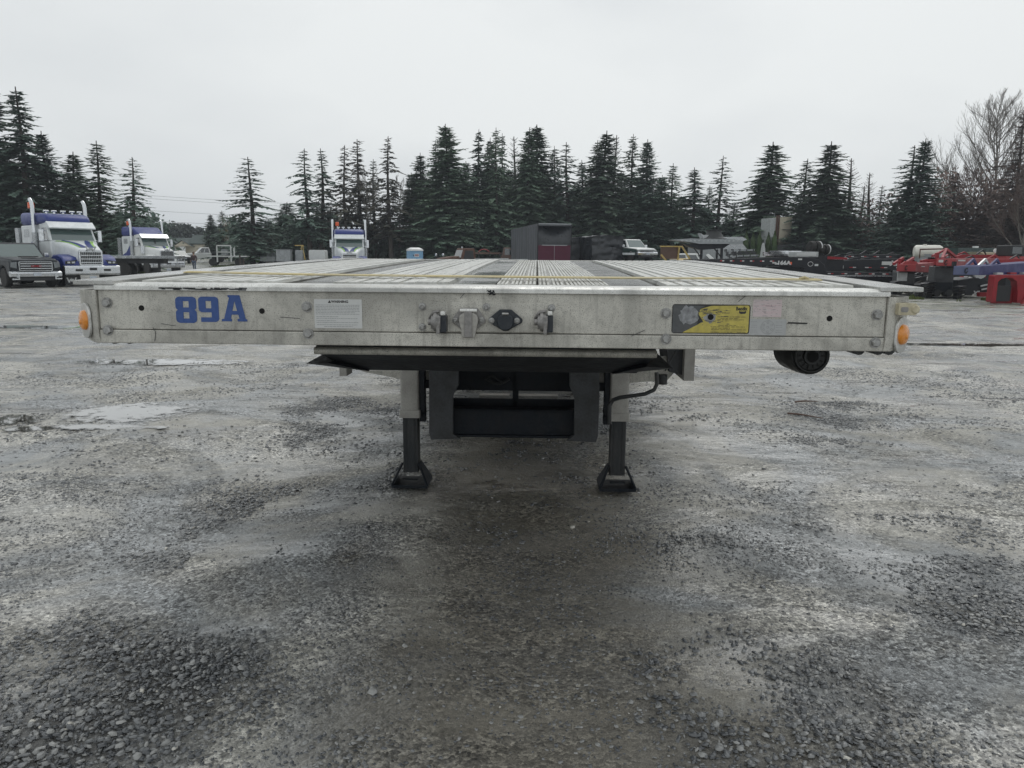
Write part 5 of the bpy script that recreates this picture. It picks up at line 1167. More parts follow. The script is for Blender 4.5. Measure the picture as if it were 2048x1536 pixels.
pickup('white pickup truck parked before the green roofed house', on(368, 97), -62, 'white', 5.6, .98, 1.85, (1.5, 3.2), 1.12, .38, False, 'chrome_dull', 'flat')
pickup('small white car-like van parked low left of the walking person', on(372, 92), 42, 'white', 4.6, .9, 1.5, (1.2, 3.3), .92, .33, False, 'dark', name='parked_car', cat='car')
# white cab-guard flatbed
fr = root('service_flatbed', 'white flatbed with upright white cab guard left of the wooden posts', 'trailer', on(455, 88), 12, 'trailers parked at the left')
MB().box(-2.0, 2.4, -1.1, 1.1, 1.0, 1.14).build('deck', M['white'], fr)
m = MB(); m.box(-.95, -.80, -1.05, -.95, .4, 2.3); m.box(.55, .70, -1.05, -.95, .4, 2.3); m.box(-.95, .70, -1.05, -.95, 2.2, 2.34); m.box(-.95, .70, -1.05, -.95, 1.5, 1.6); m.build('cab_guard', M['white'], fr)
MB().box(.9, 1.05, -1, -.9, 1.1, 2.0).build('post', M['white'], fr)
MB().loft([rring(-.1, -.9, 1.2, 1.9, .7, .1), rring(-.1, -.3, 1.2, 1.9, .7, .1)]).build('winch', M['grey'], fr)
for x in (-1.4, 1.4):
    for y in (-.9, .9): MB().lathe([(-.14, .3), (-.14, .42), (.14, .42), (.14, .3)], (x, y, .42), (0, 1, 0), 16).build('wheel', M['rubber'], fr, smooth=40)
# low green sports car
gc = root('sports_car', 'low bright green sports car with pale headlights, partly behind two posts', 'car', on(502, 92), 4)
MB().loft([rring(0, 0, .3, .55, 1.7, .1), rring(0, .5, .25, .78, 1.86, .14), rring(0, 1.6, .25, .95, 1.9, .14), rring(0, 3.9, .3, .9, 1.86, .14), rring(0, 4.3, .4, .8, 1.7, .12)]).build('body', M['green'], gc, smooth=50)
B, Tt, F = ghouse((.78, 1.5, 3.4, .92), (.55, 2.1, 2.9, 1.25)); MB().loft([B, Tt]).build('cabin', M['glass'], gc, bevel=.05)
for s in (-1, 1):
    MB().box(s*.72-.16, s*.72+.16, -.03, .1, .5, .64).build('headlight', M['lamp'], gc, bevel=.02)
    for y in (.9, 3.4): wheel(gc, s*.82, y, .32, .24, 'chrome_dull', s)
MB().box(-.5, .5, -.02, .05, .34, .46).build('grille', M['dark'], gc)
for i, px in enumerate((517, 555-68+1, 535)):
    if i == 1: continue
    x, y, z = on(px if i == 0 else 488, 74); 
for px, lab in ((481, 'left of two wooden posts at the edge of the grass'), (488, 'right of two wooden posts at the edge of the grass')):
    p = root('wooden_post', lab, 'post', on(px, 74), 0, 'wooden posts'); MB().box(-.06, .06, -.06, .06, 0, 1.5 if px == 481 else 1.1).build('post', M['bark'], p); MB().box(-.07, .07, -.07, .07, 1.5 if px == 481 else 1.1, 1.54 if px == 481 else 1.14).build('post_cap', M['bark'], p)
# grey stake sided trailer
sk = root('stake_trailer', 'small pale grey trailer with slatted stake sides right of the green car', 'trailer', on(538, 90), 6, 'trailers parked at the left')
MB().box(-.85, .85, -.5, 2.2, .5, .62).build('deck', M['grey'], sk)
for z in (.66, .80, .94): MB().box(-.85, .85, -.5, -.46, z, z+.10).build('side_board', M['grey'], sk)
for i in range(9): x = -.6+i*.15; MB().box(x, x+.07, 2.16, 2.2, .62, 1.55).build('slat', M['grey'], sk)
for s in (-1, 1): MB().lathe([(-.1, .2), (-.1, .32), (.1, .32), (.1, .2)], (s*.75, .2, .32), (1, 0, 0), 16).build('wheel', M['rubber'], sk, smooth=40)
# dark dolly with steel boxes
bx = root('box_trailer', 'short black trailer stacked with two galvanised steel boxes', 'trailer', on(571, 66), 10, 'trailers parked at the left')
MB().box(-.75, .75, 0, 2.6, .7, .95).build('deck', M['gblack'], bx); MB().box(-.4, .4, .1, 2.4, .3, .7).build('chassis', M['gblack'], bx)
for s in (-1, 1):
    MB().lathe([(-.16, .25), (-.16, .42), (.16, .42), (.16, .25)], (s*.56, .5, .42), (1, 0, 0), 18).build('wheel', M['rubber'], bx, smooth=40)
    MB().box(s*.28-.08, s*.28+.08, -.03, .0, .58, .68).build('tail_lamp', M['lamp'], bx)
MB().box(-.75, .45, .1, 1.8, .96, 1.95).build('steel_box', M['grey'], bx, bevel=.02); MB().box(-.78, .48, .07, 1.83, 1.95, 2.0).build('box_lid', M['grey'], bx)
for x in (-.35, .05): MB().box(x-.02, x+.02, .08, .1, .98, 1.94).build('box_seam', M['chrome_dull'], bx)
sb = root('steel_cabinet', 'plain galvanised cabinet standing right of the stacked boxes', 'cabinet', on(598, 67), 10); MB().box(-.28, .35, 0, .9, .0, 1.95).build('body', M['grey'], sb, bevel=.02); MB().box(-.24, .31, -.02, 0, .1, 1.85).build('door', M['grey'], sb); MB().box(.22, .26, -.05, -.02, .9, 1.1).build('handle', M['chrome_dull'], sb)
yf = root('hoist', 'slim yellow hoist frame behind the galvanised boxes', 'hoist', on(607, 74), 0)
m = MB(); m.bar((-.4, 0, 0), (-.1, 0, 2.45), .07, .07); m.bar((.35, 0, 0), (.0, 0, 2.45), .07, .07); m.bar((-.75, 0, 2.45), (.1, 0, 2.45), .09, .09); m.build('mast', M['yellow'], yf); MB().box(-.1, .1, -.1, .1, 2.35, 2.5).build('hoist_head', M['yellow'], yf)
fd = root('flatbed_dolly', 'black low flatbed trailer carrying a white ribbed box', 'trailer', on(627, 64), 5, 'trailers parked at the left')
MB().box(-.95, .75, 0, 2.4, .92, 1.12).build('deck', M['gblack'], fd)
for i in range(9): x = -.92+i*.2; MB().box(x, x+.09, -.03, 0, .94, 1.08).build('stake_pocket', M['dark'], fd)
for s in (-1, 1): MB().lathe([(-.16, .25), (-.16, .42), (.16, .42), (.16, .25)], (s*.62, .5, .42), (1, 0, 0), 18).build('wheel', M['rubber'], fd, smooth=40)
MB().box(-.5, .4, .2, 2, .5, .92).build('chassis', M['gblack'], fd)
wb = root('white_box', 'white ribbed box with rounded roof on the black flatbed', 'container', (on(633, 65)[0], 65.3, 1.125), 5); MB().loft([rring(0, 0, 0, .85, 1.35, .12), rring(0, 1.6, 0, .85, 1.35, .12)]).build('body', M['white'], wb, smooth=30)
for i in range(5): x = -.5+i*.25; MB().box(x-.015, x+.015, -.02, 0, .06, .75).build('rib', M['white'], wb)
# house
hs = root('house', 'single storey cream house with dark green roof behind the parked white pickup', 'house', on(392, 150), 2)
def prism_roof(x0, x1, y0, y1, z0, z1, ov=.35): 
    return MB().ext([(y0-ov, z0-.1), (y0-ov, z0+.06), ((y0+y1)/2, z1), (y1+ov, z0+.06), (y1+ov, z0-.1)], 'x', x0-ov, x1+ov)
MB().box(-6.5, 5.3, 0, 7, 0, 2.7).build('wall', M['cream'], hs); prism_roof(-1.0, 5.3, 0, 7, 2.7, 4.5).build('roof', M['green_roof'], hs); prism_roof(-6.4, -1.4, .3, 6.6, 2.5, 3.9).build('lower_roof', M['green_roof'], hs)
MB().ext([(-3.6, 2.2), (-.2, 2.2), (-1.9, 3.2)], 'y', -1.2, .5).build('porch_gable', M['cream'], hs); MB().add([(-3.9, -1.4, 2.15), (-1.9, -1.4, 3.35), (-1.9, 2, 3.35), (-3.9, 2, 2.15), (.1, -1.4, 2.15), (.1, 2, 2.15)], [(0, 1, 2, 3), (1, 4, 5, 2)]).build('porch_roof', M['green_roof'], hs)
for x in (-5.6, -4.6, .8, 2.6):
    w = MB().box(x, x+.9, -.05, -.0, .9, 2.0).build('window', M['white'], hs); MB().box(x+.06, x+.84, -.06, -.05, .96, 1.94).build('pane', M['glass'], w)
MB().box(-2.6, -1.3, -1.22, -1.2, .05, 2.1).build('garage_door', M['white'], hs)
cs = root('cottage', 'tiny white gabled shed at the right end of the house', 'shed', on(452, 140), -30)
MB().box(-1, 1, 0, 3, 0, 2.4).build('wall', M['white'], cs); MB().ext([(-1.25, 2.35), (1.25, 2.35), (0, 4.3)], 'y', -.15, 3.2).build('gable_roof', M['white'], cs)
# walking person, seen from behind
ps = root('person', 'person in dark brown jacket and blue jeans walking away across the yard', 'person', on(389, 69.5), 8)
def skin(name, V, E, rad, m, par, root_i=0, sub=1):
    me = bpy.data.meshes.new(name); me.from_pydata(V, E, []); o = bpy.data.objects.new(name, me); C.objects.link(o); o.parent = par
    md = o.modifiers.new('s', 'SKIN'); 
    for i, v in enumerate(me.skin_vertices[0].data): v.radius = (rad[i], rad[i]*.8); v.use_root = (i == root_i)
    md.use_smooth_shade = True
    if sub: s = o.modifiers.new('u', 'SUBSURF'); s.levels = sub; s.render_levels = sub
    me.materials.append(m); return o
PV = [(0, 0, .92), (0, 0, 1.15), (0, .01, 1.38), (0, -.01, 1.50), (0, -.02, 1.62), (0, -.02, 1.70), (.10, 0, .88), (.11, -.12, .50), (.11, .06, .12), (.11, -.06, .05), (-.10, 0, .88), (-.11, .10, .50), (-.11, .32, .16), (-.11, .28, .08), (.19, 0, 1.38), (.25, .06, 1.12), (.24, -.06, .90), (.24, -.10, .82), (-.19, 0, 1.38), (-.25, -.06, 1.12), (-.24, -.16, .92), (-.24, -.20, .84)]
PE = [(0, 1), (1, 2), (2, 3), (3, 4), (4, 5), (0, 6), (6, 7), (7, 8), (8, 9), (0, 10), (10, 11), (11, 12), (12, 13), (2, 14), (14, 15), (15, 16), (16, 17), (2, 18), (18, 19), (19, 20), (20, 21)]
PR = [.15, .15, .15, .055, .095, .07, .10, .065, .045, .05, .10, .065, .045, .05, .06, .045, .035, .035, .06, .045, .035, .035]
bd = skin('body', PV, PE, PR, M['skin'], ps)
skin('trousers', [PV[0], PV[6], PV[7], (.11, .05, .15), PV[10], PV[11], (-.11, .31, .19)], [(0, 1), (1, 2), (2, 3), (0, 4), (4, 5), (5, 6)], [.165, .115, .080, .065, .115, .080, .065], M['jeans'], bd)
skin('jacket', [(0, 0, .86), (0, 0, 1.15), (0, .01, 1.38), (0, 0, 1.47), PV[14], PV[15], (.24, -.05, .93), PV[18], PV[19], (-.24, -.15, .95)], [(0, 1), (1, 2), (2, 3), (2, 4), (4, 5), (5, 6), (2, 7), (7, 8), (8, 9)], [.185, .18, .18, .08, .085, .065, .055, .085, .065, .055], M['jacket'], bd)
MB().lathe([(-.1, .02), (-.08, .085), (0, .112), (.07, .09), (.10, .02)], (0, .005, 1.66), (0, 0, 1), 14).build('hair', M['hair'], bd, smooth=80)
for x, y in ((.11, .02), (-.11, .30)): MB().loft([rring(x, y-.2, 0 if x > 0 else .03, .09 if x > 0 else .12, .10, .03), rring(x, y+.06, 0 if x > 0 else .08, .11 if x > 0 else .19, .10, .03)]).build('shoe', M['dark'], bd)
# ------------------------------------------------------------------ behind the deck
pt = root('portable_toilet', 'light blue portable toilet with pale domed roof and a small red sign', 'toilet', on(830, 62), 22)
MB().box(-.55, .55, -.55, .55, 0, 1.98).build('body', M['pvcblue'], pt, bevel=.03)
MB().loft([[(x, y, 1.93) for x, y in rrect(0, 0, 1.22, 1.22, .15, 3)], [(x, y, 2.06) for x, y in rrect(0, 0, 1.18, 1.18, .2, 3)], [(x, y, 2.2) for x, y in rrect(0, 0, .7, .7, .2, 3)]]).build('roof', M['white'], pt, smooth=40)
MB().box(-.38, .38, -.58, -.55, .1, 1.86).build('door', M['pvcblue'], pt, bevel=.01)
sg = MB().box(-.18, .20, -.595, -.58, 1.45, 1.7).build('sign', M['white'], pt)
for z, m in ((1.62, 'tape_r'), (1.52, 'tape_r'), (1.57, 'grey_ink')): MB().box(-.15, .17, -.60, -.595, z, z+.035).build('sign_stripe', M[m], sg)
MB().box(-.3, -.24, -.6, -.58, 1.5, 1.62).build('notice', M['dark'], pt)
# rusty old truck seen from its side
rt = root('old_truck', 'rusty brown old truck cab with open dark door opening right of the blue toilet', 'truck', on(878, 60), -62)
MB().ext([(0, .6), (0, 1.35), (.9, 1.5), (1.5, 1.55), (1.55, .5)], 'x', -.75, .75).build('hood', M['rust'], rt, bevel=.12, smooth=50)
B, Tt, F = ghouse((.88, 1.5, 2.9, 1.2), (.74, 1.85, 2.8, 2.16)); MB().loft([B, Tt]).build('cab', M['rust'], rt, bevel=.10, smooth=50)
MB().box(-.88, .88, 1.5, 2.9, .5, 1.2).build('cab_base', M['rust'], rt, bevel=.05)
for k in ('left', 'right'): add_pane(rt, F[k], .15, .8, -.1, .8, 'dark', 'door_opening')
add_pane(rt, F['front'], .1, .9, .15, .85, 'glass', 'windshield')
for s in (-1, 1):
    wheel(rt, s*.8, .55, .42, .24, 'rust', s); wheel(rt, s*.8, 3.9, .42, .24, 'rust', s)
    MB().tube([(s*.72, .1, 1.62), (s*.72, .0, 1.62)], .11, 12).build('headlight', M['lamp'], rt, smooth=50)
MB().box(-.9, .9, 3.0, 4.8, .8, 1.0).build('bed', M['rust'], rt)
MB().tube([(0, 2.0, 2.16), (0, 2.0, 2.3)], .08, 8).build('roof_light', M['lamp'], rt)
# heap of pale slabs on the yard
for i, (px, D, w, h, lab) in enumerate(((905, 47, 1.6, 1.36, 'low mound of pale torn sheeting just past the deck edge, left of the rusty stakes'), (985, 49, 1.3, 1.40, 'flat pile of grey boards past the deck edge below the red hoop'), (1020, 50, 2.1, 1.34, 'wide pile of weathered boards left of the maroon doors'))):
    x, y, z = on(px, D); hp = root('board_pile', lab, 'board pile', (x, y, z), 0, 'piles of boards past the deck')
    rr = random.Random(i+40)
    for j in range(14):
        a = rr.uniform(-w*.3, w*.3); zz = h*(j+.5)/14; l = w*rr.uniform(.6, 1); MB().bar((a-l, rr.uniform(-.6, .6), zz+rr.uniform(-.03, .03)), (a+l, rr.uniform(-.6, .6), zz+rr.uniform(-.03, .05)), .5, h/15).build('board', M['concrete' if j % 3 else 'brown'], hp)
# brown pickup with a stake bed, red hoop on it
bp = pickup('faded brown pickup cab with flat bed and rails, left of the black and maroon trailer', on(1052, 73), 92, 'brown', 6.0, .95, 2.38, (.9, 2.3), 1.62, .48, False, 'dark', 'none', lift=.2)
fbd = MB().box(-.95, .95, 2.4, 6.6, 1.2, 1.36).build('flat_bed', M['dark'], bp)
for s in (-1, 1):
    for i in range(5): y = 2.5+i*1.0; MB().box(s*.9-.03, s*.9+.03, y, y+.06, 1.36, 1.95).build('stake', M['dark'], bp)
    MB().box(s*.9-.02, s*.9+.02, 2.4, 6.6, 1.75, 1.92).build('rail', M['brown'], bp)
    for i in range(4): MB().box(s*.955-.004, s*.955+.004, 2.7+i*.9, 2.95+i*.9, 1.24, 1.32).build('reflector', M['tape_r' if i % 2 else 'tape_w'], bp)
hx, hy, hz_ = at(968, 514, 73)
hp = root('red_hoop', 'thin red and white hoop arching over the bed of the brown pickup', 'hoop', (hx, 73, 1.38), 0)
MB().tube([(.55*math.cos(R(a)), 0, .42+.40*math.sin(R(a))) for a in range(0, 181, 12)], .045, 8).build('arc', M['red_lt'], hp, smooth=60)
for s in (-1, 1): MB().bar((s*.55, 0, .0), (s*.55, 0, .44), .05, .05).build('foot', M['grey'], hp)
# black curtain side trailer with maroon doors
x, y, z = on(1108, 57.5)
ct = root('curtain_trailer', 'tall dark curtain sided trailer with sagging black tarp over two maroon doors', 'trailer', (x, y, z), 9)
HW = 1.28; ZT = at(1108, 447, 57.5).z
MB().box(-HW, HW, .05, 13.0, .95, 1.1).build('floor', M['gblack'], ct)
for i in range(24):
    ya, yb = .12+i*.535, .12+(i+1)*.535; sw = .03*(1 if i % 2 else -1)
    MB().loft([[(-HW-.01, ya, 1.0), (-HW-.01-sw*.6, (ya+yb)/2, 1.0), (-HW-.01, yb, 1.0), (-HW+.04, yb, 1.0), (-HW+.04, ya, 1.0)], [(-HW-.01, ya, ZT-.16), (-HW-.01-sw, (ya+yb)/2, ZT-.16), (-HW-.01, yb, ZT-.16), (-HW+.04, yb, ZT-.16), (-HW+.04, ya, ZT-.16)]]).build('side_curtain', M['tarp_grey'], ct)
MB().box(HW-.03, HW, .1, 13.0, 1.0, ZT-.1).build('side_wall', M['tarp_grey'], ct)
MB().ext([(-HW-.03, ZT-.18), (HW+.03, ZT-.18), (HW+.03, ZT-.02), (0, ZT+.04), (-HW-.03, ZT-.02)], 'y', 0.02, 13.05).build('roof', M['tarp_grey'], ct)
for s in (-1, 1): MB().box(s*HW-.035, s*HW+.035, -.02, .06, .9, ZT).build('corner_post', M['gblack'], ct)
MB().box(-HW, HW, -.02, .05, ZT-.07, ZT).build('header', M['grey'], ct)
ZM = at(1108, 490, 57.5).z
n = 16; V = []; F_ = []
for i in range(n+1):
    for j in range(n+1):
        u = i/n; v = j/n; sag = .95*max(math.sin(math.pi*u), 0)**.7*max(0, (v-.18)/.82)**1.3; V.append((-HW+.04+(2*HW-.08)*u, .02+sag, ZM+(ZT-.07-ZM)*v))
for i in range(n):
    for j in range(n): a = i*(n+1)+j; F_.append((a, a+n+1, a+n+2, a+1))
tm = MB(); tm.add(V, F_); tm.build('sagging_tarp', M['tarp'], ct, smooth=80)
MB().box(-HW+.04, -.012, -.01, .05, 1.0, ZM-.02).build('rear_door', M['maroon'], ct); MB().box(.012, HW-.04, -.01, .05, 1.0, ZM-.02).build('rear_door', M['maroon'], ct)
MB().box(-.012, .012, -.02, .04, 1.0, ZM-.02).build('door_rod', M['grey'], ct); MB().box(-HW+.3, HW-.3, -.03, -.0, ZM-.04, ZM+.0).build('door_bar', M['chrome_dull'], ct)
MB().box(-1, 1, .2, 12.5, .7, .94).build('chassis', M['gblack'], ct)
for s in (-1, 1):
    for yy in (1.6, 2.9): MB().lathe([(-.25, .3), (-.25, .5), (.25, .5), (.25, .3)], (s*.95, yy, .5), (1, 0, 0), 18).build('wheel', M['rubber'], ct, smooth=40)
    MB().box(s*.9-.12, s*.9+.12, -.03, .0, .98, 1.06).build('tail_lamp', M['tape_w'], ct)
# tarpaulin covered loads
def tarped(label, px, D, w, l, h, seed, rz, amp, hk=1.0):
    x, y, z = on(px, D); o = root('tarped_load', label, 'covered load', (x, y, z), rz, 'tarpaulin covered loads'); r = np.random.default_rng(seed)
    nu, nv = 40, 26; V = []; F_ = []
    # cross-section path over the load, extruded along y, wrinkled
    for j in range(nv+1):
        yy = l*j/nv
        for i in range(nu+1):
            s = i/nu*(2*h+w)
            if s < h: x_, z_ = -w/2, s
            elif s < h+w: x_, z_ = -w/2+(s-h), h+.10*math.sin(math.pi*(s-h)/w)
            else: x_, z_ = w/2, h-(s-h-w)
            V.append((x_, yy, z_))
    V = np.array(V); ph = r.uniform(0, 6.28, 8)
    wv = sum(np.sin(V[:, 2]*k1+V[:, 1]*k2+V[:, 0]*k3+p) for k1, k2, k3, p in zip((7, 11, 3, 17, 23, 5, 13, 9), (1.2, -3, 5, 2, -4, 9, 3, 1), (2, 5, -3, 6, 3, 1, -7, 8), ph))/8
    V[:, 0] += wv*amp*np.sign(V[:, 0]); V[:, 2] += np.where(V[:, 2] > h*.9, wv*amp*1.2, 0)
    for j in range(nv):
        for i in range(nu): a = j*(nu+1)+i; F_.append((a, a+1, a+nu+2, a+nu+1))
    tm = MB(); tm.add(V, F_); tm.build('tarpaulin', M['tarp'], o, smooth=55)
    # front drape
    n1, n2 = 30, 26; G = []; F_ = []
    for j in range(n2+1):
        for i in range(n1+1):
            u = i/n1; v = j/n2; X_ = -w/2+w*u; Z_ = v*(h+.10*math.sin(math.pi*u)); k = 5.0*(float(vnoise(X_*.8+9, Z_*2.2+9, 2.2, seed))-.5)+3.2*(float(vnoise(X_+5+Z_*.6, Z_*3+7, 3.6, seed+1))-.5)
            G.append((X_, -.02+amp*.9*k*.6-.12*(1-v), Z_))
    for j in range(n2):
        for i in range(n1): a = j*(n1+1)+i; F_.append((a, a+1, a+n1+2, a+n1+1))
    tm = MB(); tm.add(G, F_); tm.build('front_drape', M['tarp'], o, smooth=55)
    MB().box(-w/2+.05, w/2-.05, .1, l-.1, .0, h-.1).build('load', M['dark'], o)
    for s in (-.5, .5): MB().tube([(s*w*.6, -.1, .2), (s*w*.6, -.02, h+.02)], .015, 5).build('tie_rope', M['dark'], o)
    return o
tarped('smoother black tarpaulin load wedged against the maroon trailer', 1166, 60.5, 2.1, 5, at(1166, 476, 60.5).z, 3, 12, .02)
tarped('crumpled black tarpaulin load with deep horizontal folds beside the old pickup', 1214, 58, 2.55, 5, at(1214, 473, 58).z, 8, 14, .06)
# old white and green pickup riding on a trailer
xx, yy, zz = on(1292, 57)
ft = root('flat_trailer', 'dark flat trailer carrying the old white and green pickup', 'trailer', (xx, yy-.3, zz), 24, 'trailers in the back row')
MB().box(-1.25, 1.25, -1.2, 6.6, 1.08, 1.22).build('deck', M['gblack'], ft); MB().box(-.6, .6, -1, 6, .6, 1.08).build('beam', M['gblack'], ft); MB().box(-1.28, 1.28, -1.24, -1.2, 1.12, 1.24).build('edge_strip', M['chrome_dull'], ft)
for s in (-1, 1):
    for y in (4.2, 5.3): MB().lathe([(-.14, .25), (-.14, .42), (.14, .42), (.14, .25)], (s*1.0, y, .42), (1, 0, 0), 18).build('wheel', M['rubber'], ft, smooth=40)
dk = pickup('old two tone pickup, white top over dark green sides, perched on the flat trailer', (xx, yy-.2, 1.225), 24, 'dgreen', 4.9, .90, 1.68, (1.25, 2.7), 1.02, .34, True, 'chrome', upper='white')
for s in (-1, 1): MB().box(s*.90-.012, s*.90+.012, .3, 4.7, .50, .66).build('lower_trim', M['silver'], dk)
# yellow bucket
yb_ = root('yellow_bucket', 'yellow steel skip bucket with sloped brace right of the old pickup', 'skip', on(1352, 53.5), 6)
MB().ext([(-.95, 1.0), (.8, 1.0), (.8, 1.18), (-.95, 1.18)], 'y', -.1, .1).build('lip', M['yellow'], yb_)
MB().ext([(-1.0, 1.45), (-1.0, 2.28), (.35, 2.28), (.35, 1.45)], 'y', .5, .6).build('back_wall', M['brown'], yb_)
m = MB(); m.bar((-1.1, .4, 2.32), (.45, .4, 2.32), .09, .09); m.bar((.30, .4, 2.30), (.22, .4, 1.3), .10, .10); m.bar((.45, .35, 2.35), (1.1, .2, 1.35), .12, .12); m.bar((-1.1, .1, 1.75), (-.55, 0, 1.12), .12, .12); m.build('frame', M['yellow'], yb_)
MB().loft([[(-.6, 0, 1.15), (1.2, 0, 1.15), (1.2, .9, 1.5), (-.2, .9, 1.5)], [(-.6, 0, 0), (1.2, 0, 0), (1.2, .9, 0), (-.2, .9, 0)]]).build('body', M['yellow'], yb_, bevel=.02)
for i in range(5): x = -.3+i*.27; MB().tube([(x, -.02, .98), (x, .0, .98)], .07, 10).build('drain_hole', M['dark'], yb_)
MB().box(-.45, .0, -.1, .3, 1.25, 1.42).build('grey_patch', M['grey'], yb_, bevel=.04)
# high flatbed nose trailer carrying a black cowl
fa = root('raised_flatbed', 'weathered aluminium flatbed nose tapering to the left under the black cowl', 'trailer', on(1405, 50), -4, 'trailers in the back row')
za_ = at(1405, 487, 50).z; zt_ = za_+.24
MB().ext([(-2.3, zt_-.03), (-1.0, zt_+.06), (1.5, zt_+.02), (2.3, zt_-.05), (2.3, za_-.02), (-.4, za_-.04), (-1.0, zt_-.18)], 'y', -.9, .9).build('deck', M['grey'], fa)
for i in range(14): x = -1.6+i*.27; MB().box(x, x+.12, -.925, -.9, zt_-.13, zt_-.04).build('stake_pocket', M['concrete'], fa)
MB().ext([(-1.4, za_-.02), (1.6, za_-.02), (1.2, za_-.30), (-.2, za_-.42), (-1.0, za_-.22)], 'y', -.5, .5).build('beam', M['gblack'], fa)
for x in (-.2, 1.1): m = MB(); m.box(x-.07, x+.07, -.5, -.3, 0, za_-.2); m.bar((x, -.4, za_-.9), (x-.5, -.4, za_-.3), .07, .07); m.build('support_leg', M['gblack'], fa)
cw = root('black_cowl', 'big black plastic cowl shaped like a bell sitting on the raised flatbed', 'cowl', (on(1424, 50)[0], 50, zt_+.03), 8)
MB().lathe([(0, .0), (0, .86), (.05, .84), (.12, .66), (.34, .50), (.50, .47), (.56, .52), (.60, .52), (.60, .46), (.5, .40)], (0, 0, 0), (0, 0, 1), 28, False).build('shell', M['rubber_dk'], cw, smooth=35)
MB().ext([(-1.0, .38), (-.85, .26), (-.3, .28), (-.45, .05), (-.8, .02)], 'y', -.3, .3).build('flared_scoop', M['concrete'], cw)
# torn aluminium nose panel
tn = root('torn_panel', 'bent aluminium trailer nose panel with torn right end behind the raised flatbed', 'metal panel', (on(1455, 53)[0], 53, 0), 0)
zA, zB2 = at(1455, 474, 53).z, at(1455, 499, 53).z
MB().ext([(-1.0, zA), (.9, zA+.02), (1.25, zA-.15), (.85, (zA+zB2)/2+.1), (1.3, zB2+.02), (-1.0, zB2)], 'y', 0, .3).build('sheet', M['chrome_dull'], tn)
for i in range(6): MB().box(-.7+i*.22, -.58+i*.22, -.012, 0, zA-.22, zA-.10).build('slot', M['concrete'], tn)
m = MB(); m.box(-.8, -.7, .1, .3, 0, zB2); m.box(.5, .6, .1, .3, 0, zB2); m.build('stand', M['gblack'], tn)
gv = root('van_body', 'grey closed van body with pale corner posts behind the white wagon', 'van body', on(1442, 60), 3)
MB().box(-1.6, 1.2, 0, 4, .4, at(1442, 489, 60).z).build('body', M['grey'], gv, bevel=.03)
for x in (-1.6, 1.2): MB().box(x-.04, x+.04, -.03, .02, .4, at(1442, 488, 60).z).build('corner_post', M['concrete'], gv)
for z in (1.0, 1.5, 2.0): MB().box(-1.55, 1.15, -.02, 0, z, z+.03).build('side_seam', M['chrome_dull'], gv)
# white wagon and a second white roof
suv = root('suv', 'white estate car with dark side windows behind the black trailers', 'car', on(1466, 60), 72)
MB().ext([(0, .5), (0, .95), (.1, 1.05), (1.1, 1.15), (4.6, 1.18), (4.7, .6), (4.6, .4), (.1, .4)], 'x', -.92, .92).build('body', M['white'], suv, bevel=.08, smooth=40)
B, Tt, F = ghouse((.88, 1.0, 4.65, 1.12), (.72, 1.9, 4.45, 1.88)); MB().loft([B, Tt]).build('cabin', M['white'], suv, bevel=.07, smooth=40)
add_pane(suv, F['front'], .05, .95, .08, .9, 'wind', 'windshield'); add_pane(suv, F['back'], .1, .9, .15, .85, 'glass', 'rear_window')
for k, sp_ in (('right', ((.12, .36), (.40, .64), (.70, .93))), ('left', ((.07, .30), (.36, .60), (.64, .88)))):
    for u0, u1 in sp_: add_pane(suv, F[k], u0, u1, .1, .85)
for s in (-1, 1):
    wheel(suv, s*.8, .9, .36, .24, 'chrome_dull', s); wheel(suv, s*.8, 3.7, .36, .24, 'chrome_dull', s)
    MB().box(s*.65-.18, s*.65+.18, -.02, .04, .72, .88).build('headlight', M['lamp'], suv)
sc = root('white_hatchback', 'smooth white car roof and dark rear window, half hidden by the deck edge', 'car', on(1484, 44), 78)
MB().ext([(0, .5), (0, .8), (.2, .92), (1.3, 1.0), (3.9, 1.0), (4.0, .5), (3.9, .35), (.1, .35)], 'x', -.85, .85).build('body', M['white'], sc, bevel=.1, smooth=40)
B, Tt, F = ghouse((.82, 1.2, 3.9, .95), (.62, 1.9, 3.5, 1.38)); MB().loft([B, Tt]).build('cabin', M['white'], sc, bevel=.08, smooth=40)
add_pane(sc, F['front'], .08, .92, .1, .85, 'glass', 'windshield'); add_pane(sc, F['back'], .08, .92, .15, .85, 'glass', 'rear_window')
for k in ('left', 'right'): add_pane(sc, F[k], .12, .86, .15, .8)
for s in (-1, 1): wheel(sc, s*.72, .8, .32, .22, 'chrome_dull', s); wheel(sc, s*.72, 3.2, .32, .22, 'chrome_dull', s)
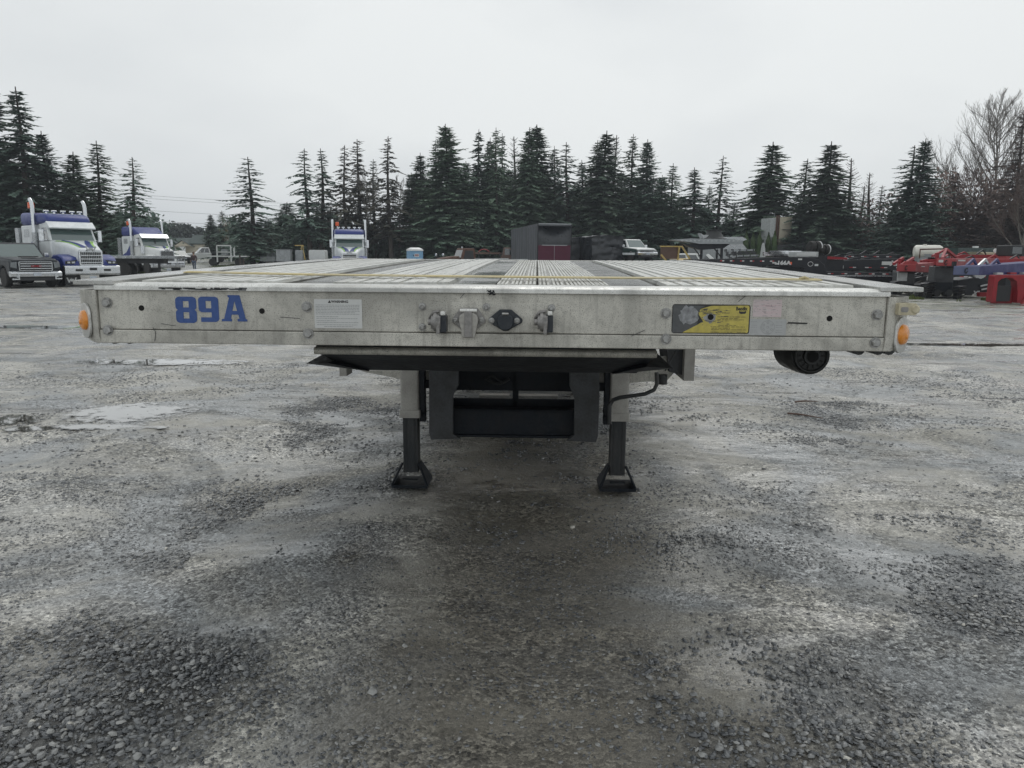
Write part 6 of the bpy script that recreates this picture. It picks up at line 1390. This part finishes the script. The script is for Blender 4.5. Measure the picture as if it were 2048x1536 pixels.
# ------------------------------------------------------------------ black lowbed trailers
def X(px, D): return at(px, 520, D).x
def Zp(px, py, D): return at(px, py, D).z
def tapes(par, x0, x1, y, z, n, h=.05, seed=0):
    r = random.Random(seed); step = (x1-x0)/n
    for i in range(n):
        a = x0+step*i; MB().box(a, a+step*.22, y-.012, y, z, z+h).build('reflective_tape', M['tape_w' if i % 2 else 'tape_r'], par)
        MB().box(a+step*.22, a+step*.42, y-.012, y, z, z+h).build('reflective_tape', M['tape_r' if i % 2 else 'tape_w'], par)
def lowbed(label, loc, prof, depth, tape=None, group='black lowbed trailers', mname='gblack', rz=0):
    o = root('lowbed_trailer', label, 'lowbed trailer', loc, rz, group)
    MB().ext(prof, 'y', 0, .22).build('near_beam', M[mname], o, bevel=.015); MB().ext(prof, 'y', depth-.22, depth).build('far_beam', M[mname], o)
    xs_ = [p[0] for p in prof]; a, b = min(xs_), max(xs_)
    for i in range(6):
        x = a+(b-a)*(i+.5)/6; zt = min(max(p[1] for p in prof[:len(prof)//2]), max(p[1] for p in sorted(prof, key=lambda p: abs(p[0]-x))[:3])); MB().box(x-.06, x+.06, .22, depth-.22, zt-.3, zt-.12).build('cross_member', M[mname], o)
    return o
D = 38.; P_ = lambda pts, D, x0: [(X(a, D)-x0, Zp(a, b, D)) for a, b in pts]
x0 = X(1560, D)
lb = lowbed('black lowbed trailer numbered 166A with long swan neck curving down to its right end', (x0, D, 0), P_([(1388, 519), (1490, 517), (1560, 514), (1610, 514), (1636, 519), (1650, 530), (1652, 560), (1612, 560), (1610, 536), (1560, 531), (1500, 532), (1388, 531)], D, x0), 2.4)
tapes(lb, X(1440, D)-x0, X(1560, D)-x0, -.001, Zp(1500, 523, D), 6, .05)
text_mesh('166A', .26, M['tape_w'], 'trailer_number', lb, (X(1568, D)-x0, -.012, Zp(1568, 526, D)), ext=.006, bold=.012, sx=1.2)
MB().box(X(1579, D)-x0, X(1584, D)-x0, -.012, 0, Zp(1581, 529, D), Zp(1581, 524, D)).build('orange_tag', M['orange'], lb)
for px, py in ((1545, 525), (1550, 527), (1596, 518)): MB().box(X(px, D)-x0, X(px+8, D)-x0, -.012, 0, Zp(px, py+2, D), Zp(px, py-1, D)).build('decal', M['white_lbl'], lb)
m = MB(); ccx, ccz = X(1621, D)-x0, Zp(1621, 528, D)
m.tube([(ccx+.13*math.cos(R(a)), -.03, ccz+.11*math.sin(R(a))) for a in range(0, 361, 24)], .012, 5); m.build('hose_loop', M['tape_w'], lb, smooth=60)
MB().box(X(1630, D)-x0, X(1637, D)-x0, -.012, 0, Zp(1633, 532, D), Zp(1633, 528, D)).build('decal', M['tape_w'], lb)
for px in (1470, 1530): MB().box(X(px, D)-x0-.1, X(px, D)-x0+.1, .1, .3, 0, Zp(px, 531, D)).build('support_leg', M['gblack'], lb)
D = 41.; x0 = X(1560, D)
lo = lowbed('black lowbed deck with red and white tape passing behind the swan neck', (x0, D, 0), P_([(1515, 540), (1800, 546), (1800, 557), (1515, 554)], D, x0), 2.4)
tapes(lo, X(1520, D)-x0, X(1795, D)-x0, -.001, Zp(1650, 548, D), 10, .05)
for px in (1600, 1700): MB().box(X(px, D)-x0, X(px, D)-x0+.3, .3, .6, 0, Zp(px, 552, D)).build('support_leg', M['gblack'], lo)
D = 34.; x0 = X(1730, D)
lp = lowbed('nearest black lowbed trailer lying low on the gravel behind the right end of the deck', (x0, D, 0), P_([(1655, 558), (1680, 553), (1800, 552), (1810, 556), (1810, 577), (1700, 577), (1660, 566)], D, x0), 2.2)
tapes(lp, X(1712, D)-x0, X(1805, D)-x0, -.001, Zp(1750, 573, D), 3, .06)
for px in (1680, 1708, 1736, 1764, 1790): MB().tube([(X(px, D)-x0, -.02, Zp(px, 565, D)), (X(px, D)-x0, .1, Zp(px, 565, D))], .13, 14).build('round_recess', M['hole'], lp)
MB().box(X(1665, D)-x0, X(1800, D)-x0, .0, .25, Zp(1730, 553, D), Zp(1730, 551.5, D)).build('top_edge', M['chrome_dull'], lp)
D = 44.; x0 = X(1720, D)
lx = lowbed('black lowbed trailer lettered XL with pale decals near the white pickup', (x0, D, 0), P_([(1655, 526), (1700, 520), (1800, 517), (1830, 520), (1830, 540), (1655, 541)], D, x0), 2.4)
text_mesh('XL', .42, M['tape_w'], 'trailer_letters', lx, (X(1789, D)-x0, -.014, Zp(1789, 527, D)), ext=.006, bold=.012, shear=.3)
MB().box(X(1764, D)-x0, X(1784, D)-x0, -.012, 0, Zp(1774, 530, D), Zp(1774, 523, D)).build('decal', M['white_lbl'], lx); MB().box(X(1679, D)-x0, X(1688, D)-x0, -.012, 0, Zp(1684, 537, D), Zp(1684, 531, D)).build('decal', M['white_lbl'], lx)
for i in range(3):
    a = X(1662+i*22, D)-x0; m = MB(); m.bar((a, .3, Zp(1670, 525, D)), (a+1.0, .3, Zp(1700, 516, D)), .10, .14); m.bar((a+1.0, .3, Zp(1700, 516, D)), (a+1.35, .3, Zp(1700, 523, D)), .08, .1); m.build('ramp_arm', M['gblack' if i else 'chrome_dull'], lx)
tapes(lx, X(1700, D)-x0, X(1825, D)-x0, -.001, Zp(1760, 536, D), 4, .05)
# loads lying across the black trailers
sl = root('ladder_rack', 'bundle of long dark steel ladder frames left of the numbered swan neck', 'steel frame', (X(1492, 42), 42, 0), 0)
for i in range(4):
    z = Zp(1492, 518-i*5.5, 42); pts = [(X(1458, 42)-X(1492, 42), i*.35, z-.10), (-.3, i*.35, z+.02), (X(1520, 42)-X(1492, 42), i*.35, z+.06)]
    for p, q in zip(pts, pts[1:]): MB().bar(p, q, .06, .09).build('rail', M['grey' if i % 2 else 'steel_frame'], sl)
    for t in range(5): MB().box(-.85+t*.38, -.80+t*.38, i*.35-.05, i*.35+.3, z-.13, z+.1).build('rung', M['steel_frame'], sl)
MB().box(-.8, .9, .3, .5, 0, Zp(1492, 516, 42)).build('support', M['gblack'], sl)
ab = root('aluminium_beams', 'stack of long pale aluminium beams behind the grey block', 'metal beams', (X(1570, 43), 43, 0), 0)
for i, (a, b, y_, py) in enumerate(((1527, 1620, 0, 510), (1530, 1615, .3, 506), (1545, 1610, .6, 503))): MB().box(X(a, 43)-X(1570, 43), X(b, 43)-X(1570, 43), y_, y_+.2, Zp(1570, py, 43)-.05, Zp(1570, py, 43)+.05).build('beam', M['chrome'], ab)
MB().box(-.6, .6, .1, .5, 0, Zp(1570, 511, 43)).build('rest', M['gblack'], ab)
gb = root('grey_block', 'pale scuffed grey steel box standing on the swan neck', 'steel box', (X(1612, 38.6), 38.6, Zp(1612, 514, 38)), 0)
MB().box(-.62, .62, 0, .8, 0, Zp(1612, 503.5, 38.6)-Zp(1612, 514, 38)).build('body', M['concrete'], gb, bevel=.03)
MB().box(-.5, .5, -.01, 0, .06, .2).build('face_panel', M['white_lbl'], gb, bevel=.01)
for px, py, r_, lab in ((1627, 494, .30, 'higher pair of upturned tyres with one white band'), (1645, 499, .26, 'lower pair of upturned tyres with two white bands, right of the higher pair')):
    D = 40.; x_, z_ = X(px, D), Zp(px, py, D); o = root('spare_wheels', lab, 'tyres', (x_, D, z_-r_), 0, 'upturned wheels on the black trailers')
    for s in (-1, 1): MB().lathe([(-.14, r_*.5), (-.14, r_*.9), (-.10, r_), (.10, r_), (.14, r_*.9), (.14, r_*.5)], (s*.155, 0, r_), (1, .35, 0), 22).build('tyre', M['rubber'], o, smooth=40)
    for s in ((1,) if r_ > .28 else (0, 1)): MB().lathe([(-.03, r_+.004), (.03, r_+.004)], (s*.16+.05, .02, r_), (1, .35, 0), 22).build('white_band', M['tape_w'], o, smooth=40)
    MB().tube([(-.3, -.1, r_), (.3, .1, r_)], .10, 10).build('axle', M['rubber_dk'], o); MB().box(-.25, .25, .0, .4, -(z_-r_), .02).build('axle_stand', M['gblack'], o)
rd = root('dark_red_ramp', 'dark red folded ramp lying right of the upturned wheels', 'ramp', (X(1665, 42), 42, 0), 0)
MB().ext([(-.95, Zp(1640, 518, 42)), (.8, Zp(1690, 519, 42)), (.8, Zp(1690, 515, 42)), (-.95, Zp(1640, 511, 42))], 'y', 0, 1.2).build('ramp_deck', M['red'], rd); MB().box(-.8, .7, .2, .9, 0, Zp(1660, 519, 42)).build('ramp_base', M['gblack'], rd)
# cream tower, white shed roofs, hedge bank
ct2 = root('cream_tower', 'tall cream painted concrete tower with rust brown pipes behind the big fir', 'tower', on(1557, 86), 10)
zt = at(1557, 436, 86).z-gz(0, 86)
MB().box(-.2, 1.25, 0, 2.5, 0, zt).build('wall', M['cream'], ct2); MB().box(-1.25, -.25, .2, 2.3, 0, zt-.1).build('side_wall', M['concrete'], ct2)
for x in (-.55, -.32): MB().tube([(x, .05, 0), (x, .05, zt+.2)], .09, 8).build('rusty_pipe', M['rust'], ct2, smooth=50)
for x in (-.7, .3, 1.1): MB().tube([(x, .4, zt), (x, .4, zt+.5)], .03, 5).build('antenna', M['grey'], ct2)
ws = root('white_shed', 'long white shed with dark roof edge glimpsed through the firs at the right', 'shed', on(1745, 105), -8)
MB().ext([(-4, 0), (11, 0), (11, 5.2), (2, 5.0), (-4, 3.0)], 'y', 0, 6).build('wall', M['white'], ws)
MB().ext([(-4.3, 2.9), (2, 5.05), (11.2, 5.25), (11.2, 5.5), (2, 5.32), (-4.3, 3.15)], 'y', -.3, 6.3).build('roof', M['green_roof'], ws)
gs = root('grey_shed', 'low grey roofed shed at the foot of the cream tower', 'shed', on(1572, 84.5), 0); MB().box(-1.6, 1.6, 0, 3, 0, at(1572, 500, 84.5).z-.3).build('wall', M['concrete'], gs); MB().ext([(-1.8, 1.9), (1.8, 1.9), (1.8, at(1572, 484, 84.5).z-.2), (-1.8, at(1572, 492, 84.5).z-.2)], 'y', -.2, 3.2).build('roof', M['steel_frame'], gs)
st_ = root('pale_statue', 'narrow pale upright stone between the clipped cypresses', 'standing stone', on(1524, 82), 0); MB().loft([rring(0, 0, 0, 1.3, .62, .1), rring(0, .3, 0, 1.2, .55, .1)]).build('lower_block', M['concrete'], st_); MB().ext([(-.3, 1.25), (.3, 1.25), (.22, 2.5), (.05, 3.1), (-.12, 2.9), (-.2, 2.1)], 'y', .02, .28).build('upper_block', M['concrete'], st_)
# ------------------------------------------------------------------ red and blue gooseneck trailers
def goose(label, px0, px1, pxr, top, bot, topr, botr, D, Dr, front, side, cat='gooseneck trailer', hook=True, group='gooseneck trailers at the right'):
    # box neck: front face px0..px1 at depth D, its flank running to pxr at depth Dr
    a0, a1 = at(px0, top, D), at(px1, top, D); b0, b1 = at(px0, bot, D), at(px1, bot, D); c = at(pxr, topr, Dr); d = at(pxr, botr, Dr)
    o = root('gooseneck_trailer', label, cat, (a0.x, D, 0), 0, group); ox = a0.x
    ax = Vector((c.x-a1.x, Dr-D, 0)); zt, zb = a0.z, b0.z; ztr, zbr = c.z, d.z; w = a1.x-a0.x
    q0, q1 = Vector((0, 0, 0)), Vector((w, 0, 0))
    def ringp(p0, p1, zb, zt): return [(p0.x, p0.y, zb), (p1.x, p1.y, zb), (p1.x, p1.y, zt), (p0.x, p0.y, zt)]
    MB().loft([ringp(q0, q1, zb, zt), ringp(q0+ax*.5, q1+ax*.5, (zb+zbr)/2, (zt+ztr)/2), ringp(q0+ax, q1+ax, zbr, ztr)]).build('neck', M[side], o, bevel=.015)
    fr_ = MB(); fr_.box(.01, w-.01, -.02, -.002, zb+.01, zt-.01); fr_.build('front_plate', M[front], o, bevel=.01)
    if hook: 
        hm = MB(); hx_ = w*.47; hm.tube([(hx_+.05, -.03, zt-.10), (hx_+.02, -.05, zt-.06), (hx_-.03, -.05, zt-.10), (hx_-.04, -.05, zt-.2), (hx_, -.05, zt-.26), (hx_+.05, -.05, zt-.18)], .018, 6); hm.build('hook', M['dark'], o, smooth=60)
    return o, ox, zt, zb, w, ax
g1, ox, zt, zb, w, ax = goose('bright red gooseneck trailer, leftmost of the red ones, over grey wheel blocks', 1794, 1832, 1868, 528, 543, 525, 545, 32, 34.2, 'red_lt', 'red')
for dx in (.1, .55):
    m = MB(); m.bar((dx, .5, zt), (dx+.75, 1.2, zt+.26), .09, .10); m.bar((dx+.75, 1.2, zt+.26), (dx+.80, 1.4, zt), .08, .08); m.build('ramp_arm', M['red'], g1)
m = MB(); m.ext([(.25, zt), (.95, zt), (.85, zt+.12), (.4, zt+.12)], 'y', .1, .2); m.build('hitch_bracket', M['red_lt'], g1); MB().box(.12, .2, .1, .18, zt, zt+.22).build('pin', M['red'], g1)
for i, a in enumerate((.3, .75)): MB().box(w+ax.x*a-.02, w+ax.x*a+.12, ax.y*a-.06, ax.y*a-.02, zt-.12, zt-.08).build('reflective_tape', M['tape_w'], g1)
def block(par, x, y, w, h, seed):
    b = bpy.data.objects.new('wheel_block', None); C.objects.link(b); b.parent = par; b.location = (x, y, 0)
    MB().box(0, w, 0, .5, .22, h).build('housing', M['steel_frame'], b, bevel=.03); MB().box(.04, w-.04, -.03, 0, .28, h*.5).build('lower_panel', M['steel_dk'], b)
    MB().box(-.05, w*.5, -.06, -.01, h*.62, h*.98).build('upper_panel', M['concrete' if seed == 1 else 'steel_frame'], b)
    for q in (.2, .8): MB().tube([(w*q, -.06, .2), (w*q, .3, .2)], .14, 14).build('roller', M['rubber_dk'], b, smooth=40)
    MB().box(-.02, w+.02, -.05, .4, .0, .05).build('skid', M['gblack'], b)
block(g1, .22, .25, .72, zb-.02, 1)
def slats(label, px, py0, py1, D, wpx, tilt=1):
    x = X(px, D); o = root('stacked_fenders', label, 'mudguard stack', (x, D, 0), 0, 'stacks of dark mudguards'); w = wpx/FPX*D; z1, z0 = Zp(px, py0, D), Zp(px, py1, D); n = 6
    for i in range(n):
        z = z0+(z1-z0)*i/n; MB().ext([(-w/2, z), (w/2, z+.05), (w/2, z+.08), (-w/2+.03, z+.04)], 'y', -.1*i/n, .4).build('fender', M['gblack' if i % 2 else 'rubber'], o)
    MB().box(-w*.3, w*.3, .1, .4, 0, z1-.02).build('post', M['gblack'], o); return o
slats('stack of dark mudguards left of the bright red trailer blocks', 1799, 562, 584, 31.5, 14); slats('stack of dark mudguards between the two red trailer blocks, left one', 1851, 566, 590, 30, 16); slats('stack of dark mudguards between the two red trailer blocks, right one', 1868, 562, 590, 30.2, 16)
g2, ox, zt, zb, w, ax = goose('faded red gooseneck trailer standing between the bright red and the blue one', 1873, 1912, 1998, 517, 532, 517, 530, 30, 34, 'red_lt', 'red')
MB().box(.08, .26, -.035, -.02, zt-.15, zt-.05).build('decal', M['white_lbl'], g2); MB().box(w+.1, w+.5, .2, .22, zt-.10, zt-.04).build('decal', M['white_lbl'], g2)
block(g2, .16, .3, .78, zb-.02, 2); MB().box(.2, .32, .4, .5, zt, zt+.22).build('pin', M['red'], g2)
m = MB(); m.bar((.9, 1.2, zt), (1.7, 2.4, zt+.40), .10, .10); m.bar((1.7, 2.4, zt+.40), (2.6, 3.0, zt), .10, .10); m.bar((-.3+.9, 1.4, zt+.1), (.6+.9, 2.2, zt+.35), .08, .08); m.build('ramp_arm', M['red'], g2)
m = MB(); m.tube([(.5, 2.2, zt+.0), (.5, 2.2, zt+.38), (1.9, 2.6, zt+.42), (2.0, 2.6, zt)], .03, 6); m.build('guard_rail', M['rust'], g2, smooth=50)
g3, ox, zt, zb, w, ax = goose('dark blue gooseneck trailer with a pale blue front, nearest on the right', 1907, 1960, 2090, 532, 550, 523, 549, 27, 30.5, 'violet_lt', 'violet')
for i in range(3): 
    m = MB(); a = .75+i*.62; m.bar((a, .5+i*.3, zt), (a+.42, .8+i*.3, zt+.24), .07, .10); m.bar((a+.42, .8+i*.3, zt+.24), (a+.62, .9+i*.3, zt+.02), .06, .08); m.build('ramp_arm', M['violet' if i != 1 else 'chrome_dull'], g3)
MB().box(.10, .22, .2, .3, zt, zt+.16).build('pin', M['gblack'], g3)
for i in range(4):
    a = .22+.2*i; MB().box(w+ax.x*a-.1, w+ax.x*a+.12, ax.y*a-.30, ax.y*a-.04, zb+.02, zb+.09).build('reflective_tape', M['tape_w' if i % 2 == 0 else 'tape_r'], g3)
lg = root('arched_red_frame', 'deep red arched trailer frame standing on two legs under the blue gooseneck', 'trailer frame', (X(2015, 26.6)+.16, 26.6, 0), 0); ox = X(2015, 26.6); Q = lambda a, b: (X(a, 26.6)-ox, Zp(a, b, 26.6))
outer = [Q(1984, 604), Q(1984, 553), Q(1986, 550), Q(2090, 550), Q(2090, 606), Q(2035, 606), Q(2034, 585), Q(2030, 563), Q(2020, 556), Q(2008, 555), Q(1998, 558), Q(1992, 564), Q(1992, 604)]
MB().ext(outer, 'y', 0, .35).build('arch', M['red'], lg, bevel=.006); MB().box(Q(1992, 0)[0], Q(2034, 0)[0], .25, .32, 0, Q(0, 562)[1]).build('inner_wall', M['red'], lg)
MB().ext([Q(1998, 603), Q(1998, 572), Q(2026, 572), Q(2026, 603)], 'y', .16, .25).build('recess', M['dark'], lg)
m = MB()
for i in range(7): a = Q(1994+i*5, 568)[0]; m.box(a, a+.055, .20, .25, Q(0, 569.5)[1], Q(0, 566)[1])
m.build('raised_marks', M['red_lt'], lg)
MB().bar((Q(2040, 0)[0], -.02, Q(0, 602)[1]), (Q(2052, 0)[0], -.02, Q(0, 575)[1]), .1, .06).build('brace', M['red_lt'], lg)
# darker frames filling the row behind the red and blue necks
for a_, b_, t_, u_, D, mn, lab in ((1842, 2000, 543, 566, 36.5, 'gblack', 'black lowbed frame behind the wheel blocks of the red trailers'), (1836, 1900, 553, 582, 34.5, 'gblack', 'short black frame end between the bright red and the faded red trailer'), (1878, 2060, 518, 531, 38, 'red', 'long dark red trailer frame running behind the faded red neck'), (1912, 2060, 509, 518, 41, 'red', 'upper dark red frame below the beige hull'), (1690, 1800, 509, 519, 47, 'gblack', 'far black trailer frame behind the XL lettered one'), (1440, 1560, 534, 545, 42, 'gblack', 'black frame under the numbered swan neck')):
    x0 = X(a_, D); q = lambda px, py: (X(px, D)-x0, Zp(px, py, D)); m_ = (a_+b_)/2
    o = lowbed(lab, (x0, D, 0), [q(a_, t_+3), q(a_+12, t_), q(m_, t_+1), q(b_, t_-1), q(b_, u_), q(m_, u_-3), q(a_, u_)], 1.8, group='trailer frames in the right hand row', mname=mn)
    if mn == 'gblack': tapes(o, .2, X(b_, D)-x0-.1, -.001, q(m_, (t_+u_)/2)[1], 4, .05)
    rr = random.Random(a_)
    for i in range(4):
        x = (X(b_, D)-x0)*(i+.5)/4; h_ = rr.uniform(.12, .35); zt_2 = q(m_, t_)[1]
        m = MB(); m.bar((x-.25, .3, zt_2), (x+.15, .4, zt_2+h_), .06, .06); m.bar((x+.15, .4, zt_2+h_), (x+.4, .5, zt_2), .05, .05); m.build('ratchet_arm', M['gblack' if i % 2 else mn], o)
        MB().lathe([(-.1, .12), (-.1, .28), (.1, .28), (.1, .12)], (x, -.12, max(.3, q(m_, u_)[1]-.25)), (0, 1, 0), 16).build('wheel', M['rubber'], o, smooth=40)
    for x in (.3, X(b_, D)-x0-.4): MB().box(x, x+.12, .2, .4, 0, q(m_, u_)[1]).build('support_leg', M['gblack'], o)
# bits standing between
D = 31.; cl = root('clutter_trailer', 'low black trailer end lettered XL with white wheel behind the blue gooseneck', 'trailer', (X(1945, D), D, 0), 0, 'black lowbed trailers'); ox = X(1945, D)
MB().ext([(X(1922, D)-ox, .15), (X(1984, D)-ox, .15), (X(1984, D)-ox, .62), (X(1960, D)-ox, .80), (X(1922, D)-ox, .7)], 'y', 0, 1.5).build('beam', M['gblack'], cl)
text_mesh('XL', .26, M['tape_w'], 'trailer_letters', cl, (X(1959, D)-ox, -.02, Zp(1959, 587, D)), ext=.006, bold=.01, shear=.3)
MB().lathe([(-.1, .12), (-.1, .24), (.1, .24), (.1, .12)], (X(1965, D)-ox, .1, 1.0), (.3, 1, 0), 18).build('wheel', M['tape_w'], cl, smooth=40)
for px, py in ((1972, 570), (1975, 577), (1970, 590)): MB().bar((X(px-8, D)-ox, -.1, Zp(px, py+2, D)), (X(px+10, D)-ox, -.1, Zp(px, py-2, D)), .06, .05).build('white_rod', M['tape_w'], cl)
MB().box(X(1958, D)-ox, X(1985, D)-ox, -.3, -.1, .05, .22).build('red_base', M['red'], cl)
slats('stack of dark mudguards just left of the XL lettered trailer end', 1930, 572, 594, 29.5, 15)
for px, py in ((1864, 557), (1947, 558)):
    D = 33.; o = root('white_jug', 'white plastic jug between the '+('two red trailers' if px == 1864 else 'faded red and the blue trailer'), 'jug', (X(px, D), D, 0), 0, 'white jugs on stands')
    MB().loft([rring(0, 0, Zp(px, py+5, D), Zp(px, py-3, D), .17, .05), rring(0, .15, Zp(px, py+5, D), Zp(px, py-4, D), .15, .05)]).build('jug', M['white'], o, smooth=40); MB().box(-.12, .12, 0, .2, 0, Zp(px, py+5, D)).build('stand', M['gblack'], o)
# white tank, white pickup, green container, beige hull, dark machine
tk = root('water_tank', 'round white plastic tank lying on its side behind the red trailers', 'tank', on(1852, 46), 0); tz = Zp(1852, 503, 46); MB().lathe([(-.78, 0), (-.76, .30), (-.66, .38), (.62, .38), (.76, .30), (.79, .0)], (0, 0, tz), (1, -.25, 0), 28).build('shell', M['tank'], tk, smooth=45)
for q in (-.35, 0, .35): MB().lathe([(-.03, .388), (.03, .388)], (q, -q*.25, tz), (1, -.25, 0), 28).build('rib', M['tank'], tk, smooth=45)
MB().tube([(-.2, 0, tz+.36), (-.2, 0, tz+.44)], .10, 12).build('cap', M['tank'], tk); MB().box(-.7, .9, -.3, .5, 0, tz-.34).build('cradle', M['grey'], tk)
wp = pickup('white pickup seen from the side left of the white tank', on(1800, 56), -78, 'white', 5.2, .92, 1.85, (1.4, 2.9), 1.15, .36, False, 'dark')
gn = root('green_container', 'long dark green container in the back behind the beige hull', 'container', on(1990, 52), -2); zc = Zp(1990, 496, 52); MB().box(-2.6, 1.3, 0, 2.4, .3, zc).build('body', M['dgreen'], gn)
for i in range(13): MB().box(-2.5+i*.29, -2.38+i*.29, -.03, 0, .4, zc-.1).build('corrugation', M['dgreen'], gn)
for px in (1949, 2010): MB().box(X(px, 52)-X(1990, 52)-.12, X(px, 52)-X(1990, 52)+.14, 0, .3, zc, zc+.12).build('roof_box', M['white'], gn)
bh = root('beige_hull', 'beige boat like hood with round filler left of the dark machine cab', 'machine hood', on(1985, 43), 0); z1, z0 = Zp(1985, 504, 43), Zp(1985, 514, 43); MB().ext([(-.9, z1), (.3, z1-.03), (.75, z1-.12), (.75, z0), (-.3, z0-.05)], 'y', 0, 1.2).build('hood', M['beige'], bh, bevel=.03)
MB().tube([(.05, -.03, z1+.08), (.05, .02, z1+.08)], .12, 14).build('filler', M['white'], bh); MB().box(-.3, .7, .1, .9, 0, z0-.02).build('frame', M['gblack'], bh)
mc = root('machine_cab', 'dark machine with square glazed cab cut off by the right edge', 'excavator', on(2035, 40), 0); z1, z0 = Zp(2030, 490, 40), Zp(2030, 512, 40); x_a, x_b = X(2016, 40)-X(2035, 40), X(2043, 40)-X(2035, 40)
MB().box(x_a, x_b, 0, 1.2, z0, z1).build('cab', M['dark'], mc, bevel=.05); MB().box(x_a+.1, x_b-.1, -.02, 0, z0+.12, z1-.1).build('window', M['glass'], mc); MB().box(x_b+.02, x_b+1.2, .2, 1.2, z0-.2, z1-.08).build('engine_cover', M['dark'], mc, bevel=.05)
MB().box(x_a-.25, x_b, -.1, 1.2, z0-.22, z0-.02).build('base_plate', M['red_lt'], mc); MB().box(x_a, x_b+1, .1, 1, 0, z0-.2).build('undercarriage', M['gblack'], mc)
rg = root('rusty_guard', 'green grey tool crate on the red trailer left of the white tank legs', 'crate', (X(1885, 40), 40, 0), 0); MB().box(-.55, .55, 0, .8, Zp(1885, 515, 40), Zp(1885, 508, 40)).build('body', M['grey'], rg); MB().box(-.4, .4, .1, .7, 0, Zp(1885, 515, 40)).build('stand', M['gblack'], rg)
# pebbled puddle edge, a stick and a pale stone on the yard
for (a, b, c_, d_), lab in (((1590, 806, 1636, 805), 'thin brown stick lying on the gravel right of the trailer, upper one'), ((1575, 829, 1646, 839), 'longer brown stick lying on the gravel right of the trailer, lower one')):
    p, q = ground(a, b), ground(c_, d_); o = root('stick', lab, 'stick', (p.x, p.y, 0), 0, 'sticks on the gravel'); q = q-p
    MB().tube([(0, 0, .012), (q.x*.4, q.y*.4+.02, .016), (q.x, q.y, .012)], [.010, .009, .004], 6).build('stem', M['brown'], o, smooth=60)

# thin damp air over the whole yard
hb = MB().box(-1900, 1900, -120, 1900, -2, 34).build('haze', bpy.data.materials.new('damp_air')); hb['kind'] = 'stuff'; tag(hb, 'thin damp air greying the distant trees', 'haze')
hm = hb.data.materials[0]; hm.use_nodes = True; hn = hm.node_tree; hn.nodes.remove(hn.nodes['Principled BSDF'])
pv = hn.nodes.new('ShaderNodeVolumePrincipled'); pv.inputs['Density'].default_value = .0006; pv.inputs['Color'].default_value = (.86, .92, 1, 1)
hn.links.new(pv.outputs[0], hn.nodes['Material Output'].inputs['Volume'])
